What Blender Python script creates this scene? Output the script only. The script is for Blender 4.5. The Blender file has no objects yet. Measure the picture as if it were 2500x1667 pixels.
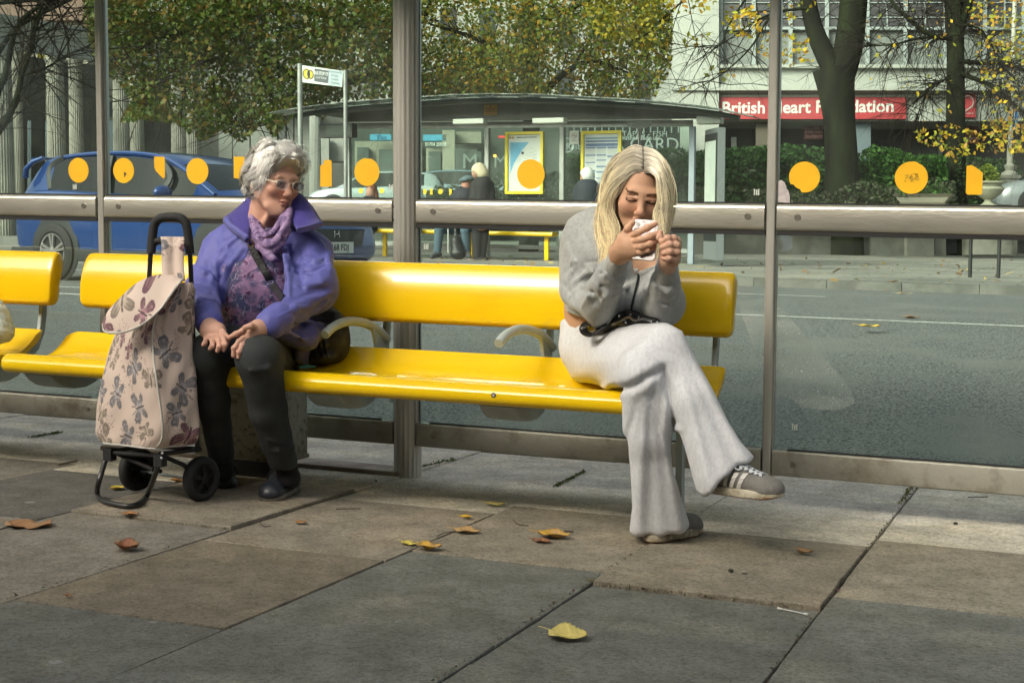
import bpy, bmesh, math, random
import numpy as np
from mathutils import Vector, Matrix, noise as mnoise
R_ = math.radians
random.seed(7); np.random.seed(7)
scene = bpy.context.scene
C = scene.collection

# ------------------------------------------------------------------ camera
CX = np.array([[0.92817321, 0.03261619, -0.37071643],
               [0.37212345, -0.0697891, 0.92555584],
               [0.00431614, -0.99702842, -0.07691362]])      # camera (right, down, forward) -> world
F = 3564.0
SA, SB = -0.0147145, -0.0157506      # the pavement falls this much per metre along X and Y
CAMZ = 0.92
cd = bpy.data.cameras.new('camera'); cam = bpy.data.objects.new('camera', cd); C.objects.link(cam)
m = Matrix(((CX[0][0], -CX[0][1], -CX[0][2], 0), (CX[1][0], -CX[1][1], -CX[1][2], 0),
            (CX[2][0], -CX[2][1], -CX[2][2], CAMZ), (0, 0, 0, 1)))
cam.matrix_world = m
cd.sensor_width = 36; cd.lens = F / 2500 * 36; cd.clip_start = 0.05; cd.clip_end = 600
scene.camera = cam

# ------------------------------------------------------------------ world, sun, exposure
SUN_EL, SUN_AZ = 31.0, 205.0
w = bpy.data.worlds.new('World'); scene.world = w; w.use_nodes = True
nt = w.node_tree; bg = nt.nodes['Background']
sky = nt.nodes.new('ShaderNodeTexSky'); sky.sky_type = 'NISHITA'; sky.sun_disc = False
sky.sun_elevation = R_(SUN_EL); sky.sun_rotation = R_(SUN_AZ)
sky.air_density = 0.7; sky.dust_density = 7.0; sky.ozone_density = 0.0
hsv = nt.nodes.new('ShaderNodeHueSaturation'); hsv.inputs['Saturation'].default_value = .45; nt.links.new(sky.outputs[0], hsv.inputs['Color']); wm = nt.nodes.new('ShaderNodeMixRGB'); wm.blend_type = 'MULTIPLY'; wm.inputs[0].default_value = 1; wm.inputs[2].default_value = (1.0, .985, .90, 1); nt.links.new(hsv.outputs[0], wm.inputs[1]); nt.links.new(wm.outputs[0], bg.inputs[0]); bg.inputs[1].default_value = 0.15
sl = bpy.data.lights.new('sun', 'SUN'); so = bpy.data.objects.new('sun', sl); C.objects.link(so)
sl.energy = 1.1; sl.angle = R_(18.0); sl.color = (1.0, 0.9, 0.74)
sd = Vector((math.sin(R_(SUN_AZ)) * math.cos(R_(SUN_EL)), math.cos(R_(SUN_AZ)) * math.cos(R_(SUN_EL)), math.sin(R_(SUN_EL))))
so.rotation_euler = sd.to_track_quat('Z', 'Y').to_euler()
scene.view_settings.view_transform = 'Standard'; scene.view_settings.look = 'None'
scene.view_settings.exposure = 1.3; scene.view_settings.gamma = 1.0
scene.render.engine = 'CYCLES'
scene.cycles.max_bounces = 8; scene.cycles.transparent_max_bounces = 24
scene.cycles.caustics_reflective = False; scene.cycles.caustics_refractive = False

# ------------------------------------------------------------------ placing helpers
CAM = np.array([0, 0, CAMZ])
def ray(px, py): return CX @ np.array([px - 1250., py - 833.5, F])
def at(px, py, D):                    # point seen at (px, py), D metres ahead
    return Vector(CAM + ray(px, py) * (D / F))
def atY(px, py, Y):                   # point seen at (px, py) on the plane Y
    d = ray(px, py); return Vector(CAM + d * (Y / d[1]))
def L(x, y, h): return Vector((x, y, h + SA * x + SB * y))        # near pavement: height above its slope
FG = 0.25
def FL(x, y, h): return Vector((x, y, h + SA * x + FG))           # far pavement
def gnear(px, py, h=0.0):             # where the ray meets the near pavement (+h)
    d = ray(px, py); n = np.array([-SA, -SB, 1.]); t = (h - n.dot(CAM)) / n.dot(d); return Vector(CAM + t * d)
def gfar(px, py, g=FG):
    d = ray(px, py); n = np.array([-SA, 0, 1.]); t = (g - n.dot(CAM)) / n.dot(d); return Vector(CAM + t * d)
def V(*a): return Vector(a)

# ------------------------------------------------------------------ objects
def tag(o, label=None, cat=None, group=None, kind=None):
    if label: o['label'] = label
    if cat: o['category'] = cat
    if group: o['group'] = group
    if kind: o['kind'] = kind
    return o
def thing(name, label, cat, loc=(0, 0, 0), group=None):
    o = bpy.data.objects.new(name, None); C.objects.link(o); o.location = loc
    o.empty_display_size = 0.05
    return tag(o, label, cat, group)
def link(name, me, parent=None):
    o = bpy.data.objects.new(name, me); C.objects.link(o)
    if parent is not None:
        o.parent = parent
        o.matrix_parent_inverse = world_of(parent).inverted()
    return o
def world_of(o):
    mm = Matrix.Translation(o.location) @ o.rotation_euler.to_matrix().to_4x4() @ Matrix.Diagonal((*o.scale, 1))
    if o.parent is not None: mm = world_of(o.parent) @ o.matrix_parent_inverse @ mm
    return mm
def copy_tree(o, parent=None):
    c = o.copy(); C.objects.link(c)
    if parent is not None: c.parent = parent; c.matrix_parent_inverse = o.matrix_parent_inverse
    for ch in list(o.children): copy_tree(ch, c)
    return c

class MB:
    """collects shapes, links them as ONE mesh object"""
    def __init__(s): s.v = []; s.f = []; s.m = []; s.c = []; s.hascol = False
    def add(s, vs, fs, mi=0, col=None):
        n = len(s.v); s.v += [tuple(p) for p in vs]
        s.f += [tuple(i + n for i in f) for f in fs]; s.m += [mi] * len(fs)
        if col is None: s.c += [(1, 1, 1)] * len(vs)
        else:
            s.hascol = True
            s.c += (list(col) if isinstance(col, (list, np.ndarray)) and len(col) == len(vs) and not isinstance(col[0], (int, float)) else [tuple(col)] * len(vs))
        return s
    def box8(s, p, mi=0, col=None):    # p: bottom 4 ccw, top 4 ccw
        return s.add(p, [(3, 2, 1, 0), (4, 5, 6, 7), (0, 1, 5, 4), (1, 2, 6, 5), (2, 3, 7, 6), (3, 0, 4, 7)], mi, col)
    def box(s, x0, x1, y0, y1, z0, z1, T=None, mi=0, col=None):
        T = T or (lambda x, y, z: Vector((x, y, z)))
        return s.box8([T(x0, y0, z0), T(x1, y0, z0), T(x1, y1, z0), T(x0, y1, z0), T(x0, y0, z1), T(x1, y0, z1), T(x1, y1, z1), T(x0, y1, z1)], mi, col)
    def sweep(s, path, prof, closed_prof=True, caps=True, mi=0, up=None, col=None, scale=None):
        """profile [(a,b)] swept along path; a along side, b along up"""
        P = [Vector(p) for p in path]; n = len(P); k = len(prof); vs = []
        prev = None
        for i in range(n):
            t = (P[min(i + 1, n - 1)] - P[max(i - 1, 0)]).normalized()
            if up is not None: sd_ = t.cross(Vector(up)).normalized(); u = sd_.cross(t)
            else:
                if prev is None:
                    a = Vector((0, 0, 1)) if abs(t.z) < .9 else Vector((1, 0, 0))
                    sd_ = t.cross(a).normalized()
                else: sd_ = (prev - t * prev.dot(t)).normalized()
                u = sd_.cross(t)
            prev = sd_
            sc = scale[i] if scale else 1
            for a, b in prof: vs.append(P[i] + sd_ * a * sc + u * b * sc)
        fs = []
        for i in range(n - 1):
            for j in range(k if closed_prof else k - 1):
                j2 = (j + 1) % k; fs.append((i * k + j, i * k + j2, (i + 1) * k + j2, (i + 1) * k + j))
        if caps and closed_prof: fs += [tuple(range(k - 1, -1, -1)), tuple((n - 1) * k + j for j in range(k))]
        return s.add(vs, fs, mi, col)
    def tube(s, path, r, seg=8, mi=0, caps=True, col=None):
        rr = r if isinstance(r, (list, tuple)) else [r] * len(path)
        prof = [(math.cos(2 * math.pi * j / seg), math.sin(2 * math.pi * j / seg)) for j in range(seg)]
        return s.sweep(path, prof, True, caps, mi, scale=list(rr), col=col)
    def lathe(s, prof, T, seg=20, mi=0, col=None):   # prof [(r,z)], T maps local->world
        vs = [T(r * math.cos(2 * math.pi * j / seg), r * math.sin(2 * math.pi * j / seg), z) for r, z in prof for j in range(seg)]
        fs = [(i * seg + j, i * seg + (j + 1) % seg, (i + 1) * seg + (j + 1) % seg, (i + 1) * seg + j) for i in range(len(prof) - 1) for j in range(seg)]
        fs += [tuple(range(seg - 1, -1, -1)), tuple((len(prof) - 1) * seg + j for j in range(seg))]
        return s.add(vs, fs, mi, col)
    def prism(s, poly, T, d0, d1, mi=0, col=None):   # poly in (a,b), T(a,b,d)
        k = len(poly); vs = [T(a, b, d0) for a, b in poly] + [T(a, b, d1) for a, b in poly]
        fs = [tuple(range(k)), tuple(range(2 * k - 1, k - 1, -1))] + [(j, k + j, k + (j + 1) % k, (j + 1) % k) for j in range(k)]
        return s.add(vs, fs, mi, col)
    def prect(s, px0, py0, px1, py1, D, th=.1, off=0., mi=0, col=None):
        """a slab facing the viewer's street: corners seen at px rect, distance D (number or function of px)"""
        Df = D if callable(D) else (lambda x: D)
        f = [(px0, py1), (px1, py1), (px1, py0), (px0, py0)]
        a = [at(x, y, Df(x) - off) for x, y in f]
        n = (a[1] - a[0]).cross(a[3] - a[0]).normalized()
        if n.dot(a[0] - Vector(CAM)) < 0: n = -n
        b = [p + n * th for p in a]
        return s.add(a + b, [(0, 1, 2, 3), (7, 6, 5, 4), (0, 4, 5, 1), (1, 5, 6, 2), (2, 6, 7, 3), (3, 7, 4, 0)], mi, col)
    def build(s, name, mats, parent=None, smooth=None, bevel=None):
        me = bpy.data.meshes.new(name)
        me.from_pydata(s.v, [], s.f)
        for mt in (mats if isinstance(mats, (list, tuple)) else [mats]): me.materials.append(mt)
        me.polygons.foreach_set('material_index', s.m)
        if s.hascol:
            ca = me.color_attributes.new('col', 'FLOAT_COLOR', 'POINT')
            arr = np.ones((len(s.v), 4), np.float32); arr[:, :3] = np.array([tuple(c)[:3] for c in s.c], np.float32); ca.data.foreach_set('color', arr.ravel())
        bm = bmesh.new(); bm.from_mesh(me); bmesh.ops.recalc_face_normals(bm, faces=bm.faces) if len(s.f) < 60000 else None
        bm.to_mesh(me); bm.free()
        if smooth is not None:
            me.polygons.foreach_set('use_smooth', [True] * len(me.polygons)); me.set_sharp_from_angle(angle=R_(smooth))
        me.update()
        o = link(name, me, parent)
        if bevel:
            b = o.modifiers.new('bevel', 'BEVEL'); b.width = bevel; b.segments = 2; b.limit_method = 'ANGLE'; b.angle_limit = R_(40)
        return o

def rrect(w_, h_, r, seg=4):
    pts = []
    for cx_, cy_, a0 in ((w_ / 2 - r, h_ / 2 - r, 0), (-w_ / 2 + r, h_ / 2 - r, 90), (-w_ / 2 + r, -h_ / 2 + r, 180), (w_ / 2 - r, -h_ / 2 + r, 270)):
        for i in range(seg + 1):
            a = R_(a0 + 90 * i / seg); pts.append((cx_ + r * math.cos(a), cy_ + r * math.sin(a)))
    return pts
def smooth_path(pts, n=6):
    P = [Vector(p) for p in pts]; out = []
    for i in range(len(P) - 1):
        p0, p1, p2, p3 = P[max(i - 1, 0)], P[i], P[i + 1], P[min(i + 2, len(P) - 1)]
        for j in range(n):
            t = j / n
            out.append(0.5 * ((2 * p1) + (p2 - p0) * t + (2 * p0 - 5 * p1 + 4 * p2 - p3) * t * t + (3 * p1 - p0 - 3 * p2 + p3) * t ** 3))
    out.append(P[-1]); return out

# ------------------------------------------------------------------ materials
_m = {}
def mat(name, col, rough=.6, metal=0., var=None, vs=8., bump=0., bs=60., spec=.5, coat=0., attr=False, var2=None, v2s=2., detail=6., stretch=None, sheen=0., sub=0., emit=None, bdist=.01):
    """principled material: base colour, optional second colour mixed in by noise, optional bump"""
    if name in _m: return _m[name]
    mt = bpy.data.materials.new(name); mt.use_nodes = True; _m[name] = mt
    n = mt.node_tree.nodes; l = mt.node_tree.links; p = n['Principled BSDF']
    p.inputs['Roughness'].default_value = rough; p.inputs['Metallic'].default_value = metal
    p.inputs['Specular IOR Level'].default_value = spec; p.inputs['Coat Weight'].default_value = coat
    if sheen: p.inputs['Sheen Weight'].default_value = sheen
    if sub: p.inputs['Subsurface Weight'].default_value = sub; p.inputs['Subsurface Radius'].default_value = (.01, .004, .002)
    tc = n.new('ShaderNodeTexCoord'); src = tc.outputs['Object']
    if stretch:
        mp = n.new('ShaderNodeMapping'); mp.inputs['Scale'].default_value = stretch; l.new(src, mp.inputs[0]); src = mp.outputs[0]
    out = None
    if attr:
        a = n.new('ShaderNodeAttribute'); a.attribute_name = 'col'; out = a.outputs['Color']
        mx = n.new('ShaderNodeMix'); mx.data_type = 'RGBA'; mx.blend_type = 'MULTIPLY'; mx.inputs[0].default_value = 1
        l.new(out, mx.inputs[6]); mx.inputs[7].default_value = (*col, 1); out = mx.outputs[2]
    def nz(scale, c, prev, lo=.42, hi=.62):
        t = n.new('ShaderNodeTexNoise'); t.inputs['Scale'].default_value = scale; t.inputs['Detail'].default_value = detail; t.inputs['Roughness'].default_value = .6
        l.new(src, t.inputs['Vector'])
        r = n.new('ShaderNodeMapRange'); r.inputs[1].default_value = lo; r.inputs[2].default_value = hi; l.new(t.outputs[0], r.inputs[0])
        x = n.new('ShaderNodeMix'); x.data_type = 'RGBA'; l.new(r.outputs[0], x.inputs[0])
        if prev is None: x.inputs[6].default_value = (*col, 1)
        else: l.new(prev, x.inputs[6])
        if attr:
            y = n.new('ShaderNodeMix'); y.data_type = 'RGBA'; y.blend_type = 'MULTIPLY'; y.inputs[0].default_value = 1
            l.new(prev, y.inputs[6]); y.inputs[7].default_value = (*c, 1); l.new(y.outputs[2], x.inputs[7])
        else: x.inputs[7].default_value = (*c, 1)
        return x.outputs[2]
    if var: out = nz(vs, var, out)
    if var2: out = nz(v2s, var2, out, .5, .7)
    if out is not None: l.new(out, p.inputs['Base Color'])
    else: p.inputs['Base Color'].default_value = (*col, 1)
    if bump:
        t = n.new('ShaderNodeTexNoise'); t.inputs['Scale'].default_value = bs; t.inputs['Detail'].default_value = 4; l.new(src, t.inputs['Vector'])
        b = n.new('ShaderNodeBump'); b.inputs['Strength'].default_value = bump; b.inputs['Distance'].default_value = bdist
        l.new(t.outputs[0], b.inputs['Height']); l.new(b.outputs[0], p.inputs['Normal'])
    if emit:
        p.inputs['Emission Color'].default_value = (*emit[0], 1); p.inputs['Emission Strength'].default_value = emit[1]
    return mt
def glass_mat(name, dirt=.1, tint=(.86, .93, .9), rough=.02, streak=3., fres=1.0):
    if name in _m: return _m[name]
    mt = bpy.data.materials.new(name); mt.use_nodes = True; _m[name] = mt
    n = mt.node_tree.nodes; l = mt.node_tree.links; n.remove(n['Principled BSDF']); o = n['Material Output']
    tr = n.new('ShaderNodeBsdfTransparent'); tr.inputs[0].default_value = (*tint, 1)
    gl = n.new('ShaderNodeBsdfGlossy'); gl.inputs['Roughness'].default_value = rough
    df = n.new('ShaderNodeBsdfDiffuse'); df.inputs[0].default_value = (.62, .66, .62, 1)
    fr = n.new('ShaderNodeFresnel'); fr.inputs[0].default_value = 1.45
    fm = n.new('ShaderNodeMath'); fm.operation = 'MULTIPLY'; fm.inputs[1].default_value = fres; l.new(fr.outputs[0], fm.inputs[0])
    m1 = n.new('ShaderNodeMixShader'); l.new(fm.outputs[0], m1.inputs[0]); l.new(tr.outputs[0], m1.inputs[1]); l.new(gl.outputs[0], m1.inputs[2])
    tc = n.new('ShaderNodeTexCoord'); mp = n.new('ShaderNodeMapping'); mp.inputs['Scale'].default_value = (1, 1, 1.0 / streak)
    l.new(tc.outputs['Object'], mp.inputs[0])
    t1 = n.new('ShaderNodeTexNoise'); t1.inputs['Scale'].default_value = 4; t1.inputs['Detail'].default_value = 8; l.new(mp.outputs[0], t1.inputs['Vector'])
    t2 = n.new('ShaderNodeTexNoise'); t2.inputs['Scale'].default_value = 90; t2.inputs['Detail'].default_value = 2; l.new(tc.outputs['Object'], t2.inputs['Vector'])
    r1 = n.new('ShaderNodeMapRange'); r1.inputs[1].default_value = .4; r1.inputs[2].default_value = .75; r1.inputs[3].default_value = dirt * .3; r1.inputs[4].default_value = dirt * 1.6; l.new(t1.outputs[0], r1.inputs[0])
    r2 = n.new('ShaderNodeMapRange'); r2.inputs[1].default_value = .66; r2.inputs[2].default_value = .76; r2.inputs[3].default_value = 0; r2.inputs[4].default_value = dirt * 2.2; l.new(t2.outputs[0], r2.inputs[0])
    ad = n.new('ShaderNodeMath'); ad.operation = 'ADD'; ad.use_clamp = True; l.new(r1.outputs[0], ad.inputs[0]); l.new(r2.outputs[0], ad.inputs[1])
    m2 = n.new('ShaderNodeMixShader'); l.new(ad.outputs[0], m2.inputs[0]); l.new(m1.outputs[0], m2.inputs[1]); l.new(df.outputs[0], m2.inputs[2])
    l.new(m2.outputs[0], o.inputs[0]); return mt

def text_mesh(s, size, T, mb, mi=0, font_bold=False, align='CENTER', squash=1., col=None, off=0.0, ext=0.0):
    """writes s into mb as flat letters (T maps x,y,d to world)"""
    cu = bpy.data.curves.new('t', 'FONT'); cu.body = s; cu.size = size; cu.align_x = align; cu.align_y = 'CENTER'
    cu.resolution_u = 3; cu.extrude = ext
    if font_bold: cu.offset = size * .022
    ob = bpy.data.objects.new('t', cu); C.objects.link(ob)
    dg = bpy.context.evaluated_depsgraph_get(); me = bpy.data.meshes.new_from_object(ob.evaluated_get(dg))
    vs = [T(v.co.x * squash, v.co.y, v.co.z + off) for v in me.vertices]; fs = [tuple(p.vertices) for p in me.polygons]
    mb.add(vs, fs, mi, col)
    bpy.data.objects.remove(ob); bpy.data.curves.remove(cu); bpy.data.meshes.remove(me)

# ------------------------------------------------------------------ signed-distance modelling (bodies, cloth)
def _n(p): return np.array(p, np.float32)
def rc(a, b, ra, rb=None, k=.02):      # tapered capsule
    return ('rc', _n(a), _n(b), ra, ra if rb is None else rb, k)
def el(c, r, rot=None, k=.02):          # ellipsoid
    return ('el', _n(c), _n(r), None if rot is None else np.array(rot, np.float32), k)
def sub(pr, k=None): return ('sub', pr, pr[-1] if k is None else k)
def _d(pr, P):
    if pr[0] == 'rc':
        a, b, ra, rb = pr[1:5]; ab = b - a; L2 = float(ab @ ab) + 1e-9
        t = np.clip((P - a) @ ab / L2, 0, 1); q = P - a - t[..., None] * ab
        return np.sqrt((q * q).sum(-1)) - (ra + (rb - ra) * t)
    if pr[0] == 'el':
        q = P - pr[1]
        if pr[3] is not None: q = q @ pr[3]
        r = pr[2]; k0 = np.sqrt(((q / r) ** 2).sum(-1)); k1 = np.sqrt(((q / (r * r)) ** 2).sum(-1)) + 1e-6
        return k0 * (k0 - 1) / k1
    if pr[0] == 'fn': return pr[1](P)
def sdf(prims, P):
    d = np.full(P.shape[:-1], 1e3, np.float32)
    for pr in prims:
        if pr[0] == 'sub':
            e = -_d(pr[1], P); k = max(pr[2], 1e-5); h = np.maximum(k - np.abs(d - e), 0) / k
            d = np.maximum(d, e) + h * h * k * .25
        else:
            e = _d(pr, P); k = max(pr[-1], 1e-5); h = np.maximum(k - np.abs(d - e), 0) / k
            d = np.minimum(d, e) - h * h * k * .25
    return d
def surf(prims, lo, hi, step, post=None, disp=None):
    """surface nets over the box lo..hi; returns verts, quads"""
    lo = _n(lo); hi = _n(hi); n = np.maximum(((hi - lo) / step).astype(int) + 2, 3)
    ax = [lo[i] + step * np.arange(n[i], dtype=np.float32) for i in range(3)]
    D = np.empty(n, np.float32)
    YZ = np.stack(np.meshgrid(ax[1], ax[2], indexing='ij'), -1)
    ch = max(1, int(4e5 / (n[1] * n[2])))
    for i in range(0, n[0], ch):
        xs = ax[0][i:i + ch]
        P = np.empty((len(xs), n[1], n[2], 3), np.float32); P[..., 0] = xs[:, None, None]; P[..., 1:] = YZ[None]
        d = sdf(prims, P)
        if disp is not None: d = d - disp(P)
        if post is not None: d = post(d, P)
        D[i:i + ch] = d
    D[0] = D[-1] = 1; D[:, 0] = D[:, -1] = 1; D[:, :, 0] = D[:, :, -1] = 1
    S = D < 0
    corners = [(a, b, c) for a in (0, 1) for b in (0, 1) for c in (0, 1)]
    sl = lambda A, a, b, c: A[a:n[0] - 1 + a, b:n[1] - 1 + b, c:n[2] - 1 + c]
    cnt = sum(sl(S, *c).astype(np.int8) for c in corners); act = (cnt > 0) & (cnt < 8)
    idx = np.full(act.shape, -1, np.int64); ii = np.argwhere(act); idx[act] = np.arange(len(ii))
    acc = np.zeros((len(ii), 3), np.float32); w_ = np.zeros(len(ii), np.float32)
    for ca in corners:
        for axn in range(3):
            if ca[axn] == 1: continue
            cb = list(ca); cb[axn] = 1
            da = D[ii[:, 0] + ca[0], ii[:, 1] + ca[1], ii[:, 2] + ca[2]]; db = D[ii[:, 0] + cb[0], ii[:, 1] + cb[1], ii[:, 2] + cb[2]]
            cr = (da < 0) != (db < 0); t = np.where(cr, da / np.where(cr, da - db, 1), 0)
            p = np.tile(np.array(ca, np.float32), (len(ii), 1)); p[:, axn] += t
            acc += np.where(cr[:, None], p, 0); w_ += cr
    v = lo + step * (ii + acc / w_[:, None])
    quads = []
    for axn in range(3):
        o1, o2 = [(1, 2), (2, 0), (0, 1)][axn]
        s0 = [slice(1, n[i] - 1) for i in range(3)]; s1 = list(s0); s1[axn] = slice(2, n[axn])
        e = np.argwhere((S[tuple(s0)] != S[tuple(s1)])) + 1
        if len(e) == 0: continue
        ins = S[e[:, 0], e[:, 1], e[:, 2]]
        def g(a, b):
            q = e.copy(); q[:, o1] -= a; q[:, o2] -= b; return idx[q[:, 0], q[:, 1], q[:, 2]]
        Q = np.stack([g(0, 0), g(1, 0), g(1, 1), g(0, 1)], 1); Q = Q[(Q >= 0).all(1)] if (Q < 0).any() else Q
        if len(Q) == len(ins): Q[~ins] = Q[~ins][:, ::-1]
        quads.append(Q)
    return v, np.concatenate(quads)
def relax(v, q, it=2, lam=.5):
    """a little smoothing over the quad edges"""
    e = np.concatenate([q[:, [0, 1]], q[:, [1, 2]], q[:, [2, 3]], q[:, [3, 0]]]); n = len(v)
    for _ in range(it):
        s = np.zeros_like(v); c = np.zeros(n, np.float32)
        for i in range(3): s[:, i] = np.bincount(e[:, 0], v[e[:, 1], i], n) + np.bincount(e[:, 1], v[e[:, 0], i], n)
        c = np.bincount(e[:, 0], minlength=n) + np.bincount(e[:, 1], minlength=n); c = np.maximum(c, 1)
        v = v * (1 - lam) + lam * s / c[:, None]
    return v.astype(np.float32)
def mesh_from(name, parts, mats, parent=None, subname=None):
    """parts: list of (verts, quads, colors or None); joined into one smooth mesh object"""
    vs = []; qs = []; cs = []; n = 0; hc = any(p[2] is not None for p in parts)
    for v, q, c in parts:
        vs.append(v); qs.append(np.asarray(q) + n); n += len(v)
        cs.append(c if c is not None else np.ones((len(v), 3), np.float32))
    v = np.concatenate(vs); me = bpy.data.meshes.new(name)
    me.from_pydata([tuple(map(float, p)) for p in v], [], [tuple(map(int, f)) for q in qs for f in q])
    for mt in (mats if isinstance(mats, (list, tuple)) else [mats]): me.materials.append(mt)
    if hc:
        ca = me.color_attributes.new('col', 'FLOAT_COLOR', 'POINT'); arr = np.ones((len(v), 4), np.float32); arr[:, :3] = np.concatenate(cs); ca.data.foreach_set('color', arr.ravel())
    me.polygons.foreach_set('use_smooth', [True] * len(me.polygons)); me.update()
    return link(name, me, parent)
def snoise(P, s, seed=0):
    """cheap smooth noise (sum of sines), vectorised"""
    r = np.random.RandomState(seed); o = 0
    for i in range(5):
        k = r.normal(size=3) * s; ph = r.rand() * 6.28
        o = o + np.sin(P[..., 0] * k[0] + P[..., 1] * k[1] + P[..., 2] * k[2] + ph)
    return o / 5
def basis(xa, za):
    """rotation matrix whose columns are x', y', z' with z' along za and x' near xa"""
    z = np.array(za, float); z /= np.linalg.norm(z); x = np.array(xa, float); x -= z * x.dot(z); x /= np.linalg.norm(x)
    return np.stack([x, np.cross(z, x), z], 1)
ROOF_Y1 = 5.3
# ================================================================== GROUND
def road_g(y):
    pts = [(6.2, -.218), (9, -.03), (13.5, .135), (18.45, .14), (60, .14)]
    return float(np.interp(y, [p[0] for p in pts], [p[1] for p in pts]))
M_slab = mat('paving_stone', (1, 1, 1), .82, attr=True, var=(.74, .74, .72), vs=7, var2=(1.30, 1.24, 1.14), v2s=2.6, bump=.5, bs=220, bdist=.005, detail=12)
def slab_extras(mt):
    """gum spots, grit specks and damp blotches on the paving stone"""
    n = mt.node_tree.nodes; l = mt.node_tree.links; p = n['Principled BSDF']
    prev = p.inputs['Base Color'].links[0].from_socket; tc = n.new('ShaderNodeTexCoord')
    def spots(scale, thr, soft, c, fac, rnd=.62):
        v = n.new('ShaderNodeTexVoronoi'); v.inputs['Scale'].default_value = scale; l.new(tc.outputs['Object'], v.inputs['Vector'])
        nz = n.new('ShaderNodeTexNoise'); nz.inputs['Scale'].default_value = scale * 1.5; l.new(tc.outputs['Object'], nz.inputs['Vector'])
        ad = n.new('ShaderNodeMath'); ad.operation = 'MULTIPLY_ADD'; l.new(nz.outputs[0], ad.inputs[0]); ad.inputs[1].default_value = .12; l.new(v.outputs['Distance'], ad.inputs[2])
        r = n.new('ShaderNodeMapRange'); r.inputs[1].default_value = thr + .06; r.inputs[2].default_value = thr + soft + .06; r.inputs[3].default_value = fac; r.inputs[4].default_value = 0; l.new(ad.outputs[0], r.inputs[0])
        sp = n.new('ShaderNodeSeparateColor'); l.new(v.outputs['Color'], sp.inputs[0])
        g = n.new('ShaderNodeMath'); g.operation = 'GREATER_THAN'; g.inputs[1].default_value = rnd; l.new(sp.outputs[0], g.inputs[0])
        mu = n.new('ShaderNodeMath'); mu.operation = 'MULTIPLY'; l.new(r.outputs[0], mu.inputs[0]); l.new(g.outputs[0], mu.inputs[1])
        x = n.new('ShaderNodeMix'); x.data_type = 'RGBA'; l.new(mu.outputs[0], x.inputs[0]); l.new(prev, x.inputs[6]); x.inputs[7].default_value = (*c, 1); return x.outputs[2]
    for sc_, lo_, hi_, c_ in ((75, .50, .60, (.70, .70, .68)), (170, .52, .62, (1.35, 1.33, 1.28)), (19, .50, .68, (.84, .83, .80))):
        t_ = n.new('ShaderNodeTexNoise'); t_.inputs['Scale'].default_value = sc_; t_.inputs['Detail'].default_value = 4; l.new(tc.outputs['Object'], t_.inputs['Vector']); r_ = n.new('ShaderNodeMapRange'); r_.inputs[1].default_value = lo_; r_.inputs[2].default_value = hi_; l.new(t_.outputs[0], r_.inputs[0])
        x_ = n.new('ShaderNodeMix'); x_.data_type = 'RGBA'; x_.blend_type = 'MULTIPLY'; l.new(r_.outputs[0], x_.inputs[0]); l.new(prev, x_.inputs[6]); x_.inputs[7].default_value = (*c_, 1); prev = x_.outputs[2]
    prev = spots(4.5, .06, .02, (.30, .31, .30), .55, .72)
    prev = spots(55, .10, .05, (.03, .028, .025), .8, .86)
    prev = spots(38, .05, .03, (.50, .50, .46), .8, .93)
    l.new(prev, p.inputs['Base Color'])
    t = n.new('ShaderNodeTexNoise'); t.inputs['Scale'].default_value = 3; l.new(tc.outputs['Object'], t.inputs['Vector'])
    r = n.new('ShaderNodeMapRange'); r.inputs[3].default_value = .6; r.inputs[4].default_value = .95; l.new(t.outputs[0], r.inputs[0]); l.new(r.outputs[0], p.inputs['Roughness'])
slab_extras(M_slab)
for nd in [n_ for n_ in M_slab.node_tree.nodes if n_.type == 'MAP_RANGE'][:1]: nd.inputs[1].default_value = .40; nd.inputs[2].default_value = .60
M_joint = mat('joint_dirt', (.035, .033, .026), .95, var=(.06, .07, .03), vs=9, bump=.6, bs=90)
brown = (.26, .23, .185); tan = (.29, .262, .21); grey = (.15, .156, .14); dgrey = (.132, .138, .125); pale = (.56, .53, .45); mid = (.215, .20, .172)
pv = MB()
cols_x = [-3.11 + .6205 * k for k in range(-12, 12)]
rs = np.random.RandomState(3)
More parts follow.
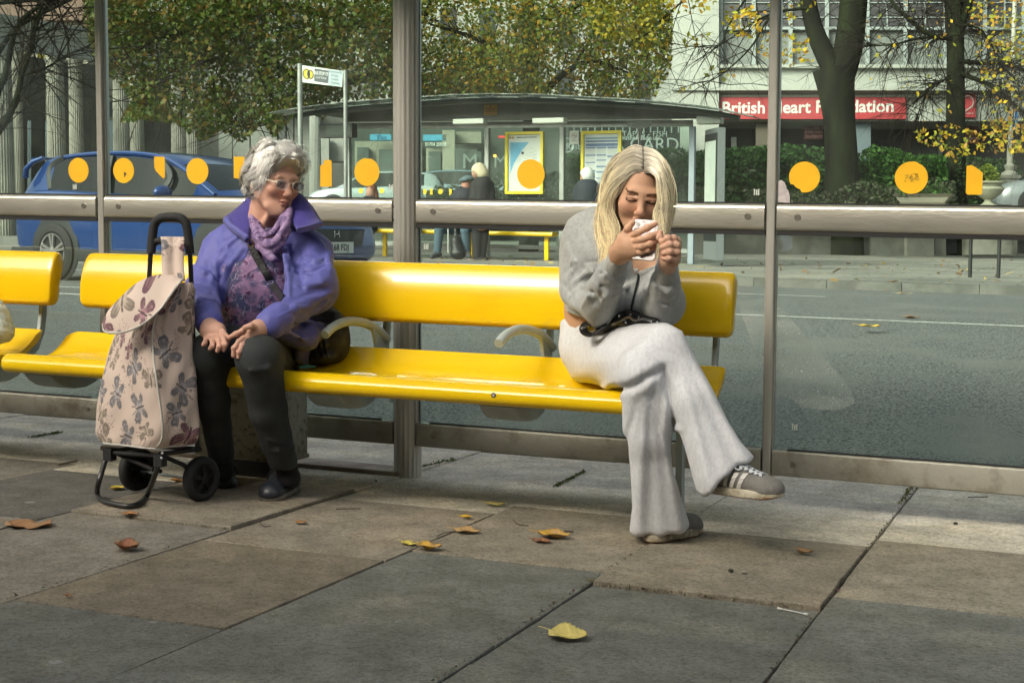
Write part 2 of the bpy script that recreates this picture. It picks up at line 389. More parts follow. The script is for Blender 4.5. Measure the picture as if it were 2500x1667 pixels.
for i in range(len(cols_x) - 1):
    x0, x1 = cols_x[i], cols_x[i + 1]; k = i - 12
    y0 = (3.03 if k % 2 == 0 else 2.87) - .83 * 7
    ys = [y0 + .83 * j for j in range(0, 14)]
    ys = [y for y in ys if y < 5.1] + [5.86]
    for j in range(len(ys) - 1):
        ya, yb = ys[j], ys[j + 1]; yc = (ya + yb) / 2
        if yc > 5.0: c = pale  # rows by the glass: pale dust plus the brighter light painted into the colour
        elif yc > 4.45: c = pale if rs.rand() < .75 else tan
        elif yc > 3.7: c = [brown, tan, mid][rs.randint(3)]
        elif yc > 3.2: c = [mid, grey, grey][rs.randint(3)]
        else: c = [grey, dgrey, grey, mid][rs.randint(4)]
        key = (k, j)
        dz = rs.uniform(-.003, .003)
        if k == 0 and abs(ya - 3.86) < .05: c = brown; dz = .010
        if k == 0 and abs(ya - 3.03) < .05: c = mid
        if k == 1 and abs(ya - 3.70) < .05: c = brown; dz = 0
        if k == 1 and abs(ya - 2.87) < .05: c = (.19, .165, .125); dz = .001
        if k == 2 and abs(ya - 3.86) < .05: c = (.26, .23, .18); dz = .001
        if k == 2 and abs(ya - 3.03) < .05: c = grey; dz = -.001
        if k == 3 and abs(ya - 3.70) < .05: c = (.25, .22, .17); dz = .012
        if k == 4 and abs(ya - 3.86) < .05: c = (.265, .24, .19); dz = .002
        if k == -1 and yc > 3.4 and yc < 4.6: c = (.13, .125, .115)
        f_ = rs.uniform(.94, 1.06); c = tuple(v * f_ for v in c)
        g = .003; t1 = rs.uniform(-.002, .002, 4)
        a, b, d, e = x0 + g, x1 - g, ya + g, yb - g
        bv = .0018
        top = [L(a + bv, d + bv, dz + t1[0]), L(b - bv, d + bv, dz + t1[1]), L(b - bv, e - bv, dz + t1[2]), L(a + bv, e - bv, dz + t1[3])]
        rim = [L(a, d, dz - .003), L(b, d, dz - .003), L(b, e, dz - .003), L(a, e, dz - .003)]
        bot = [L(a, d, -.05), L(b, d, -.05), L(b, e, -.05), L(a, e, -.05)]
        # subdivided wobbling edge, so that joints are not ruler-straight
        n = 10; ring = []
        for (p, q, r_, s_) in ((0, 1, rim, top), (1, 2, rim, top), (2, 3, rim, top), (3, 0, rim, top)):
            for u in range(n):
                ring.append((r_[p].lerp(r_[q], u / n), s_[p].lerp(s_[q], u / n)))
        vs = []
        for (r0, s0) in ring:
            wv = mnoise.noise(s0 * 14) * .0045 + mnoise.noise(s0 * 60) * .002
            cx_ = Vector(((x0 + x1) / 2, yc, s0.z)); dr = (s0 - cx_).normalized() * wv
            vs += [s0 + dr, r0 + dr, Vector((r0.x, r0.y, r0.z - .05)) + dr]
        m_ = len(ring); fs = [tuple(3 * u for u in range(m_))]
        for u in range(m_):
            u2 = (u + 1) % m_; fs += [(3 * u, 3 * u + 1, 3 * u2 + 1, 3 * u2), (3 * u + 1, 3 * u + 2, 3 * u2 + 2, 3 * u2 + 1)]
        pv.add(vs, fs, 0, c)
# tactile strip behind the shelter and kerb stones
xt = -11.0
while xt < 4.4:
    for yt in (5.865,):
        pv.box(xt, xt + .395, yt, yt + .28, -.05, 0, L, 0, tuple(v * rs.uniform(.9, 1.05) for v in (.40, .34, .27)))
        for a in range(6):
            for b in range(4): pv.box(xt + .03 + a * .063, xt + .055 + a * .063, yt + .03 + b * .065, yt + .055 + b * .065, -.001, .005, L, 0, (.36, .31, .25))
    xt += .4
tag(pv.build('pavement', M_slab), kind='structure')
base = MB()
base.add([L(-11, -4, -.018), L(4.4, -4, -.018), L(4.4, 6.15, -.018), L(-11, 6.15, -.018)], [(0, 1, 2, 3)])
base.add([L(-11, 6.15, -.018), L(4.4, 6.15, -.018), L(4.4, 6.15, -.2), L(-11, 6.15, -.2)], [(0, 1, 2, 3)])
tag(base.build('pavement_bed', M_joint), kind='structure')
kb = MB(); M_kerb = mat('kerb_stone', (.24, .23, .2), .85, var=(.16, .155, .14), vs=6, bump=.4, bs=80)
xk = -70
while xk < 45:
    kb.box(xk, xk + .91, 6.155, 6.30, -.25, rs.uniform(-.004, 0), L, 0); xk += .915
tag(kb.build('near_kerb', M_kerb, bevel=.008), kind='structure')
# wide pavement beyond the slabs (left, right and behind the camera)
wp = MB(); yy = [-40, -4, 6.15]
for (xa, xb, ya, yb) in ((-70, -11, -40, 6.15), (4.4, 45, -40, 6.15), (-11, 4.4, -40, -4)):
    wp.add([L(xa, ya, -.004), L(xb, ya, -.004), L(xb, yb, -.004), L(xa, yb, -.004)], [(0, 1, 2, 3)])
tag(wp.build('pavement_beyond', mat('paving_far', (.15, .145, .13), .85, var=(.2, .19, .16), vs=.8)), kind='structure')
# road
M_road = mat('asphalt', (.215, .218, .215), .85, var=(.065, .067, .065), vs=60, var2=(.19, .188, .178), v2s=.9, bump=1.0, bs=90, detail=3, bdist=.02)
for nd in [n_ for n_ in M_road.node_tree.nodes if n_.type == 'MAP_RANGE'][:1]: nd.inputs[1].default_value = .47; nd.inputs[2].default_value = .55
rd = MB(); ys = [6.29, 7, 8, 9, 10, 11, 12, 13.5, 15, 17, 18.46]; xs = [-150, -60, -30, -15, -8, -4, 0, 4, 10, 30, 90]
vs = [Vector((x, y, SA * x + road_g(y))) for y in ys for x in xs]
rd.add(vs, [(i * len(xs) + j, i * len(xs) + j + 1, (i + 1) * len(xs) + j + 1, (i + 1) * len(xs) + j) for i in range(len(ys) - 1) for j in range(len(xs) - 1)])
tag(rd.build('road', M_road, smooth=30), kind='structure')
def RD(x, y, h=.004): return Vector((x, y, SA * x + road_g(y) + h))
M_line = mat('road_paint', (.62, .62, .58), .7, var=(.35, .35, .33), vs=25)
M_yel = mat('worn_yellow_paint', (.36, .29, .07), .8, var=(.16, .155, .13), vs=5)
ln = MB()
def rquad(x0, x1, y0, y1, mi=0, n=6):
    for i in range(n):
        a, b = x0 + (x1 - x0) * i / n, x0 + (x1 - x0) * (i + 1) / n
        ln.add([RD(a, y0), RD(b, y0), RD(b, y1), RD(a, y1)], [(0, 1, 2, 3)], mi)
pa = gfar(1900, 721, .14); pb = gfar(2010, 726, .14); ym = pa.y
rquad(-15.0, pb.x, ym, ym + .11, 0, 20)
pc = gfar(1800, 765, .13); pd = gfar(2500, 793, .13); print('lines', ym, pc, pd)
ya_ = (pc.y + pd.y) / 2
rquad(-12, 6, ya_, ya_ + .08, 0, 30)

rquad(-30, -8.2, 12.15, 12.25, 0, 20)
tag(ln.build('road_markings', [M_line, M_yel]), kind='structure')
# far kerb and far pavement
fk = MB(); xk = -60
while xk < 2.2:
    fk.box(xk, xk + .91, 18.45, 18.62, 0, .25 + rs.uniform(-.004, .002), lambda x, y, z: Vector((x, y, z + SA * x)), 0); xk += .917
arc = [(2.2, 18.53), (3.2, 18.7), (4.2, 19.3), (5, 20.4), (5.4, 22), (5.5, 60)]
fk.sweep([Vector((x, y, .25 + SA * x - .07)) for x, y in arc], [(-.08, -.1), (.08, -.1), (.08, .07), (-.08, .07)], up=(0, 0, 1))
tag(fk.build('far_kerb', mat('kerb_far', (.16, .158, .145), .85, var=(.1, .1, .09), vs=3, bump=.4, bs=40)), kind='structure')
M_fpav = mat('far_paving', (.21, .205, .18), .85, var=(.30, .285, .245), vs=1.0, var2=(.13, .13, .115), v2s=.35)
def slab_lines(mt, sx, sy, wd=.012, c=(.06, .06, .05)):
    n = mt.node_tree.nodes; l = mt.node_tree.links; p = n['Principled BSDF']; prev = p.inputs['Base Color'].links[0].from_socket
    b = n.new('ShaderNodeTexBrick'); tc = n.new('ShaderNodeTexCoord'); l.new(tc.outputs['Object'], b.inputs['Vector'])
    b.inputs['Scale'].default_value = 1; b.inputs['Brick Width'].default_value = sx; b.inputs['Row Height'].default_value = sy; b.inputs['Mortar Size'].default_value = wd
    b.inputs['Color1'].default_value = (1, 1, 1, 1); b.inputs['Color2'].default_value = (.82, .82, .82, 1); b.inputs['Mortar'].default_value = (*[v * 5 for v in c], 1)
    x = n.new('ShaderNodeMix'); x.data_type = 'RGBA'; x.blend_type = 'MULTIPLY'; x.inputs[0].default_value = 1; l.new(prev, x.inputs[6]); l.new(b.outputs[0], x.inputs[7]); l.new(x.outputs[2], p.inputs['Base Color'])
slab_lines(M_fpav, .9, .6)
fp = MB()
fp.add([FL(-150, 18.6, 0), FL(2.2, 18.6, 0), FL(4.2, 19.35, 0), FL(5.4, 22, 0), FL(5.5, 60, 0), FL(-150, 60, 0)], [(0, 1, 2, 3, 4, 5)])
tag(fp.build('far_pavement', M_fpav), kind='structure')
gd = MB(); gd.add([V(-400, -300, -1.2), V(400, -300, -1.2), V(400, 400, -1.2), V(-400, 400, -1.2)], [(0, 1, 2, 3)])
gd.add([FL(5.5, 18.46, -.11), FL(90, 18.46, -.11), FL(90, 200, -.11), FL(5.5, 200, -.11)], [(0, 1, 2, 3)])
tag(gd.build('ground', M_road), kind='structure')

# ================================================================== NEAR SHELTER
M_alu = mat('brushed_aluminium', (.58, .57, .52), .34, .55, var=(.46, .45, .41), vs=14, stretch=(1, 1, .05), bump=.12, bs=60)
M_rail = mat('brushed_steel', (.62, .60, .53), .34, .8, var=(.48, .46, .40), vs=7, stretch=(.25, 1, 1), bump=.1, bs=150)
M_rail2 = mat('dirty_steel_rail', (.42, .41, .36), .5, .5, var=(.32, .30, .25), vs=3, var2=(.22, .195, .15), v2s=9, bump=.2, bs=90)
M_gask = mat('black_gasket', (.012, .012, .013), .5)
M_glass = glass_mat('shelter_glass', .028, (.80, .88, .85), streak=4)
M_stick = mat('yellow_vinyl', (.84, .46, .0), .6, var=(.80, .42, .0), vs=6)
M_dark = mat('dark_grey_metal', (.035, .037, .036), .5)
M_screw = mat('screw_steel', (.30, .28, .24), .35, .9)
YW = 5.10
sh = thing('bus_shelter', 'glass bus shelter behind the two seated women with steel rails and a thick fluted post', 'bus shelter', L(-2.485, YW, 0))
mull = [-5.33 - 1.42, -5.33, -3.905, -1.065, .355, 1.775]
P_ = MB()
prof = []
for j in range(72):
    a = 2 * math.pi * j / 72; r = .053 + (.0016 if j % 4 < 2 else -.0012); prof.append((r * math.cos(a), r * math.sin(a) * 1.0))
def up_tube(mb, x, y, h0, h1, prof, mi=0):
    vs = [L(x, y, h0) + Vector((a, b, 0)) for a, b in prof] + [L(x, y, h1) + Vector((a, b, 0)) for a, b in prof]
    k = len(prof); mb.add(vs, [(j, (j + 1) % k, k + (j + 1) % k, k + j) for j in range(k)] + [tuple(range(k - 1, -1, -1)), tuple(range(k, 2 * k))], mi)
up_tube(P_, -2.485, YW + .01, -.02, 2.62, prof)
post = P_.build('post', M_alu, sh, smooth=50)
for hh in (1.04, .99): sc = MB(); sc.box(-2.52, -2.514, YW - .052, YW - .046, hh, hh + .006, L); sc.build('post_hole', M_gask, sh)
for x in (-5.33, .355):
    P_ = MB(); up_tube(P_, x, YW + .01, -.02, 2.62, prof); P_.build('post', M_alu, sh, smooth=50)
for x in (-6.75, -3.905, -1.065, 1.775):
    P_ = MB(); up_tube(P_, x, YW + .008, .105, 2.5, rrect(.03, .052, .005))
    up_tube(P_, x + .017, YW + .014, .105, 2.5, rrect(.006, .03, .002)); up_tube(P_, x - .017, YW + .014, .105, 2.5, rrect(.006, .03, .002))
    P_.build('mullion', M_alu, sh, smooth=40)
bays = [(-6.75, -5.33), (-5.33, -3.905), (-3.905, -2.485), (-2.485, -1.065), (-1.065, .355), (.355, 1.775)]
for i, (a, b) in enumerate(bays):
    ga = .050 if a in (-5.33, -2.485, .355) else .020; gb = .050 if b in (-5.33, -2.485, .355) else .020
    x0, x1 = a + ga, b - gb
    r = MB(); pr = rrect(.046, .094, .016)
    r.sweep([L(x0 + .002 + (x1 - x0 - .004) * t, YW, 1.027) for t in (0, 1)], pr, up=(0, 0, 1)); rl = r.build('mid_rail', M_rail, sh, smooth=40)
    g = MB(); g.box(x0, x1, YW - .014, YW + .012, .966, .981, L); g.box(x0, x1, YW - .004, YW + .012, 1.072, 1.080, L); g.build('gasket', M_gask, sh)
    for xs_ in (x0 + .075, x1 - .06):
        s = MB(); s.lathe([(.0001, 0), (.012, 0), (.012, .003), (.008, .0035), (.0075, .002), (.0001, .002)], lambda p, q, z, xx=xs_: L(xx + p, YW - .0225 - z, 1.03 + q), 14); s.build('screw', M_screw, sh, smooth=40)
        s = MB(); s.lathe([(.0001, 0), (.010, 0), (.010, .003), (.0001, .003)], lambda p, q, z, xx=xs_ + .0: L(xx + p, YW - .0205 - z, .165 + q), 12); s.build('screw', M_screw, sh, smooth=40)
    r = MB(); r.sweep([L(x0 + .001, YW, .166), L(x1 - .001, YW, .166)], rrect(.04, .09, .006), up=(0, 0, 1)); r.build('base_rail', M_rail2, sh, smooth=40)
    g = MB(); g.box(x0 + .05, x1 - .06, YW - .006, YW + .008, .212, .2165, L); g.build('gasket', M_gask, sh)
    for (h0, h1) in ((.2115, .972), (1.073, 2.42)):
        g = MB(); g.box(x0 - .004, x1 + .004, YW + .004, YW + .012, h0, h1, L); g.build('glass_pane', M_glass, sh)
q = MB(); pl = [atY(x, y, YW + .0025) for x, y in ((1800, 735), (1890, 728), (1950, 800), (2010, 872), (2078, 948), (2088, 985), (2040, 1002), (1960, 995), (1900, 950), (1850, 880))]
q.add(pl, [tuple(range(len(pl)))]); q.build('painted_reflection', glass_mat('pale_reflection', .22, (.95, .97, .96), streak=.3), sh)  # diagonal reflection in the pane, painted as a thin pale sheet
# stickers on the upper panes
def poly_circle(r, bites=(), n=40, seed=0):
    out = []; rr = np.random.RandomState(seed)
    for j in range(n):
        a = 2 * math.pi * j / n; q = r
        for (a0, wd, dp) in bites:
            dd = abs((math.degrees(a) - a0 + 180) % 360 - 180)
            if dd < wd: q = r * (1 - dp) + rr.uniform(-.002, .002)
        out.append((q * math.cos(a), q * math.sin(a)))
    return out
stk = [(-4.030, 1.180, poly_circle(.0525), 'with a small scratch near its foot'), (-3.799, 1.180, poly_circle(.0525, [(-60, 8, .03)]), 'with a dark tear in it'),
       (-3.619, 1.190, [(-.026, .048), (.02, .048), (.026, .042), (.026, -.035), (.018, -.042), (-.002, -.026), (-.018, -.012), (-.026, .005)], 'torn to a small shield shape'),
       (-3.435, 1.179, poly_circle(.053), 'over the car windscreen'), (-3.235, 1.186, [(-.026, .052), (.026, .052), (.026, -.05), (.012, -.052), (-.004, -.036), (-.026, -.034)], 'half hidden by the white hair'),
       (-2.837, 1.173, [(-.008, .052), (.02, .052), (.026, .046), (.026, -.052), (-.026, -.052), (-.026, .03), (-.01, .036)], 'with its upper corner torn off, right of the white-haired woman'),
       (-2.656, 1.179, poly_circle(.0545, [(85, 7, .05)]), 'left of the thick post'),
       (-1.971, 1.174, poly_circle(.0550), 'over the map of the far shelter'), (-.954, 1.169, poly_circle(.0535, [(235, 22, .16)]), 'with its lower left torn away'),
       (-.594, 1.169, poly_circle(.0545, [(60, 6, .03)]), 'with a brown smudged patch'), (-.390, 1.159, [(-.026, .05), (-.01, .053), (.004, .045), (.026, .028), (.026, -.042), (.02, -.045), (-.02, -.045), (-.026, -.04)], 'with its top cut slantwise')]
for (x, h, pl, d) in stk:
    s = MB(); s.prism(pl, lambda a, b, dd, xx=x, hh=h: L(xx + a, YW + .003 - dd, hh + b), 0, .0012)
    if 'smudged' in d:
        for q in range(46): a, b = rs.uniform(-.026, .026), rs.uniform(-.013, .013); s.box(x + a - .002, x + a + .002, YW + .0008, YW + .0016, h + b - .0015, h + b + .0015, L, 1)
    if 'dark tear' in d: s.add([L(x + .002, YW + .001, h - .005), L(x + .016, YW + .001, h - .012), L(x + .004, YW + .001, h - .03)], [(0, 1, 2)], 2)
    o = s.build('sticker', [M_stick, mat('smudge', (.42, .27, .04), .8), M_dark], sh); o['label'] = 'yellow window sticker ' + d
# etched safety marks
for (x, h) in ((-4.06, 1.10), (-2.56, .285), (-.98, .285), (-1.13, 1.105), (-2.41, .885), (-2.56, 1.11)):
    s = MB()
    for k in range(3): s.box(x + .007 * k, x + .007 * k + (.005 if k else .004), YW + .001, YW + .0022, h, h + .022 - .003 * (k % 2), L)
    s.build('glass_mark', mat('etched_mark', (.55, .6, .55), .8), sh)
# paper scrap jammed behind the right mullion
s = MB(); pl = [(0, 0), (.042, .002), (.04, .03), (.034, .05), (.03, .052), (.022, .075), (.01, .083), (0, .08)]
s.prism(pl, lambda a, b, dd: L(-1.043 + a, YW - .001 - dd, 1.075 + b), 0, .003)
tag(s.build('paper_scrap', mat('grimy_paper', (.55, .5, .5), .8, var=(.4, .36, .38), vs=30)), 'torn scrap of pale paper stuck on the steel rail beside the thin right mullion', 'paper scrap')
# roof (above the picture; it shades the bench)
rf = MB(); n = 14; xs_ = [-7.0 + 9.1 * i / n for i in range(n + 1)]
hx = lambda x: 2.62 - .0028 * (x + 2.48) ** 2 * 4
for i in range(n):
    a, b = xs_[i], xs_[i + 1]
    rf.box8([L(a, 3.65, hx(a)), L(b, 3.65, hx(b)), L(b, ROOF_Y1, hx(b) + .1), L(a, ROOF_Y1, hx(a) + .1), L(a, 3.65, hx(a) + .03), L(b, 3.65, hx(b) + .03), L(b, ROOF_Y1, hx(b) + .13), L(a, ROOF_Y1, hx(a) + .13)])
rf.build('roof', glass_mat('near_roof_glass', .25, (.70, .78, .74), streak=1), sh)
# steel base plate between pedestal and post
bp = MB(); bp.box(-3.9, -2.50, 5.045, 5.19, -.004, .020, L)
bp.build('base_plate', mat('rusty_plate', (.17, .13, .095), .7, .3, var=(.28, .25, .2), vs=8, bump=.4, bs=60), sh, bevel=.004)

# ================================================================== BENCHES
M_yseat = mat('yellow_gloss_paint', (.80, .53, .003), .24, 0, var=(.76, .49, .003), vs=3, var2=(.75, .455, .004), v2s=9, coat=.4, spec=.4, bump=.02, bs=30, stretch=(.3, 1, 1))
M_grey = mat('grey_green_paint', (.40, .46, .45), .45, 0, var=(.32, .37, .36), vs=6, bump=.1, bs=60)
M_ped = mat('grimy_grey_paint', (.46, .46, .40), .6, 0, var=(.34, .335, .28), vs=4, var2=(.15, .14, .11), v2s=40, bump=.15, bs=70)
def sculpt_profile(pts, n=5):
    out = []; k = len(pts)
    for i in range(k):
        p0, p1, p2, p3 = [Vector((*pts[(i + d) % k], 0)) for d in (-1, 0, 1, 2)]
        for j in range(n):
            t = j / n; q = 0.5 * ((2 * p1) + (p2 - p0) * t + (2 * p0 - 5 * p1 + 4 * p2 - p3) * t * t + (3 * p1 - p0 - 3 * p2 + p3) * t ** 3); out.append((q.x, q.y))
    return out
SEAT = sculpt_profile([(4.232, .430), (4.240, .452), (4.272, .469), (4.33, .463), (4.40, .446), (4.48, .440), (4.55, .454), (4.61, .487), (4.655, .524), (4.668, .531), (4.676, .520), (4.655, .49), (4.60, .455), (4.54, .425), (4.47, .409), (4.38, .409), (4.30, .404), (4.258, .401), (4.238, .412)])
BACK = sculpt_profile([(4.700, .65), (4.703, .70), (4.712, .75), (4.730, .80), (4.750, .831), (4.770, .838), (4.788, .830), (4.790, .80), (4.778, .75), (4.764, .70), (4.760, .65), (4.750, .628), (4.725, .622), (4.706, .632)])
def bench(x0, x1, label, brk, arms, ped=None, legs=()):
    b = thing('bus_bench', label, 'bench', L((x0 + x1) / 2, 4.5, 0), 'yellow benches inside the near shelter')
    def slab(prof, name, e1, ax):
        k = len(prof); cy_ = sum(p[0] for p in prof) / k; ch = sum(p[1] for p in prof) / k
        st = [(0, .80), (.003, .90), (.010, .97), (.022, .995), (.035, 1)]
        xs = [(x0 + a, s_) for a, s_ in st] + [(x0 + (x1 - x0) * t, 1) for t in (.2, .4, .6, .8)] + [(x1 - a, s_) for a, s_ in reversed(st)]
        vs = [L(x, cy_ + (py - cy_) * (s_ if ax != 1 else (s_ + 1) / 2), ch + (ph - ch) * s_) for x, s_ in xs for py, ph in prof]
        fs = [(i * k + j, i * k + (j + 1) % k, (i + 1) * k + (j + 1) % k, (i + 1) * k + j) for i in range(len(xs) - 1) for j in range(k)]
        fs += [tuple(range(k)), tuple((len(xs) - 1) * k + j for j in range(k - 1, -1, -1))]
        m_ = MB(); m_.add(vs, fs); m_.build(name, M_yseat, b, smooth=60)
    slab(SEAT, 'seat', 0, 0); slab(BACK, 'backrest', 0, 1)
    for x in brk:
        q = MB(); q.sweep([L(x, y, h) for y, h in [(4.80, .80), (4.795, .70), (4.79, .60), (4.775, .52), (4.74, .455), (4.68, .41), (4.58, .378), (4.45, .372)]], rrect(.034, .018, .004), up=(1, 0, 0))
        q.build('bracket', M_grey, b, smooth=40)
        q = MB(); pl = [(4.30, .395), (4.33, .368), (4.37, .347), (4.43, .335), (4.5, .335), (4.56, .35), (4.62, .39), (4.5, .405)]
        q.prism(pl, lambda y, h, d, xx=x: L(xx + d, y, h), -.065, .065)
        q.build('support_arm', M_grey, b, smooth=30, bevel=.006)
    q = MB(); q.box(x0 + .15, x1 - .15, 4.47, 4.53, .378, .404, L); q.build('beam', M_grey, b)
    for x in arms:
        a = MB(); path = smooth_path([L(x - .035, 4.40, .588), L(x - .03, 4.45, .612), L(x - .02, 4.53, .628), L(x - .005, 4.62, .622), L(x + .01, 4.70, .596), L(x + .02, 4.765, .555)], 5)
        a.tube(path, .0165, 14)
        pl = [(4.66, .60), (4.70, .585), (4.735, .56), (4.76, .52), (4.76, .47), (4.70, .44), (4.695, .50), (4.68, .555)]
        a.prism(pl, lambda y, h, d, xx=x: L(xx + .012 + d, y, h), -.006, .006)
        o = a.build('armrest', M_grey, b, smooth=50)
    for x in legs:
        q = MB(); q.box(x - .011, x + .011, 4.73, 4.77, -.01, .40, L); q.box(x - .05, x + .05, 4.70, 4.80, -.005, .006, L); q.build('leg', M_grey, b)
    if ped:
        q = MB(); q.box(ped[0], ped[1], 4.72, 4.91, .075, .400, L); q.box(ped[0] - .006, ped[1] + .006, 4.714, 4.916, .070, .088, L)
        q.build('pedestal', M_ped, b, bevel=.008)
        q = MB(); q.box(ped[0] + .08, ped[1] - .08, 4.76, 4.88, -.01, .08, L); q.build('foot', M_dark, b)
    return b
b1 = bench(-3.72, -1.11, 'long yellow bench under the seated women with grey curved armrests', [-3.60, -2.413, -1.775, -1.18], [-2.42, -1.775], (-3.20, -2.815), (-1.288,))
b2 = bench(-6.50, -3.865, 'yellow bench end at the left edge with a plastic bag on it', [-6.3, -5.2, -3.972], [-5.6], (-5.4, -4.95))
b1.location  # first bench
s = MB(); s.lathe([(.0001, 0), (.0085, 0), (.0085, .001), (.0001, .001)], lambda p, q, z: L(-1.757 + p, 4.2325 - z, .437 + q), 16); s.lathe([(.0001, 0), (.0040, 0), (.0040, .0016), (.0001, .0016)], lambda p, q, z: L(-1.757 + p, 4.2325 - z, .437 + q), 10, 1)
s.build('sticker', [M_dark, mat('sticker_light', (.5, .45, .35), .6)], b1)
# plastic bag on the left bench
bc_ = atY(-2, 800, 4.42); hb0 = bc_.z
B_ = lambda dx, dz, y=4.42: V(bc_.x + dx, y, bc_.z + dz)
pr = [el(B_(-.03, -.02), (.075, .08, .045), k=.04), el(B_(-.03, .03, 4.44), (.05, .05, .06), k=.04), el(B_(-.08, .07, 4.44), (.045, .045, .07), k=.04), rc(B_(-.06, .08, 4.45), B_(-.09, .17, 4.46), .022, .010, .03)]
lo_, hi_ = np.array(B_(-.22, -.09, 4.28)), np.array(B_(.16, .30, 4.58))
v, q = surf(pr, lo_, hi_, .006, disp=lambda P: .008 * np.abs(snoise(P, 60, 3)) + .004 * snoise(P, 150, 5))
o = mesh_from('plastic_bag', [(v, q, None)], mat('white_plastic', (.62, .66, .58), .3, var=(.42, .48, .40), vs=14, bump=.5, bs=30))
tag(o, 'crumpled white plastic carrier bag standing on the left bench', 'plastic bag')
# ================================================================== TERRACE BEHIND THE VIEWER (unseen, added and sized to shade the near pavement)
tr = thing('shade_terrace', 'unseen stone terrace with a veranda, added to shade the near pavement', 'building', V(-2, -6, 0))
q = MB(); q.box(-45, 40, -9, -5.5, -.5, 8.0); q.build('wall', mat('terrace_stone', (.50, .49, .45), .85, var=(.44, .43, .40), vs=.8), tr)
for i in range(28):
    q = MB(); q.box(-44 + i * 3, -42.6 + i * 3, -5.52, -5.46, 4.6, 6.5); q.build('window', mat('terrace_window', (.03, .035, .04), .2), tr)
    q = MB(); q.box(-44.4 + i * 3, -42.2 + i * 3, -5.52, -5.46, .4, 2.9); q.build('shop_window', mat('terrace_window', (.03, .035, .04), .2), tr)
q = MB(); q.box(-45, 40, -5.5, -.5, 3.5, 3.6); q.build('veranda_roof', M_dark, tr)
for i in range(14):
    q = MB(); q.tube([V(-44 + i * 6.4 + 1.9, -1.5, -.1), V(-44 + i * 6.4 + 1.9, -1.5, 3.5)], .07, 10); q.build('veranda_column', M_grey, tr, smooth=60)
# ================================================================== FAR SIDE OF THE STREET
M_stone = mat('grey_stone', (.25, .245, .21), .85, var=(.18, .18, .155), vs=1.2, var2=(.12, .12, .105), v2s=.5, bump=.3, bs=20)
M_stone2 = mat('pale_render', (.36, .37, .34), .85, var=(.30, .31, .285), vs=.6, bump=.15, bs=20)
M_cream = mat('cream_stone', (.33, .31, .25), .85, var=(.26, .245, .20), vs=.8)
M_void = mat('dark_interior', (.012, .013, .012), .6)
M_win = mat('window_glass', (.03, .035, .04), .12, spec=.6)
M_frame = mat('white_frame', (.27, .30, .30), .6)
M_spand = mat('grey_spandrel', (.16, .175, .165), .45, var=(.12, .13, .125), vs=1.5)
M_yframe = mat('yellow_frame', (.62, .50, .02), .45)
M_tealglass = glass_mat('roof_glass', .35, (.50, .66, .62), streak=1)
M_fglass = glass_mat('far_glass', .05, (.84, .92, .88), streak=3, fres=.7)
M_galv = mat('galvanised_steel', (.34, .35, .33), .5, .5, var=(.26, .27, .26), vs=6)
M_bluegrey = mat('blue_grey_post', (.26, .30, .35), .5, .2)
M_white = mat('white_paint', (.62, .63, .6), .6)
M_ink = mat('dark_ink', (.02, .022, .03), .6)
M_red = mat('sign_red', (.38, .022, .032), .45, var=(.33, .02, .028), vs=2)
M_cyan = mat('sign_cyan', (.07, .33, .52), .5)
M_black = mat('black_board', (.014, .016, .016), .55)

# ---- far bus shelter
YF = 23.8
fs = thing('bus_shelter', 'arched glass bus shelter across the road with a yellow bench and people in it', 'bus shelter', FL(-9, YF, 0))
def X_(px, py=400, Y=YF): return atY(px, py, Y).x
Y0r = 22.5
edge = [(658, 275), (690, 268), (730, 262), (780, 255), (830, 250), (890, 245), (955, 240), (1026, 235), (1110, 230), (1190, 228), (1317, 229), (1440, 236), (1520, 240), (1600, 246), (1670, 253), (1740, 262), (1790, 272), (1838, 283)]
ep = [atY(x, y, Y0r) for x, y in edge]
m1 = MB(); m2 = MB(); k = len(ep)
def strip(mb, pts, y0, y1, dz0, dz1, th, mi=0):
    for i in range(len(pts) - 1):
        a, b = pts[i], pts[i + 1]
        mb.box8([V(a.x, y0, a.z + dz0 - th), V(b.x, y0, b.z + dz0 - th), V(b.x, y1, b.z + dz1 - th), V(a.x, y1, a.z + dz1 - th), V(a.x, y0, a.z + dz0), V(b.x, y0, b.z + dz0), V(b.x, y1, b.z + dz1), V(a.x, y1, a.z + dz1)], mi)
strip(m1, ep, Y0r, Y0r + .55, 0, .0, .015)
m1.build('roof_glass', M_tealglass, fs)
strip(m2, ep[2:-2], Y0r + .56, YF + .35, -.03, -.03, .05)
m2.build('roof_panel', mat('roof_grey', (.15, .17, .16), .6), fs)
t = MB(); t.tube([Vector((p.x, Y0r + .45, p.z - .075)) for p in ep[1:-1]], .045, 8); t.build('roof_tube', mat('tube_grey', (.05, .06, .055), .45, .3), fs, smooth=60)
f = MB(); zb = lambda x: FL(x, 0, 2.39).z
for i in range(3, k - 3):
    a, b = ep[i], ep[i + 1]; f.box8([V(a.x, YF - .30, zb(a.x)), V(b.x, YF - .30, zb(b.x)), V(b.x, YF - .22, zb(b.x)), V(a.x, YF - .22, zb(a.x)), V(a.x, YF - .30, a.z - .06), V(b.x, YF - .30, b.z - .06), V(b.x, YF - .22, b.z - .06), V(a.x, YF - .22, a.z - .06)])
f.build('fascia', mat('fascia_grey', (.10, .105, .097), .55, var=(.13, .135, .125), vs=3), fs)
for px, py in ((932, 250), (1019, 241), (1106, 238), (1197, 236), (1288, 236), (1381, 238), (1478, 243), (1576, 250), (1674, 258)):
    p = atY(px, py, Y0r + .02); s = MB()
    for sx in (-1, 1): s.sweep([p + V(0, 0, -.012), p + V(sx * .035, 0, .012), p + V(sx * .07, 0, .004)], rrect(.02, .014, .003), up=(0, 1, 0))
    s.build('glass_clip', M_black, fs)
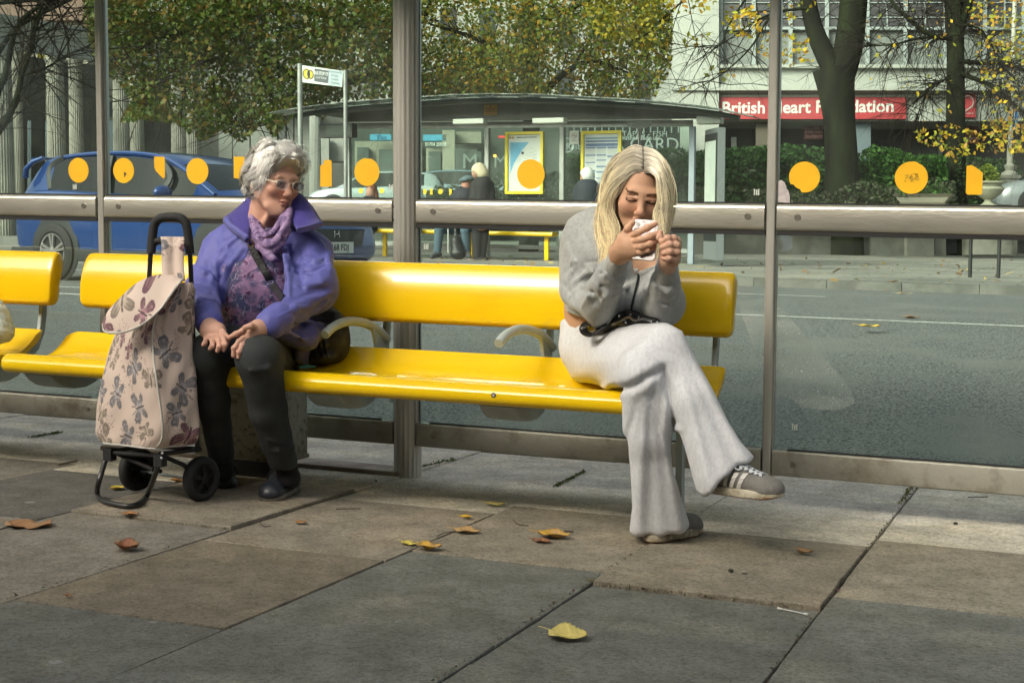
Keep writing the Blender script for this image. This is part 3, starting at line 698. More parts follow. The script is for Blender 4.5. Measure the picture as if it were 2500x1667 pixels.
tb = MB(); xa, xb = X_(845), X_(1690); tb.box(xa, xb, YF - .03, YF + .03, 2.28, 2.385, FL); tb.box(X_(1025), xb, YF - .03, YF + .03, .95, .99, FL); tb.build('transom', M_galv, fs)
for px, w_ in ((852, .07), (1190, .085), (1373, .085), (1560, .03), (1690, .10)):
    p = MB(); x = X_(px); p.box(x - w_ / 2, x + w_ / 2, YF - .05, YF + .05, 0, 2.28, FL); p.build('post', M_bluegrey if px == 1690 else M_galv, fs, bevel=.01)
for a, b in ((852, 1190), (1190, 1373), (1373, 1560), (1560, 1690)):
    g = MB(); g.box(X_(a) + .05, X_(b) - .05, YF - .005, YF + .005, .25, 2.28, FL); g.build('glass_pane', M_fglass, fs)
    g = MB(); g.box(X_(a) + .05, X_(b) - .05, YF - .02, YF + .02, .18, .25, FL); g.build('base_rail', M_galv, fs)
for px, py, kd in ((881, 466, 0), (932, 466, 0), (1036, 468, 0), (1053, 468, 1), (1075, 468, 0), (1100, 469, 1), (1122, 469, 0)):
    s = MB(); p = atY(px, py, YF - .02)
    s.prism(poly_circle(.048, n=16) if kd == 0 else [(-.026, -.055), (.026, -.055), (.026, .055), (-.026, .055)], lambda a, b, d, p=p: p + V(a, d, b), 0, .003); s.build('sticker', mat('sticker_far', (.72, .52, .01), .5), fs)
# advert light box at the right end
ab = MB(); x0, x1 = X_(1713, 400, YF - .5), X_(1760, 400, YF - 1.2)
A = lambda u, v, h: FL(-5.98 + .34 * u - 0.0 * v, YF - .25 - .62 * u + 0, h) + V(v * .9, v * .45, 0)
ab.box(0, 1.15, -.06, .06, .10, 2.20, A); bx = ab.build('advert_box', mat('advert_frame', (.20, .22, .23), .5, .3), fs)
ad = MB(); ad.box(.02, 1.13, -.068, -.058, .40, 2.12, A); ad.build('advert_border', M_black, fs)
ad = MB(); ad.box(.10, 1.02, -.074, -.066, .52, 2.0, A); ad.build('advert_poster', mat('poster_blank', (.50, .54, .50), .4, var=(.42, .47, .44), vs=2), fs)
# notices
def frame_board(px0, px1, py0, py1, name, label):
    b = MB(); a = atY(px0, py0, YF - .05); c = atY(px1, py1, YF - .05)
    x0, x1, z0, z1 = a.x, c.x, c.z, a.z; T = lambda x, y, z: V(x, y, z)
    for q in ((x0, x1, z1 - .05, z1), (x0, x1, z0, z0 + .05)): b.box(q[0], q[1], YF - .09, YF - .03, q[2], q[3], T)
    for q in ((x0, x0 + .05), (x1 - .05, x1)): b.box(q[0], q[1], YF - .09, YF - .03, z0 + .05, z1 - .05, T)
    o = b.build(name, M_yframe, fs); o['label'] = label
    return x0 + .05, x1 - .05, z0 + .05, z1 - .05, o
x0, x1, z0, z1, o = frame_board(1235, 1327, 323, 474, 'map_frame', 'yellow framed map of the coast')
T = lambda x, y, z: V(x, y, z)
b = MB(); b.box(x0, x1, YF - .06, YF - .05, z0, z1, T); b.add([V(x0 + .04, YF - .062, z0 + .30), V(x0 + .11, YF - .062, z0 + .48), V(x0 + .20, YF - .062, z0 + .62), V(x0 + .27, YF - .062, z0 + .72), V(x0 + .38, YF - .062, z1 - .14), V(x0 + .38, YF - .062, z1 - .13), V(x0 + .04, YF - .062, z1 - .13)], [tuple(range(7))], 1)
for q in range(70):
    a_ = rs.uniform(.2, .5); c_ = rs.uniform(.08, .75); b.box(x0 + a_, x0 + a_ + rs.uniform(.01, .08), YF - .0635, YF - .062, z0 + c_, z0 + c_ + .006, T, 2) if a_ > .05 + (c_ - .1) * .5 else None
b.lathe([(.0001, 0), (.025, 0), (.025, .004), (.0001, .004)], lambda p, q, z: V(x0 + .27 + p, YF - .062 - z, z0 + .66 + q), 12, 3)
for j in range(2): b.lathe([(.0001, 0), (.022, 0), (.022, .004), (.0001, .004)], lambda p, q, z, j=j: V(x0 + .04 + j * .05 + p, YF - .062 - z, z1 - .05 + q), 12, 4)
b.box(x0 + .16, x1 - .08, YF - .063, YF - .062, z1 - .055, z1 - .04, T, 3)
b.build('map_sheet', [mat('map_paper', (.52, .55, .52), .6), mat('map_sea', (.12, .34, .52), .6), mat('map_line', (.33, .34, .33), .7), M_ink, mat('badge_brown', (.35, .2, .05), .6)], o)
x0, x1, z0, z1, o = frame_board(1420, 1517, 321, 474, 'timetable_frame', 'yellow framed timetable')
b = MB(); b.box(x0, x1, YF - .06, YF - .05, z0, z1, T)
for j in range(3):
    cx0 = x0 + .03 + j * (x1 - x0 - .04) / 3; cx1 = cx0 + (x1 - x0) / 3 - .03; h = z1 - .22
    while h > z0 + .05:
        bh = rs.uniform(.02, .03); b.box(cx0, cx1, YF - .062, YF - .06, h - bh, h, T, 1); h -= bh + .01
        for r_ in range(rs.randint(3, 7)):
            b.box(cx0 + .008, cx1 - .008, YF - .062, YF - .06, h - .006, h, T, 2); h -= .018
for hh, tt in ((.06, .03), (.11, .03), (.16, .05)): b.box(x0 + .03, x1 - .02, YF - .062, YF - .06, z1 - hh - tt, z1 - hh, T, 1 if hh > .1 else 3)
b.build('timetable_sheet', [mat('timetable_paper', (.50, .53, .52), .6), mat('timetable_blue', (.10, .15, .28), .6), mat('timetable_grey', (.33, .35, .33), .6), mat('timetable_top', (.16, .26, .36), .6)], o)
b = MB(); a = atY(1391, 320, YF - .05); c = atY(1413, 353, YF - .05); b.box(a.x, c.x, YF - .06, YF - .04, c.z, a.z, T)
mx_, mz_ = (a.x + c.x) / 2, a.z - .085
b.sweep([V(mx_ + .045 * math.cos(t_), YF - .063, mz_ + .045 * math.sin(t_)) for t_ in np.linspace(0, 6.28, 20)], rrect(.006, .008, .002), mi=1, up=(0, 1, 0)); b.sweep([V(mx_ - .03, YF - .063, mz_ + .03), V(mx_ + .03, YF - .063, mz_ - .03)], rrect(.006, .008, .002), mi=1, up=(0, 1, 0))
b.box(mx_ - .02, mx_ + .03, YF - .0635, YF - .062, mz_ - .004, mz_ + .004, T, 2); b.box(mx_ - .05, mx_ + .05, YF - .0635, YF - .062, mz_ - .085, mz_ - .078, T, 2)
b.build('no_smoking_sign', [M_white, mat('dim_red', (.25, .12, .1), .6), M_ink], fs)
b = MB(); a = atY(1182, 257, YF - .32); c = atY(1213, 281, YF - .32); b.box(a.x, c.x, YF - .33, YF - .31, c.z, a.z, T)
for j in range(3): b.box(a.x + .03, c.x - .03, YF - .334, YF - .33, a.z - .075 - j * .04, a.z - .063 - j * .04, T, 1)
b.box((a.x + c.x) / 2 - .01, (a.x + c.x) / 2 + .01, YF - .334, YF - .33, a.z - .045, a.z - .02, T, 1)
b.build('warning_label', [mat('label_orange', (.45, .24, .03), .6), mat('label_ink', (.18, .08, .02), .7)], fs)
b = MB(); p = atY(832, 283, YF - .33)
text_mesh('6304 0207', .085, lambda x, y, z: p + V(x, z, y), b, ext=.002); b.build('stop_number', mat('dim_white', (.28, .29, .28), .6), fs)
b = MB(); a = atY(786, 304, YF - .6); c = atY(866, 336, YF - .6); b.box(a.x, c.x, YF - .7, YF - .5, c.z, a.z, T); b.box(a.x + .14, c.x - .03, YF - .706, YF - .70, c.z + .03, a.z - .03, T, 1); b.build('display_screen', [M_black, mat('screen_green', (.03, .045, .035), .3)], fs, bevel=.01)
for (a, b_, c, d, Y) in ((1105, 1180, 291, 305, YF - .9), (1299, 1376, 289, 303, YF - .9), (1700, 1760, 283, 305, YF - .7)):
    q = MB(); p0 = atY(a, c, Y); p1 = atY(b_, d, Y); q.box(p0.x, p1.x, Y, Y + .2, p1.z + .02, p0.z, T); q.build('strip_light', mat('light_cover', (.42, .44, .40), .4), fs, bevel=.015)
q = MB(); p = atY(1560, 297, YF - .31)
q.prism([(.24 * math.cos(t_), .12 * math.sin(t_)) for t_ in np.linspace(math.pi, 2 * math.pi, 16)], lambda a, b, d: p + V(a, d, b), 0, .02); q.build('badge', mat('badge_dark', (.06, .07, .065), .4), fs)
# far bench
fb = thing('bus_bench', 'yellow bench inside the far bus shelter', 'bench', FL(-10.5, 23.3, 0))
q = MB(); q.sweep([FL(X_(906, 557, 23.3), 23.3, .45), FL(X_(1355, 560, 23.3), 23.3, .45)], rrect(.30, .075, .03), up=(0, 0, 1)); q.build('seat', M_yseat, fb, smooth=50)
for px in (1335, 940, 1150):
    q = MB(); x = X_(px, 600, 23.3); q.box(x - .035, x + .035, 23.27, 23.33, 0, .42, FL); q.build('leg', M_yseat, fb)

# ---- bus stop flag
Ys = 21.6
st = thing('bus_stop_sign', 'white bus stop flag on a tall double pole behind the far shelter roof', 'sign', FL(X_(733, 300, Ys), Ys, 0))
def TS(px, py): return atY(px, py, Ys)
for px, pt, wd in ((732, 156, .045), (843, 172, .035)):
    q = MB(); a = TS(px, pt); q.tube([V(a.x, Ys, SA * a.x + FG), V(a.x, Ys, a.z)], wd, 8); q.build('pole', M_galv, st, smooth=60)
q = MB(); c4 = [TS(737, 201), TS(835, 213), TS(838, 174), TS(737, 160)]
q.add(c4 + [p + V(0, .02, 0) for p in c4], [(0, 1, 2, 3), (7, 6, 5, 4), (0, 4, 5, 1), (1, 5, 6, 2), (2, 6, 7, 3), (3, 7, 4, 0)]); q.build('sign_panel', M_white, st)
def onflag(u, v): # u along 0..1, v up 0..1
    return c4[0].lerp(c4[1], u).lerp(c4[3].lerp(c4[2], u), v)
fx = (c4[1] - c4[0]); fy = (c4[3] - c4[0]); fl_, fh = fx.length, fy.length
FT = lambda u0, v0: (lambda x, y, z: c4[0] + fx * (u0 + x / fl_) + fy * (v0 + y / fh) + V(0, -.006 - z, 0))
q = MB()
q.add([onflag(.31, .14) + V(0, -.004, 0), onflag(.66, .12) + V(0, -.004, 0), onflag(.66, .9) + V(0, -.004, 0), onflag(.31, .92) + V(0, -.004, 0)], [(0, 1, 2, 3)], 1)
q.add([onflag(.66, .02) + V(0, -.003, 0), onflag(.99, .02) + V(0, -.003, 0), onflag(.99, .98) + V(0, -.003, 0), onflag(.66, .98) + V(0, -.003, 0)], [(0, 1, 2, 3)], 3)
for u0, r_ in ((.12, .075), (.22, .065)):
    T2 = FT(u0, .52); q.add([T2(r_ * math.cos(a), r_ * 1.25 * math.sin(a), 0) for a in np.linspace(0, 6.28, 20)[:-1]], [tuple(range(19))], 2)
    q.sweep([T2(r_ * .8 * math.cos(a), r_ * math.sin(a), .002) for a in np.linspace(0, 6.28, 20)], rrect(.016, .004, .001), mi=1, up=(0, 1, 0))
text_mesh('BUS STOP CP', .075, FT(.485, .64), q, 0, True, squash=.62); text_mesh('Lord Street', .06, FT(.485, .40), q, 0, squash=.72)
for j, s in enumerate(('Route towards', 'Birkdale,', 'Ainsdale,', 'Woodvale')): text_mesh(s, .055, FT(.83, .84 - j * .22), q, 1, squash=.75)
q.build('sign_print', [mat('flag_white', (.6, .62, .6), .6), mat('flag_grey', (.075, .085, .10), .6), mat('flag_yellow', (.60, .48, .03), .6), mat('flag_blue', (.38, .46, .50), .6)], st)

# ---- colonnade on the left
cl = thing('colonnade', 'grey stone colonnade with tall fluted columns behind the blue car', 'building', at(200, 560, 44))
Dc = lambda px: 40.5 + 7.3 * px / 454.
def column(px, w_px, ytop, mb, D=None, dark=False, z1=None):
    D = D or Dc(px); r = w_px / 3564. * D / 2; b = at(px, 620, D); z0 = SA * b.x + FG; zt = at(px, ytop, D).z; k = 48
    prof = [r * (1 - (.07 if j % 2 else 0)) for j in range(k)]; vs = []
    for h, s_ in ((z0, 1.0), (z0 + (zt - z0) * .5, .97), (zt - .28, .88)):
        vs += [V(b.x + prof[j] * s_ * math.cos(2 * math.pi * j / k), b.y + prof[j] * s_ * math.sin(2 * math.pi * j / k), h) for j in range(k)]
    mb.add(vs, [(i * k + j, i * k + (j + 1) % k, (i + 1) * k + (j + 1) % k, (i + 1) * k + j) for i in range(2) for j in range(k)])
    mb.lathe([(r * .9, zt - .28), (r * .98, zt - .25), (r * .9, zt - .22), (r * .92, zt - .14), (r * 1.12, zt - .05), (r * 1.12, zt)], lambda p, q, z: V(b.x + p, b.y + q, z), 24)
for px, w_, yt, D in ((14, 52, 128, None), (48, 30, 128, 43), (143, 46, 146, None), (192, 36, 150, 45.5), (79, 20, 170, 50), (226, 16, 185, 52), (301, 42, 165, None), (337, 40, 168, 48), (440, 38, 177, None), (476, 38, 180, 50.5), (100, 22, 175, 49)):
    q = MB(); column(px, w_, yt, q, D); q.build('column', M_stone, cl, smooth=40)
q = MB(); q.prect(-120, 62, 470, 62, Dc, 1)  if False else None
def sloped(mb, pts, Df, th, off=0, mi=0):
    f_ = [at(x, y, Df(x) - off) for x, y in pts]; b_ = [p + V(.0, th, 0) for p in f_]; k = len(pts)
    mb.add(f_ + b_, [tuple(range(k)), tuple(range(2 * k - 1, k - 1, -1))] + [(j, k + j, k + (j + 1) % k, (j + 1) % k) for j in range(k)], mi)
q = MB(); sloped(q, [(-80, 108), (460, 179), (460, 122), (-80, 30)], Dc, 1.2); q.build('entablature', M_stone2, cl)
q = MB(); sloped(q, [(-80, 30), (460, 120), (460, 111), (-80, 20)], Dc, 1.6, .6); sloped(q, [(-80, 40), (460, 127), (460, 121), (-80, 31)], Dc, 1.4, .3); q.build('cornice', M_stone2, cl)
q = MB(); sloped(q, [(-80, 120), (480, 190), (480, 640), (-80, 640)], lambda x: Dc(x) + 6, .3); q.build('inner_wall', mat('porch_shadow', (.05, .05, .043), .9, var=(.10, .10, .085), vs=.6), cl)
for px0, px1, y0 in ((113, 120, 172), (262, 281, 190), (70, 76, 300), (30, 36, 190)):
    q = MB(); q.prect(px0, y0, px1, 600, lambda x: Dc(x) + 5.6, .1); q.prect(px0, 295, px1, 560, lambda x: Dc(x) + 5.5, .05, mi=1); q.build('bright_gap', [M_cream, mat('pale_shutter', (.42, .52, .56), .7)], cl)
q = MB(); q.prect(265, 250, 281, 285, lambda x: Dc(x) + 5.3, .1); q.build('window', M_win, cl)
# roofs and walls above and behind the trees
bd = thing('town_building', 'pale stone building glimpsed behind the green trees', 'building', at(800, 500, 64))
q = MB(); q.prect(180, -420, 1650, 640, 66, 6); q.build('wall', M_stone2, bd)
for px in range(220, 1640, 95):
    for py in (-150, 20, 170):
        q = MB(); q.prect(px, py, px + 36, py + 95, 66, .3, .12); q.build('window', M_win, bd)
hl = thing('hall_building', 'red brown roofed building above the colonnade at the left edge', 'building', at(80, 500, 58))
q = MB(); q.prect(-200, -420, 214, 300, 57, 3); q.build('wall', M_cream, hl)
q = MB(); q.prect(-200, -60, 214, 50, 56.6, 3, 0); q.build('roof', mat('red_brown_roof', (.20, .135, .105), .85, var=(.15, .10, .08), vs=1.4), hl)
# piers between colonnade and shops
pi_ = thing('stone_frontage', 'grey stone frontage with flat piers and a fluted column left of the far shelter', 'building', at(650, 560, 52))
q = MB(); q.prect(486, 150, 905, 640, 54, 1.5); q.build('wall', mat('frontage_dark', (.10, .105, .095), .8, var=(.15, .15, .14), vs=.7), pi_)
for a, b_, c_ in ((534, 566, 0), (568, 609, 0), (612, 676, 0), (680, 697, 1), (700, 716, 0), (719, 755, 0)):
    q = MB(); q.prect(a, 255, b_, 640, 53.6, .3, .2); q.build('pier', mat('pier_grey', (.22, .23, .21), .8, var=(.17, .175, .16), vs=.9) if not c_ else M_spand, pi_)
q = MB(); column(771, 30, 262, q, 51); q.build('column', M_stone2, pi_, smooth=40)
q = MB(); q.prect(783, 335, 803, 600, 52, .4); q.build('wall_panel', M_stone2, pi_); q = MB(); q.prect(806, 330, 850, 395, 52.5, .4); q.build('wall_panel', M_stone2, pi_)
q = MB(); q.prect(600, 240, 905, 262, 53, .6, .6); q.build('fascia', M_stone2, pi_)
q = MB(); p = at(630, 296, 52.8); q.prism([(.28 * math.cos(t_), .28 * math.sin(t_)) for t_ in np.linspace(0, math.pi, 14)], lambda a, b, d: p + V(a, d, b), 0, .05); q.build('fanlight', mat('pale_glass', (.42, .5, .5), .4), pi_)
# shops seen through the far shelter
sp_ = thing('shop_row', 'cream and dark shopfronts with a cyan sign seen through the far shelter', 'building', at(1100, 560, 48))
q = MB(); q.prect(860, 262, 1720, 640, 50, 2); q.build('wall', mat('shop_dark', (.045, .052, .046), .7, var=(.07, .078, .07), vs=.6), sp_)
for a in ((866, 345, 1030, 440, 49.4, .4), (1040, 362, 1079, 430, 49.2, .4), (1080, 318, 1110, 425, 49, .4, .2), (1112, 322, 1175, 350, 49.3, .3)): q = MB(); q.prect(*a); q.build('cream_front', M_cream, sp_)
for a in ((872, 360, 900, 420, 49.2, .3, .1), (925, 365, 1000, 425, 49.2, .3, .1), (1046, 370, 1076, 430, 49, .3, .1), (1112, 370, 1175, 440, 49, .3, .2)): q = MB(); q.prect(*a); q.build('shop_window', mat('shop_glass', (.10, .12, .11), .2, var=(.05, .06, .055), vs=.8), sp_)
for a in ((903, 328, 955, 343, 48.8, .2), (1033, 329, 1090, 344, 48.8, .2)): q = MB(); q.prect(*a); q.build('sign_board', M_cyan, sp_)
TT = lambda px, py, D, s=1.: (lambda x, y, z, p=at(px, py, D): p + V(x * .928, x * .372, y) + V(.0, -.02 - z, 0))
q = MB(); text_mesh('Tiles', .19, TT(932, 336, 48.7), q, 1, True); text_mesh('01704 25018', .17, TT(1064, 353, 48.7), q, 0, True, squash=.78)
text_mesh('M', .7, TT(1148, 396, 48.7), q, 2); text_mesh('M', .6, TT(1222, 396, 48.7), q, 2); text_mesh('RESTAURANT & BAR', .12, TT(1133, 367, 48.7), q, 2, squash=.8)
q.build('lettering', [M_white, mat('sign_navy', (.02, .10, .2), .6), mat('grey_letters', (.22, .24, .23), .6)], sp_)
q = MB(); q.prect(1217, 332, 1241, 336, 48.5, .1); q.build('red_light', mat('red_strip', (.5, .02, .02), .5, emit=((1, .05, .04), .8)), sp_)
q = MB(); p = at(1209, 381, 48.4); q.lathe([(.0001, 0), (.05, 0), (.05, .05), (.0001, .05)], lambda a, b, z: p + V(a, -z, b), 10); q.build('orange_lamp', mat('orange_lamp', (.6, .2, .02), .5, emit=((1, .35, .05), 2.0)), sp_)
sg = thing('restaurant_sign', 'black restaurant board lettered CARD above the hedge', 'sign', at(1500, 345, 40))
q = MB(); q.prect(1388, 310, 1660, 366, 40, .1); q.build('board', M_black, sg)
q = MB(); text_mesh('STEAK - TAPAS - FISH', .215, TT(1538, 328, 39.9), q, 0, squash=1.02, font_bold=False); text_mesh('info@featherblade.uk', .17, TT(1543, 337, 39.9), q, 0, True)
text_mesh('A LA CARD', .50, TT(1545, 354, 39.9), q, 0, squash=1.0); text_mesh('Restaurant', .24, TT(1425, 359, 39.9), q, 0, True, squash=.9)
q.sweep([TT(1384, 355, 39.8)(.19 * math.cos(a), .19 * math.sin(a), 0) for a in np.linspace(0, 6.28, 20)], rrect(.03, .01, .003), up=(0, 1, 0)); q.build('lettering', mat('board_letters', (.40, .42, .42), .6), sg)
q = MB()
for px in range(1400, 1660, 17): q.prect(px, 309, px + 3, 324, 39.9, .03)
q.build('railing', M_frame, sg)
# ---- charity shop
Db = lambda px: 41 - 1.1 * (px - 1735) / 477.
ch = thing('shop_building', 'pale shop building with a red British Heart Foundation sign and grey window bands', 'building', at(2000, 560, 40.5))
q = MB(); q.prect(1640, -450, 1755, 640, Db, 3, .35); q.build('pier', M_stone2, ch)
q = MB(); q.prect(1755, -450, 2700, 160, Db, 2.5, -.1); q.build('wall', M_spand, ch)
q = MB(); q.prect(1755, 166, 2700, 208, Db, 2.6, .1); q.build('band', M_stone2, ch); q = MB(); q.prect(1640, 236, 2700, 296, Db, 2.6, .0); q.build('band', M_stone2, ch)
for a, b_, o_ in ((158, 166, .3), (206, 213, .25), (213, 221, .45), (221, 227, .3), (227, 237, .12)):
    q = MB(); q.prect(1640 if a > 200 else 1752, a, 2700, b_, Db, 2.2, o_); q.build('cornice', M_stone2 if a != 221 else M_stone, ch)
cols = [1760, 1840, 1930, 2019, 2118, 2211, 2309, 2405, 2500, 2600]
q = MB(); q.prect(1755, -140, 2700, 66, Db, .5, -.0); q.prect(1755, -450, 2700, -230, Db, .5, -.0); q.build('window', mat('office_glass', (.03, .03, .036), .25, var=(.05, .045, .05), vs=1.2), ch)
q = MB()
for c_ in cols: q.prect(c_ - 5, -450, c_ + 5, 158, Db, .3, .12); q.prect(c_ + 46, -450, c_ + 50, 66, Db, .2, .06)
for y_ in (-232, -145, 66): q.prect(1755, y_, 2700, y_ + 7, Db, .3, .09)
for y_ in (6, 42): q.prect(1755, y_, 2700, y_ + 2, Db, .2, .05)
q.build('window_frame', M_frame, ch)
for a, b_ in ((1995, 2016), (2129, 2192), (2363, 2395)):
    q = MB(); q.prect(a, 33, b_, 36, Db, .05, .02); q.build('tube_light', mat('tube_light', (.9, .9, .7), .5, emit=((1, .95, .6), 1.6)), ch)
q = MB(); q.prect(1640, 296, 2700, 640, lambda x: Db(x) + 1.5, .3); q.build('shopfront', M_void, ch)
for a, b_, mt in ((2087, 2126, mat('slate_pillar', (.10, .135, .16), .6)), (1745, 1757, M_black), (1845, 1875, mat('brown_post', (.09, .075, .055), .7)), (2292, 2300, M_black)):
    q = MB(); q.prect(a, 296, b_, 640, lambda x: Db(x) + .2, .5); q.build('pillar', mt, ch)
sgn = MB(); sgn.prect(1735, 238, 2212, 291, Db, .12, .16); so_ = sgn.build('sign_board', M_red, ch)
def onB(px, py, off): 
    p = at(px, py, Db(px) - off); e = (at(px + 100, py - 1.3, Db(px + 100) - off) - p).normalized()
    return lambda x, y, z: p + e * x + V(0, 0, y) + V(0, -z, 0)
q = MB(); text_mesh('British Heart Foundation', .47, onB(1970, 263, .18), q, 0, True, squash=.985); q.build('lettering', M_white, ch)
q = MB(); q.prect(2346, 230, 2382, 287, Db, .12, .16); q.build('logo_board', M_red, ch)
q = MB(); Tn = onB(2362, 250, .19); q.sweep([Tn(.16 * math.cos(t_) * 1, .17 * math.sin(t_), 0) for t_ in np.linspace(2.6, -1.2, 14)] + [Tn(-.10, -.27, 0), Tn(-.2, -.22, 0)], rrect(.04, .01, .003), up=(0, 1, 0)); q.sweep([Tn(x / 100., (-.30 if x % 10 else -.24), 0) for x in range(-18, 20, 5)], rrect(.025, .01, .003), up=(0, 1, 0)); q.build('logo', mat('dim_logo', (.45, .3, .3), .6), ch)
q = MB(); q.prect(1962, 305, 2008, 340, lambda x: Db(x) + .9, .05); text_mesh('WELCOME TO', .13, onB(1987, 313, -.85), q, 1, True, squash=.8); text_mesh('British Heart', .12, onB(1987, 322, -.85), q, 1, True, squash=.8); text_mesh('Southport', .13, onB(1987, 333, -.85), q, 1, True, squash=.9); q.build('window_poster', [mat('dim_red2', (.14, .015, .02), .5), mat('poster_text', (.42, .22, .22), .6)], ch)
q = MB(); q.prect(2355, 300, 2388, 350, lambda x: Db(x) + .9, .05); text_mesh('port', .16, onB(2371, 339, -.85), q, 1, True); q.build('window_poster', [mat('dim_red2', (.14, .015, .02), .5), mat('poster_text', (.42, .22, .22), .6)], ch)
q = MB(); q.prect(1785, 335, 1798, 363, lambda x: Db(x) + .9, .05); q.build('notice', M_white, ch)
# ---- garden wall, planter, urn, lamp
M_wall = mat('garden_stone', (.16, .155, .13), .85, var=(.09, .09, .078), vs=1.6, var2=(.24, .235, .2), v2s=.7, bump=.4, bs=12)
gw = thing('garden_wall', 'low weathered stone garden wall below the hedge on the far pavement', 'wall', at(1990, 622, 34.5))
Dw = lambda px: 33.4 + 2.6 * (px - 1770) / 510.
q = MB(); q.prect(1380, 505, 2122, 624, Dw, .4); q.build('wall', M_wall, gw)
q = MB(); q.prect(2126, 500, 2213, 625, Dw, .4, .08); q.build('panel', mat('pale_wall', (.30, .295, .255), .85, var=(.2, .2, .17), vs=2), gw)
for a in (1870, 2098): q = MB(); q.prect(a, 505, a + 9, 622, Dw, .2, .06); q.build('slot', M_void, gw)
q = MB(); q.prect(2215, 498, 2281, 625, Dw, .9, .22); q.prect(2283, 500, 2310, 624, lambda x: Dw(x) + .3, .4, .22); q.build('pier', mat('pier_pale', (.34, .33, .285), .85, var=(.27, .265, .23), vs=2), gw)
q = MB(); q.prect(2312, 500, 2336, 618, lambda x: Dw(x) + .3, .3, .1); q.build('end_post', M_black, gw)
def Tb(p): return lambda a, b, z: V(p.x + a, p.y + b, p.z + z)
p = at(2255, 506, 33.6); pl_ = thing('planter', 'wide pale stone trough planter standing on the garden wall', 'planter', p)
q = MB(); s_ = 33.6 / 3564.
for (w0, z0, w1, z1) in ((50, -.06, 55, .05), (55, .05, 52, .10), (52, .10, 62, .22), (62, .22, 70, .26), (70, .26, 70, .30)):
    a, b_ = w0 * s_, w1 * s_; q.box8([p + V(-a, -.3, z0), p + V(a, -.3, z0), p + V(a, .3, z0), p + V(-a, .3, z0), p + V(-b_, -.36, z1), p + V(b_, -.36, z1), p + V(b_, .36, z1), p + V(-b_, .36, z1)])
q.build('trough', M_cream, pl_)
p = at(2412, 506, 33.0); ur = thing('urn', 'pale stone goblet urn holding a yellow green shrub', 'urn', p); s_ = 33. / 3564.
q = MB(); q.lathe([(r * s_, z * s_) for r, z in ((24, -2), (24, 4), (16, 7), (9, 13), (9, 18), (16, 22), (30, 32), (38, 44), (36, 48), (30, 51), (31, 56), (42, 59), (42, 63), (36, 63))], Tb(p), 28); q.build('bowl', mat('urn_stone', (.36, .355, .27), .85, var=(.27, .265, .2), vs=4), ur, smooth=35)
q = MB(); q.prect(2365, 500, 2470, 622, 33.8, .5); tag(q.build('urn_plinth', M_wall), 'grey stone plinth under the goblet urn', 'plinth')
p = at(2462, 505, 36.); lp = thing('lamp_post', 'pale fluted lamp post standing on a dark stone pedestal at the right', 'street lamp', p); s_ = 36. / 3564.
q = MB(); q.box(p.x - 24 * s_, p.x + 24 * s_, p.y - .25, p.y + .25, p.z - 1.2, p.z + 75 * s_); q.box(p.x - 28 * s_, p.x + 28 * s_, p.y - .3, p.y + .3, p.z + 68 * s_, p.z + 76 * s_); q.build('pedestal', M_wall, lp)
q = MB(); q.lathe([(19 * s_, 76 * s_), (19 * s_, 82 * s_), (9 * s_, 88 * s_), (12 * s_, 95 * s_), (14 * s_, 100 * s_), (7 * s_, 104 * s_), (7.5 * s_, 130 * s_), (6 * s_, 190 * s_), (5 * s_, 620 * s_)], Tb(p), 16); q.build('column', mat('lamp_cream', (.40, .39, .33), .6), lp, smooth=40)
q = MB(); q.lathe([(.05, 620 * s_), (.25, 630 * s_), (.3, 670 * s_), (.08, 690 * s_)], Tb(p), 12); q.build('lantern', M_white, lp, smooth=40)
q = MB(); q.tube([p + V(.12, -.05, 185 * s_), p + V(.12, -.05, 240 * s_)], .035, 8); q.build('blue_tag', mat('blue_plastic', (.02, .22, .6), .5), lp)
# barrier hoops
for px, nm in ((2370, 'left'), (2437, 'right')): pass
bh = thing('cycle_hoop', 'black metal cycle stand with two legs near the far kerb', 'cycle stand', gfar(2400, 678))
a, b_ = gfar(2368, 677), gfar(2437, 679); zt = .84
q = MB(); q.tube(smooth_path([a, a + V(0, 0, zt - .12), a + V(.03, 0, zt - .03), a + V(.12, .0, zt)], 4) + smooth_path([b_ + V(-.12, 0, zt), b_ + V(-.03, 0, zt - .03), b_ + V(0, 0, zt - .12), b_], 4), .027, 10); q.build('hoop', M_black, bh, smooth=60)
# ================================================================== TREES AND LEAVES
def leaf_mat(name, trans=.35):
    if name in _m: return _m[name]
    mt = bpy.data.materials.new(name); mt.use_nodes = True; _m[name] = mt
    n = mt.node_tree.nodes; l = mt.node_tree.links; n.remove(n['Principled BSDF']); o = n['Material Output']
    a = n.new('ShaderNodeAttribute'); a.attribute_name = 'col'
    d = n.new('ShaderNodeBsdfPrincipled'); d.inputs['Roughness'].default_value = .55; d.inputs['Specular IOR Level'].default_value = .35; t = n.new('ShaderNodeBsdfTranslucent'); m = n.new('ShaderNodeMixShader'); m.inputs[0].default_value = trans
    l.new(a.outputs['Color'], d.inputs['Base Color']); l.new(a.outputs['Color'], t.inputs[0]); l.new(d.outputs[0], m.inputs[1]); l.new(t.outputs[0], m.inputs[2]); l.new(m.outputs[0], o.inputs[0]); return mt
M_leaf = leaf_mat('leaves')
M_bark = mat('dark_bark', (.013, .013, .010), .95, spec=.08, var=(.022, .027, .014), vs=3, bump=.8, bs=14, stretch=(1, 1, .3))
M_twig = mat('twigs', (.02, .016, .013), .9, spec=.1)
def in_poly(x, y, P):
    c = False; j = len(P) - 1
    for i in range(len(P)):
        if (P[i][1] > y) != (P[j][1] > y) and x < (P[j][0] - P[i][0]) * (y - P[i][1]) / (P[j][1] - P[i][1]) + P[i][0]: c = not c
        j = i
    return c
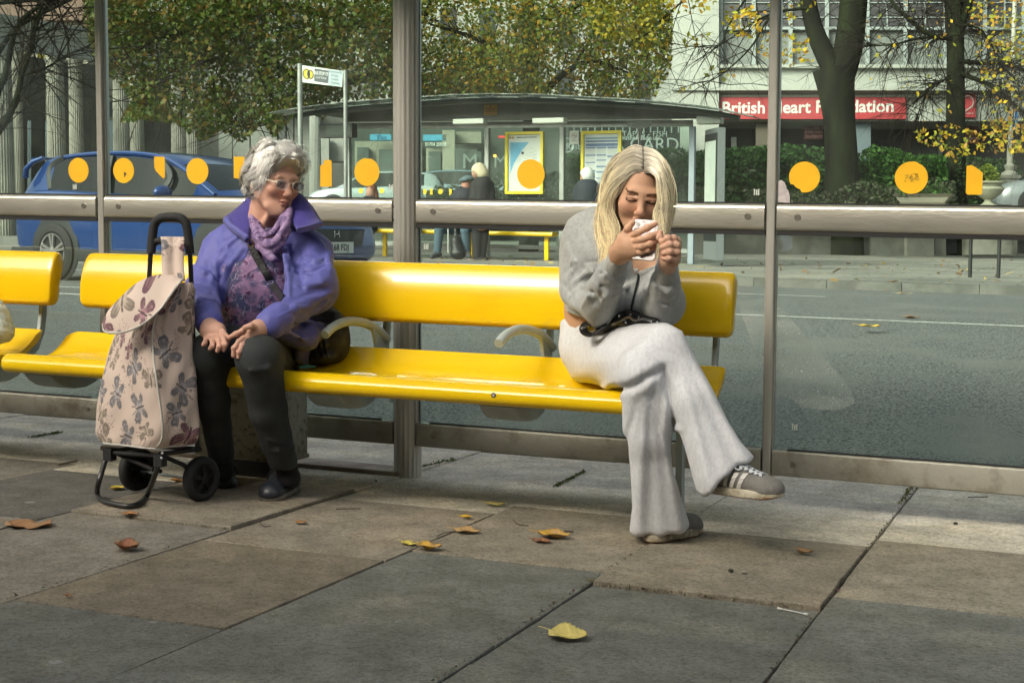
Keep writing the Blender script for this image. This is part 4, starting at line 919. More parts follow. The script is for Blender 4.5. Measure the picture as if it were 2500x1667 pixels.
def leaf_cloud(mb, pts, size, palette, rng, shape=0):
    """one small folded leaf per point"""
    for p in pts:
        s = size * rng.uniform(.6, 1.25); q = rng.normal(size=3); q /= np.linalg.norm(q); u = Vector(q)
        q = rng.normal(size=3); v_ = (Vector(q) - u * Vector(q).dot(u)).normalized(); n_ = u.cross(v_)
        c = palette[rng.randint(len(palette))]; f_ = rng.uniform(.85, 1.15); c = tuple(x * f_ for x in c)
        if shape == 0: vs = [p - u * s * .5, p + v_ * s * .34 + n_ * s * .08, p + u * s * .5, p - v_ * s * .34 + n_ * s * .08]
        else: vs = [p - u * s * .5, p - u * s * .12 + v_ * s * .46, p + u * s * .02 + v_ * s * .2, p + u * s * .5 + n_ * s * .1, p + u * s * .02 - v_ * s * .2, p - u * s * .12 - v_ * s * .46]
        mb.add(vs, [tuple(range(len(vs)))], 0, c)
def sample_poly(P, n, D0, D1, rng, thr=-.1, fr=.012, seed=0.):
    xs = [p[0] for p in P]; ys = [p[1] for p in P]; out = []; tries = 0
    while len(out) < n and tries < n * 30:
        tries += 1; x = rng.uniform(min(xs), max(xs)); y = rng.uniform(min(ys), max(ys))
        if not in_poly(x, y, P): continue
        D = rng.uniform(D0, D1)
        p = at(x, y, D)
        if mnoise.noise(p * .9 + Vector((seed, 0, 0))) + .5 * mnoise.noise(p * 2.6 + Vector((0, seed, 0))) < thr: continue
        out.append(p)
    return out
def branches(mb, p, d, length, r, depth, rng, spread=.5, seg=4, droop=0., twig=.45):
    pts = [p]; rr = [r]; cur = p.copy(); dd = d.normalized()
    for i in range(seg):
        dd = (dd + Vector(rng.normal(size=3)) * .16 + V(0, 0, -droop)).normalized(); cur = cur + dd * length / seg; pts.append(cur.copy()); rr.append(r * (1 - .55 * (i + 1) / seg))
    mb.tube(pts, rr, 6 if r > .03 else 3, caps=False)
    ends = [cur]
    if depth > 0:
        for j in range(3 if depth > 1 else 4):
            i = rng.randint(1, seg + 1); dirn = (dd + Vector(rng.normal(size=3)) * spread).normalized()
            ends += branches(mb, pts[i], dirn, length * rng.uniform(.5, .75), rr[i] * .6, depth - 1, rng, spread, 3, droop, twig)
    return ends
def px_limb(mb, pts, D, r0, r1, seg=8):
    P = smooth_path([at(x, y, D if not callable(D) else D(x)) for x, y in pts], 4); n = len(P)
    mb.tube(P, [r0 + (r1 - r0) * i / (n - 1) for i in range(n)], seg); return P
def tree(label, group, trunk, limbs, polys, size, palette, D, seed, shape=0, n_tw=30, Dt=None, droop=0.):
    rng = np.random.RandomState(seed); base = trunk[0] if trunk else limbs[0][0][0]
    Dt = Dt or D[0]; bp_ = at(base[0], 560, Dt); t = thing('tree', label, 'tree', V(bp_.x, bp_.y, SA * bp_.x + FG), group)
    mb = MB(); tips = []
    if trunk: px_limb(mb, [(a, b) for a, b in trunk], Dt, *trunk_r, 12) if False else None
    if trunk:
        P = [at(x, y, Dt) for x, y, w_ in trunk_pts(trunk)]; rr = [w_ * Dt / 3564. / 2 for x, y, w_ in trunk_pts(trunk)]; mb.tube(P, rr, 16)
    for lm in limbs:
        pts, r0, r1 = lm[:3]; dm = lm[3] if len(lm) > 3 else Dt
        P = px_limb(mb, pts, dm, r0, r1); tips.append(P)
    mb.build('trunk', M_bark, t, smooth=60)
    tw = MB()
    for P in tips:
        for j in range(n_tw):
            i = rng.randint(1, len(P)); dr = (P[i] - P[i - 1]).normalized(); dirn = (dr * .6 + Vector(rng.normal(size=3)) * .8).normalized()
            branches(tw, P[i], dirn, rng.uniform(.5, 1.6), .012, 1, rng, .6, 3, droop)
    if tw.v: tw.build('twigs', M_twig, t)
    cr = MB()
    for pl in polys:
        P, n, D0, D1 = pl[:4]; thr = pl[4] if len(pl) > 4 else -.1; pal = pl[5] if len(pl) > 5 else palette; sz = pl[6] if len(pl) > 6 else size
        leaf_cloud(cr, sample_poly(P, n, D0, D1, rng, thr, seed=seed * 3.1), sz, pal, rng, shape)
    cr.build('crown', M_leaf, t)
    return t
def trunk_pts(tr): return tr
G1 = [(.05, .085, .012), (.065, .10, .015), (.04, .065, .015), (.085, .10, .015), (.10, .085, .014), (.14, .09, .015), (.09, .12, .012)]
G2 = [(.12, .17, .02), (.09, .13, .02), (.16, .18, .02), (.20, .18, .02), (.07, .10, .02), (.26, .19, .015), (.30, .17, .015), (.12, .14, .04)]
Y1 = [(.62, .42, .02), (.55, .34, .015), (.48, .40, .03), (.40, .40, .04), (.5, .26, .03)]
Y2 = [(.42, .36, .03), (.34, .32, .04), (.5, .32, .02), (.26, .28, .04), (.45, .24, .05)]
# 1 green maple behind the left panes
tree('dark green maple with orange tinges hanging over the blue car', 'street trees on the far side',
     [(995, 640, 60), (992, 450, 52), (985, 250, 48), (975, 60, 44), (970, -160, 40)],
     [([(980, 40), (860, 60), (740, 20), (640, 5), (520, -40)], .10, .02, 29), ([(985, 160), (900, 190), (800, 200), (725, 186), (660, 150), (622, 132), (560, 130)], .11, .02, 28.5), ([(622, 132), (650, 220), (700, 260), (660, 300), (610, 310), (570, 308)], .03, .008, 28), ([(690, 40), (625, 0), (560, -60)], .07, .03, 28), ([(560, 130), (480, 160), (400, 200), (330, 210)], .03, .006, 27.5), ([(640, 5), (500, 60), (380, 100), (300, 150)], .04, .008, 28)],
     [([(205, -60), (960, -60), (960, 236), (800, 250), (790, 300), (745, 262), (700, 300), (670, 335), (640, 300), (590, 350), (540, 318), (490, 345), (430, 300), (340, 292), (290, 300), (320, 250), (300, 215), (235, 160), (205, 60)], 24000, 26.5, 32, -.06),
      ([(215, -60), (620, -60), (600, 170), (350, 150), (230, 130)], 3500, 26.5, 31, -.15)], .108, G1, (28, 29), 11, 1, 26, 30)
# 2 lime tree over the far shelter
tree('yellow green lime tree rising behind the middle of the far shelter roof', 'street trees on the far side',
     [(1290, 640, 50), (1295, 400, 44), (1300, 220, 38), (1290, 60, 34), (1285, -160, 30)],
     [([(1300, 240), (1345, 207), (1395, 168), (1445, 150), (1500, 165), (1560, 190)], .09, .015, 31), ([(1300, 150), (1200, 110), (1120, 80), (1050, 60)], .08, .02, 31), ([(1295, 60), (1400, 20), (1500, -30)], .08, .02, 31), ([(1395, 168), (1440, 100), (1470, 40)], .04, .01, 31), ([(980, 120), (1030, 50), (1060, -20)], .05, .03, 30)],
     [([(955, -70), (1600, -70), (1640, 40), (1640, 160), (1600, 235), (1540, 245), (1400, 235), (1200, 230), (955, 242)], 18000, 28, 35, -.12), ([(1400, -60), (1640, -60), (1645, 110), (1560, 130), (1450, 80)], 1500, 27.5, 31, .02, [(.36, .27, .02), (.30, .26, .02), (.24, .22, .02), (.14, .16, .02)]),
      ([(955, 100), (1330, 120), (1330, 230), (955, 238)], 3500, 28, 31, -.2)], .105, G2, (31, 32), 12, 0, 24, 32)
# 3 forked tree on the right
tree('thick dark forked trunk in front of the red charity shop sign with yellow leaves', 'street trees on the far side',
     [(2058, 625, 102), (2057, 500, 96), (2055, 400, 80), (2050, 300, 76), (2042, 220, 88), (2036, 170, 104)],
     [([(2040, 185), (2018, 140), (1995, 90), (1978, 30), (1965, -60), (1955, -160)], .27, .15), ([(2052, 185), (2068, 130), (2078, 70), (2084, 0), (2090, -120)], .36, .32), ([(1975, 20), (1900, 30), (1840, 55), (1790, 90), (1700, 150)], .035, .006, 30), ([(1960, -50), (1880, 40), (1830, 120), (1750, 190), (1690, 205)], .03, .006, 29), ([(1700, -40), (1650, 20), (1600, 60), (1555, 75)], .02, .005, 29), ([(1860, -60), (1780, 60), (1760, 110), (1700, 115), (1650, 108)], .025, .005, 29.5)],
     [([(1770, 20), (1840, 15), (1870, 50), (1850, 95), (1790, 90), (1762, 60)], 110, 28, 31, -1), ([(1840, 85), (1880, 80), (1975, 85), (1985, 150), (1940, 165), (1850, 150)], 90, 28, 31, -1), ([(1560, -30), (1730, -30), (1760, 10), (1700, 35), (1600, 30)], 90, 28, 31, -1, Y2), ([(1670, 84), (1735, 84), (1735, 112), (1670, 112)], 18, 29, 30, -1), ([(1652, 205), (1692, 205), (1692, 225), (1652, 225)], 7, 29, 30, -1), ([(1715, 165), (1800, 165), (1800, 195), (1715, 195)], 12, 29, 30, -1, Y2), ([(1860, 0), (2000, 0), (1990, 60), (1870, 60)], 30, 28, 31, -1)],
     .125, Y1, (30, 31), 13, 0, 20, 35, .05)
# 4 slimmer tree right of it
tree('slim dark tree at the right with many bare twigs and small yellow leaves', 'street trees on the far side',
     [(2336, 625, 56), (2334, 450, 48), (2333, 290, 46), (2333, 150, 42), (2332, 80, 42)],
     [([(2332, 90), (2328, 20), (2325, -120)], .24, .2), ([(2340, 70), (2358, 20), (2378, -40)], .17, .1), ([(2325, 95), (2270, 85), (2210, 40), (2175, 0), (2160, -60)], .06, .03, 33), ([(2320, 90), (2240, 95), (2180, 110), (2120, 110)], .04, .01, 33), ([(2340, 150), (2400, 155), (2470, 160), (2540, 185)], .06, .03, 33), ([(2345, 180), (2420, 210), (2470, 250), (2520, 290)], .06, .02, 33), ([(2320, 190), (2270, 215), (2240, 280)], .03, .008, 33), ([(2330, 60), (2390, 70), (2420, 110), (2450, 160)], .03, .01, 33)],
     [([(2340, -30), (2520, -30), (2520, 380), (2440, 370), (2400, 250), (2380, 100)], 620, 29, 35, -.1), ([(2120, -10), (2330, -10), (2340, 400), (2200, 300), (2110, 200)], 60, 29, 33, -1), ([(2230, 310), (2330, 305), (2410, 330), (2400, 370), (2330, 390), (2240, 345)], 150, 30, 33, -1), ([(2400, 290), (2520, 290), (2520, 380), (2400, 370)], 130, 30, 33, -1)],
     .115, Y2 + Y1, (31, 32), 14, 0, 60, 37, .12)
# 5 bare branches at the left edge
tree('bare dark branched tree at the left edge before the colonnade', 'street trees on the far side',
     None, [([(-30, 350), (5, 310), (30, 265), (45, 225), (52, 185), (62, 160), (78, 120)], .055, .03, 20), ([(-10, 235), (15, 175), (32, 90), (58, 45), (105, 12), (160, -12)], .05, .02, 20), ([(-10, 140), (30, 78), (78, 45), (128, 22), (185, -5)], .04, .015, 20.5), ([(52, 185), (110, 168), (150, 142), (215, 112)], .02, .006, 20), ([(80, 120), (82, 60), (98, 25), (104, -20)], .03, .02, 20), ([(-20, 10), (60, 3), (140, -2)], .03, .02, 20), ([(82, 115), (90, 60), (120, 0)], .02, .01, 20)],
     [([(90, 130), (105, 130), (105, 145), (90, 145)], 3, 20, 20.4, -1)], .10, [(.6, .5, .05)], (20, 21), 15, 0, 16, 20)
# ---- hedges and shrubs
def hedge(label, group, poly, D0, D1, n, pal, size, seed, core=None, cat='hedge'):
    rng = np.random.RandomState(seed); xs = [p[0] for p in poly]; cx_ = sum(xs) / len(xs); b_ = at(cx_, 560, D0)
    t = thing('hedge', label, cat, V(b_.x, b_.y, SA * b_.x + FG), group); m_ = MB()
    leaf_cloud(m_, sample_poly(poly, n, D0, D1, rng, -.35, seed=seed), size, pal, rng, 0); m_.build('leaves', M_leaf, t)
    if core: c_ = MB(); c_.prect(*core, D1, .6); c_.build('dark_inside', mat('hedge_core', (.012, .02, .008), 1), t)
H1 = [(.035, .10, .02), (.05, .13, .03), (.03, .075, .02), (.07, .15, .04), (.045, .09, .03)]
H2 = [(.05, .14, .025), (.07, .18, .03), (.035, .10, .02), (.09, .2, .04)]
H3 = [(.08, .11, .05), (.10, .12, .07), (.06, .08, .04), (.13, .13, .09)]
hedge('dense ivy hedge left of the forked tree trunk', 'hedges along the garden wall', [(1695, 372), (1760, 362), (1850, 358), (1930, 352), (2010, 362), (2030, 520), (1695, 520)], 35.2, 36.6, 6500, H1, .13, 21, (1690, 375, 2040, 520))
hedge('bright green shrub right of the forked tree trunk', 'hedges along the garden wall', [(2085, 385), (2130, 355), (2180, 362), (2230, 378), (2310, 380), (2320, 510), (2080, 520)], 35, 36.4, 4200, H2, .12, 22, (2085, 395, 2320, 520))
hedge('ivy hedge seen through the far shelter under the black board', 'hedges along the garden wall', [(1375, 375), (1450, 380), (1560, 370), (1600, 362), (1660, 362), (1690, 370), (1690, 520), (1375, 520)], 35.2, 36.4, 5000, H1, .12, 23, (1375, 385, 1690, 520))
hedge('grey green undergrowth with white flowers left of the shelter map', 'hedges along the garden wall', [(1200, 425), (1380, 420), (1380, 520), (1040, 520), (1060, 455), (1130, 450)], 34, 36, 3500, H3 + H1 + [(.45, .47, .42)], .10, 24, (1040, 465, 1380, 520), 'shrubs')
hedge('grey leaved low plants along the foot of the garden wall', 'hedges along the garden wall', [(1690, 455), (2030, 470), (2100, 440), (2200, 460), (2330, 440), (2340, 510), (1690, 515)], 33.8, 35, 2600, H3, .11, 25, None, 'shrubs')
hedge('round yellow green shrub growing in the goblet urn', 'potted shrubs', [(2385, 445), (2388, 415), (2408, 400), (2430, 410), (2442, 430), (2438, 448)], 32.8, 33.4, 420, [(.22, .28, .03), (.12, .2, .03), (.33, .36, .06), (.06, .12, .02)], .09, 26, None, 'shrub')
hedge('trailing greenery spilling from the stone trough planter', 'potted shrubs', [(2192, 480), (2200, 445), (2250, 430), (2310, 440), (2320, 482)], 33.3, 33.8, 500, H2 + H3, .09, 27, None, 'shrub')
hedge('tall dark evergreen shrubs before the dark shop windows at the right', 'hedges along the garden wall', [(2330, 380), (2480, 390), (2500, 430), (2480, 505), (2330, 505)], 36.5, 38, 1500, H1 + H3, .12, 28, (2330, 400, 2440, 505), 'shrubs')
# ================================================================== CARS
def car(label, col, Lc, Wc, zs, Xf, wheels, group='cars on the street', hatch=True):
    """zs: list of stations (x, sill z, belt z, roof z, roof half width factor, belt half width factor)"""
    t = thing('car', label, 'car', Xf(Lc / 2, 0, 0), group)
    M_body = mat('car_' + str(col), col, .3, .25, coat=.9, spec=.5)
    M_cg = mat('car_glass', (.006, .008, .008), .10, spec=.3); M_cl = mat('car_plastic', (.02, .022, .024), .6)
    hw = Wc / 2; ns = len(zs); ring = []
    for (x, zb_, ze, zr, fr, fb) in zs:
        pts = [(hw * .80 * fb, zb_), (hw * .97 * fb, zb_ + .06), (hw * fb, zb_ + (ze - zb_) * .42), (hw * .985 * fb, zb_ + (ze - zb_) * .8), (hw * .94 * fb, ze), (hw * .90 * fb, ze + .02), (hw * (fr + .03), zr - .07), (hw * (fr - .03), zr - .02), (hw * fr * .5, zr), (0, zr + .005)]
        ring.append([(x, y, z) for y, z in pts] + [(x, -y, z) for y, z in reversed(pts[:-1])])
    k = len(ring[0]); b = MB(); vs = [Xf(*p) for r_ in ring for p in r_]; fs_b = []; fs_g = []
    for i in range(ns - 1):
        cab = min(zs[i][3] - zs[i][2], zs[i + 1][3] - zs[i + 1][2]) ; any_ = max(zs[i][3] - zs[i][2], zs[i + 1][3] - zs[i + 1][2])
        for j in range(k - 1):
            f_ = (i * k + j, i * k + j + 1, (i + 1) * k + j + 1, (i + 1) * k + j)
            side = j in (5, k - 7); top = 6 <= j <= k - 8
            slope = abs(zs[i][3] - zs[i + 1][3]) / max(zs[i + 1][0] - zs[i][0], .01)
            pill = len(zs[i]) > 6 or False
            if side and cab > .16 and zs[i][0] >= (.58 if hatch else .1): fs_g.append(f_)
            elif 7 <= j <= k - 9 and slope > .38 and any_ > .15 and (zs[i][3] + zs[i + 1][3]) / 2 > zs[i][2] + .06: fs_g.append(f_)
            else: fs_b.append(f_)
    b.add(vs, fs_b + [tuple(range(k - 1, -1, -1)), tuple((ns - 1) * k + j for j in range(k))]); b.add(vs, fs_g, 1)
    b.build('body', [M_body, M_cg], t, smooth=38)
    for x, y in wheels:
        sg_ = 1 if y > 0 else -1; R0 = .33
        a = MB(); a.lathe([(.0001, 0), (R0 + .075, 0), (R0 + .075, .012), (R0 + .04, .02), (.0001, .02)], lambda p, q, z: Xf(x + p, y - sg_ * .012 + sg_ * z, .36 + q), 28); a.build('wheel_arch', M_cl, t, smooth=30)
        w_ = MB(); w_.lathe([(.19, -.02), (R0 - .02, -.02), (R0, .0), (R0, .03), (R0 - .03, .05), (.235, .05), (.22, .03), (.19, .02)], lambda p, q, z: Xf(x + p, y + sg_ * z, R0 + q), 30); wo = w_.build('wheel', mat('tyre', (.02, .02, .02), .8), t, smooth=40)
        r_ = MB()
        Tw = lambda p, q, z: Xf(x + p, y + sg_ * z, R0 + q)
        nn = 30; 
        for s_ in range(nn):
            a0, a1 = 2 * math.pi * s_ / nn, 2 * math.pi * (s_ + 1) / nn
            r_.add([Tw(.215 * math.cos(a0), .215 * math.sin(a0), .050), Tw(.215 * math.cos(a1), .215 * math.sin(a1), .050), Tw(.195 * math.cos(a1), .195 * math.sin(a1), .046), Tw(.195 * math.cos(a0), .195 * math.sin(a0), .046)], [(0, 1, 2, 3)])
        for s_ in range(5):
            a0 = 2 * math.pi * s_ / 5 + .35
            for da in (-.16, .16):
                c_, s2 = math.cos(a0 + da), math.sin(a0 + da); nx, ny = -s2, c_
                r_.box8([Tw(.03 * c_ + nx * .014, .03 * s2 + ny * .014, .03), Tw(.205 * c_ + nx * .020, .205 * s2 + ny * .020, .03), Tw(.205 * c_ - nx * .020, .205 * s2 - ny * .020, .03), Tw(.03 * c_ - nx * .014, .03 * s2 - ny * .014, .03), Tw(.03 * c_ + nx * .010, .03 * s2 + ny * .010, .052), Tw(.205 * c_ + nx * .013, .205 * s2 + ny * .013, .056), Tw(.205 * c_ - nx * .013, .205 * s2 - ny * .013, .056), Tw(.03 * c_ - nx * .010, .03 * s2 - ny * .010, .052)])
        r_.lathe([(.0001, .02), (.05, .02), (.05, .055), (.0001, .06)], Tw, 14)
        r_.build('rim', mat('alloy', (.42, .40, .40), .35, .8), wo, smooth=30)
    return t, M_cl, M_cg
car_c, car_s = .98, .2
CX0 = V(-11.3, 13.87, 0)
def XfB(x, y, z):     # x from the rear bumper, y>0 = the side towards us, z above the road
    X = CX0.x + (x - .80) * car_c + (.88 - y) * car_s; Y = CX0.y - (x - .80) * car_s + (.88 - y) * car_c
    return V(X, Y, SA * X + .135 + z)
Z = [(0.0, .42, .80, .86, .70, .86), (.05, .34, .92, 1.02, .72, .95), (.14, .30, .98, 1.22, .72, .985), (.24, .28, 1.00, 1.33, .72, 1), (.36, .28, 1.02, 1.42, .73, 1), (.60, .26, 1.03, 1.46, .74, 1), (1.0, .24, 1.02, 1.495, .75, 1), (1.5, .22, 1.00, 1.51, .76, 1), (2.0, .22, .98, 1.495, .76, 1), (2.35, .22, .965, 1.455, .75, 1), (2.65, .22, .955, 1.36, .74, 1), (2.95, .22, .95, 1.21, .74, 1), (3.2, .22, .945, 1.07, .75, 1), (3.38, .22, .94, .985, .76, 1), (3.65, .24, .90, .955, .76, 1), (3.95, .26, .83, .90, .74, .98), (4.15, .28, .74, .82, .70, .93), (4.26, .30, .60, .70, .66, .84), (4.30, .34, .5, .56, .6, .76)]
t, M_cl, M_cg = car('blue hatchback car passing close behind the white-haired woman', (.008, .045, .19), 4.3, 1.78, Z, XfB, [(.80, .885), (3.41, .885), (.80, -.885), (3.41, -.885)])
q = MB()
for x0, x1 in ((.02, .42), (1.18, 3.02), (3.80, 4.2)): q.sweep([XfB(x0, .875, .30), XfB((x0 + x1) / 2, .895, .30), XfB(x1, .875 if x1 < 4 else .82, .32)], rrect(.04, .14, .015), up=(0, 0, 1))
q.build('sill_cladding', M_cl, t, smooth=40)
q = MB(); q.add([XfB(0.30, .76, 1.06), XfB(.50, .79, 1.045), XfB(.50, .69, 1.36)], [(0, 1, 2)])
q.sweep([XfB(.06, .70, 1.20), XfB(.10, .72, 1.30), XfB(.18, .68, 1.385), XfB(.32, .64, 1.43)], rrect(.07, .05, .02), up=(0, 0, 1)); q.sweep([XfB(.16, -.62, 1.42), XfB(.12, 0, 1.45), XfB(.16, .62, 1.42)], rrect(.16, .03, .012), up=(0, 0, 1)); q.build('spoiler', mat('car_' + str((.008, .045, .19)), (.008, .045, .19), .3), t, smooth=40)
for pts in ([(.62, .775, 1.06), (.52, .70, 1.30), (.75, .68, 1.425)], [(1.62, .855, 1.0), (1.60, .71, 1.44)], [(2.50, .855, .985), (2.60, .76, 1.2), (2.38, .70, 1.40)]):
    q = MB(); q.sweep(smooth_path([XfB(a, b + .012, c) for a, b, c in pts], 4), rrect(.03, .07, .01), up=(1, 0, 0)); q.build('window_pillar', M_cl, t, smooth=40)
q = MB(); q.sweep(smooth_path([XfB(a, b, c) for a, b, c in [(3.3, .80, 1.0), (3.0, .77, 1.17), (2.7, .73, 1.32), (2.4, .70, 1.42), (2.0, .695, 1.465), (1.5, .70, 1.475), (1.0, .69, 1.455), (.6, .67, 1.42)]], 3), rrect(.05, .045, .015), up=(0, 0, 1)); q.build('roof_rail', mat('car_' + str((.008, .045, .19)), (.008, .045, .19), .3), t, smooth=40)
for (a, b, c), nm, mt in (((.05, .72, .90), 'tail_light', mat('tail_red', (.35, .02, .02), .25)), ((4.12, .66, .70), 'headlight', mat('headlamp', (.4, .42, .45), .15, spec=.8)), ((4.12, -.66, .70), 'headlight', mat('headlamp', (.4, .42, .45), .15, spec=.8))):
    v, f_ = surf([el((0, 0, 0), (.10, .10, .06), k=.01)], (-.15,) * 3, (.15,) * 3, .015); v = np.array([tuple(XfB(a + p[0], b + p[1], c + p[2])) for p in v]); mesh_from(nm, [(v, f_, None)], mt, t)
q = MB(); v, f_ = surf([el((0, 0, 0), (.07, .13, .08), k=.01)], (-.2,) * 3, (.2,) * 3, .012); v = np.array([tuple(XfB(2.72 + p[0], 1.0 + p[1], 1.02 + p[2])) for p in v]); mesh_from('wing_mirror', [(v, f_, None)], mat('car_' + str((.008, .045, .19)), (.008, .045, .19), .3), t)
q = MB(); q.box8([XfB(4.27, -.42, .47), XfB(4.27, .42, .47), XfB(4.33, .42, .47), XfB(4.33, -.42, .47), XfB(4.24, -.5, .66), XfB(4.24, .5, .66), XfB(4.31, .5, .66), XfB(4.31, -.5, .66)]); q.build('grille', M_cl, t)
q = MB(); q.box8([XfB(4.31, -.27, .40), XfB(4.31, .27, .40), XfB(4.335, .27, .40), XfB(4.335, -.27, .40), XfB(4.31, -.27, .52), XfB(4.31, .27, .52), XfB(4.335, .27, .52), XfB(4.335, -.27, .52)])
text_mesh('YK68 FDJ', .095, lambda x, y, z: XfB(4.338, -x, .46 + y), q, 1, True, squash=.98); q.build('number_plate', [M_white, M_ink], t)
q = MB()
for x in (-.04, .04): q.sweep([XfB(4.325, x, .57), XfB(4.318, x * .8, .64)], rrect(.012, .01, .002))
q.sweep([XfB(4.322, -.035, .605), XfB(4.322, .035, .605)], rrect(.012, .01, .002)); q.build('emblem', mat('chrome', (.6, .6, .6), .15, 1), t)
# two parked cars beyond the shelter and one at the right edge
def small_car(label, px, py, D, col, ang, flip=False):
    p0 = at(px, py, D); ca, sa_ = math.cos(R_(ang)), math.sin(R_(ang))
    f_ = lambda x, y, z: V(p0.x + (x - 2.1) * ca - y * sa_, p0.y + (x - 2.1) * sa_ + y * ca, p0.z + z)
    return car(label, col, 4.3, 1.75, Z, f_, [(.80, -.88), (3.41, -.88), (.8, .88), (3.41, .88)])[0]
small_car('silver car parked beyond the far shelter left of the thick post', 925, 536, 46, (.38, .42, .44), 200)
small_car('blue grey car parked behind the map of the far shelter', 1165, 528, 48, (.16, .22, .28), 15)
small_car('silver grey car cut by the right edge of the picture', 2640, 535, 36, (.30, .33, .35), 195)
# ================================================================== PEOPLE: helpers
def W(px, py, Y): return np.array(atY(px, py, Y), np.float32)
def march(prims, px, py, t0=3.3, t1=5.4, lift=0.):
    """first point of the modelled surface seen at (px, py)"""
    d = ray(px, py) / F; ts = np.linspace(t0, t1, 900, dtype=np.float32); P = (CAM + d * ts[:, None]).astype(np.float32)
    s = sdf(prims, P); i = np.argmax(s < 0)
    if not (s < 0).any(): i = int(np.argmin(s))
    return P[max(i - 1, 0)] - (d * lift).astype(np.float32)
def ridge(prims, pts, r, k=.012, lift=-.2, taper=True):
    P = [march(prims, x, y) for x, y in pts]; out = []; dv = (ray(*pts[0]) / F).astype(np.float32)
    n = len(P)
    for i in range(n - 1):
        ra = r * (.45 if taper and i == 0 else 1); rb = r * (.45 if taper and i == n - 2 else 1)
        out.append(rc(P[i] - dv * lift * r, P[i + 1] - dv * lift * r, ra, rb, k))
    return out
def crease(prims, pts, r, k=.01): return [sub(p, k) for p in ridge(prims, pts, r, k, lift=.35)]
def pixpoly(P, poly):
    """signed distance (metres, approx) of the points' picture position to a traced outline; negative inside"""
    v = (P - _n(CAM)) @ _n(CX); z = v[..., 2]; x = v[..., 0] / z * F + 1250; y = v[..., 1] / z * F + 833.5
    d = np.full(x.shape, 1e9, np.float32); c = np.zeros(x.shape, bool); n = len(poly); j = n - 1
    for i in range(n):
        ax_, ay = poly[i]; bx, by = poly[j]; ex, ey = bx - ax_, by - ay
        t = np.clip(((x - ax_) * ex + (y - ay) * ey) / (ex * ex + ey * ey + 1e-6), 0, 1)
        d = np.minimum(d, np.hypot(x - ax_ - t * ex, y - ay - t * ey))
        cr = ((ay > y) != (by > y)) & (x < (bx - ax_) * (y - ay) / (by - ay + 1e-9) + ax_); c ^= cr; j = i
    return np.where(c, -d, d) * z / F
def bbox(prims, pad=.03):
    lo = np.full(3, 1e9); hi = -lo
    for p in prims:
        if p[0] == 'rc': r = max(p[3], p[4]); lo = np.minimum(lo, np.minimum(p[1], p[2]) - r); hi = np.maximum(hi, np.maximum(p[1], p[2]) + r)
        elif p[0] == 'el': r = float(max(p[2])); lo = np.minimum(lo, p[1] - r); hi = np.maximum(hi, p[1] + r)
    return lo - pad, hi + pad
def shape(prims, step, disp=None, it=1, pad=.02):
    lo, hi = bbox([p for p in prims if p[0] in ('rc', 'el')], pad); v, q = surf(prims, lo, hi, step, disp=disp); return relax(v, q, it), q
M_skin = mat('skin', (1, 1, 1), .52, attr=True, bump=.12, bs=260, sub=.08, spec=.35, bdist=.002)
def head_prims(old=False, k=.012):
    s = []
    s += [el((0, .018, .032), (.074, .094, .086)), el((0, -.028, -.022), (.061, .060, .076), k=.03), rc((0, -.050, -.078), (0, -.068, -.090), .032, .020, k=.02)]
    for x in (-1, 1):
        s += [rc((x * .052, .005, -.045), (x * .022, -.055, -.088), .020, .018, k=.025), el((x * .036, -.062, -.026), (.024, .020, .020 if not old else .018), k=.02), el((x * .078, .014, -.010), (.009, .019, .031), k=.01)]
    s += [rc((-.034, -.078, .020), (.034, -.078, .020), .013, .013, k=.015)]
    for x in (-1, 1):
        s += [sub(el((x * .031, -.097, .000), (.017, .015, .0105)), .014), el((x * .031, -.0775, .000), (.0140, .0140, .0120), k=.004)]
        s += [rc((x * .016, -.0915, .0065), (x * .046, -.083, .0055), .0038, .0030, k=.004)]
    s += [rc((0, -.084, .010), (0, -.106, -.030), .0085, .0105, k=.016), el((0, -.109, -.033), (.0115, .0095, .0095), k=.010)]
    for x in (-1, 1): s += [el((x * .0115, -.100, -.038), (.0075, .009, .0065), k=.006), sub(el((x * .006, -.106, -.0445), (.003, .005, .002)), .003)]
    s += [el((0, -.091, -.060), (.021, .0085, .0052), k=.008), el((0, -.090, -.0695), (.0175, .0088, .0058), k=.008), sub(rc((-.021, -.094, -.0655), (.021, -.094, -.0655), .0014, .0014), .004), rc((0, .040, -.06), (0, .050, -.17), .050, .056, k=.03)]
    if not old: s += [el((-.034, -.058, -.032), (.026, .023, .028), k=.02), el((.034, -.058, -.032), (.026, .023, .028), k=.02), el((0, -.070, -.088), (.018, .016, .014), k=.02)]
    if old:
        for x in (-1, 1): s += [sub(rc((x * .017, -.095, -.040), (x * .029, -.080, -.064), .0014, .0010), .006), rc((x * .018, -.032, -.105), (x * .020, .005, -.165), .007, .007, k=.02), el((x * .035, -.045, -.085), (.018, .018, .014), k=.015)]
        s += [sub(rc((-.02, -.097, .035), (.02, -.097, .035), .001), .005), el((0, -.05, -.105), (.03, .03, .018), k=.02)]
    return s
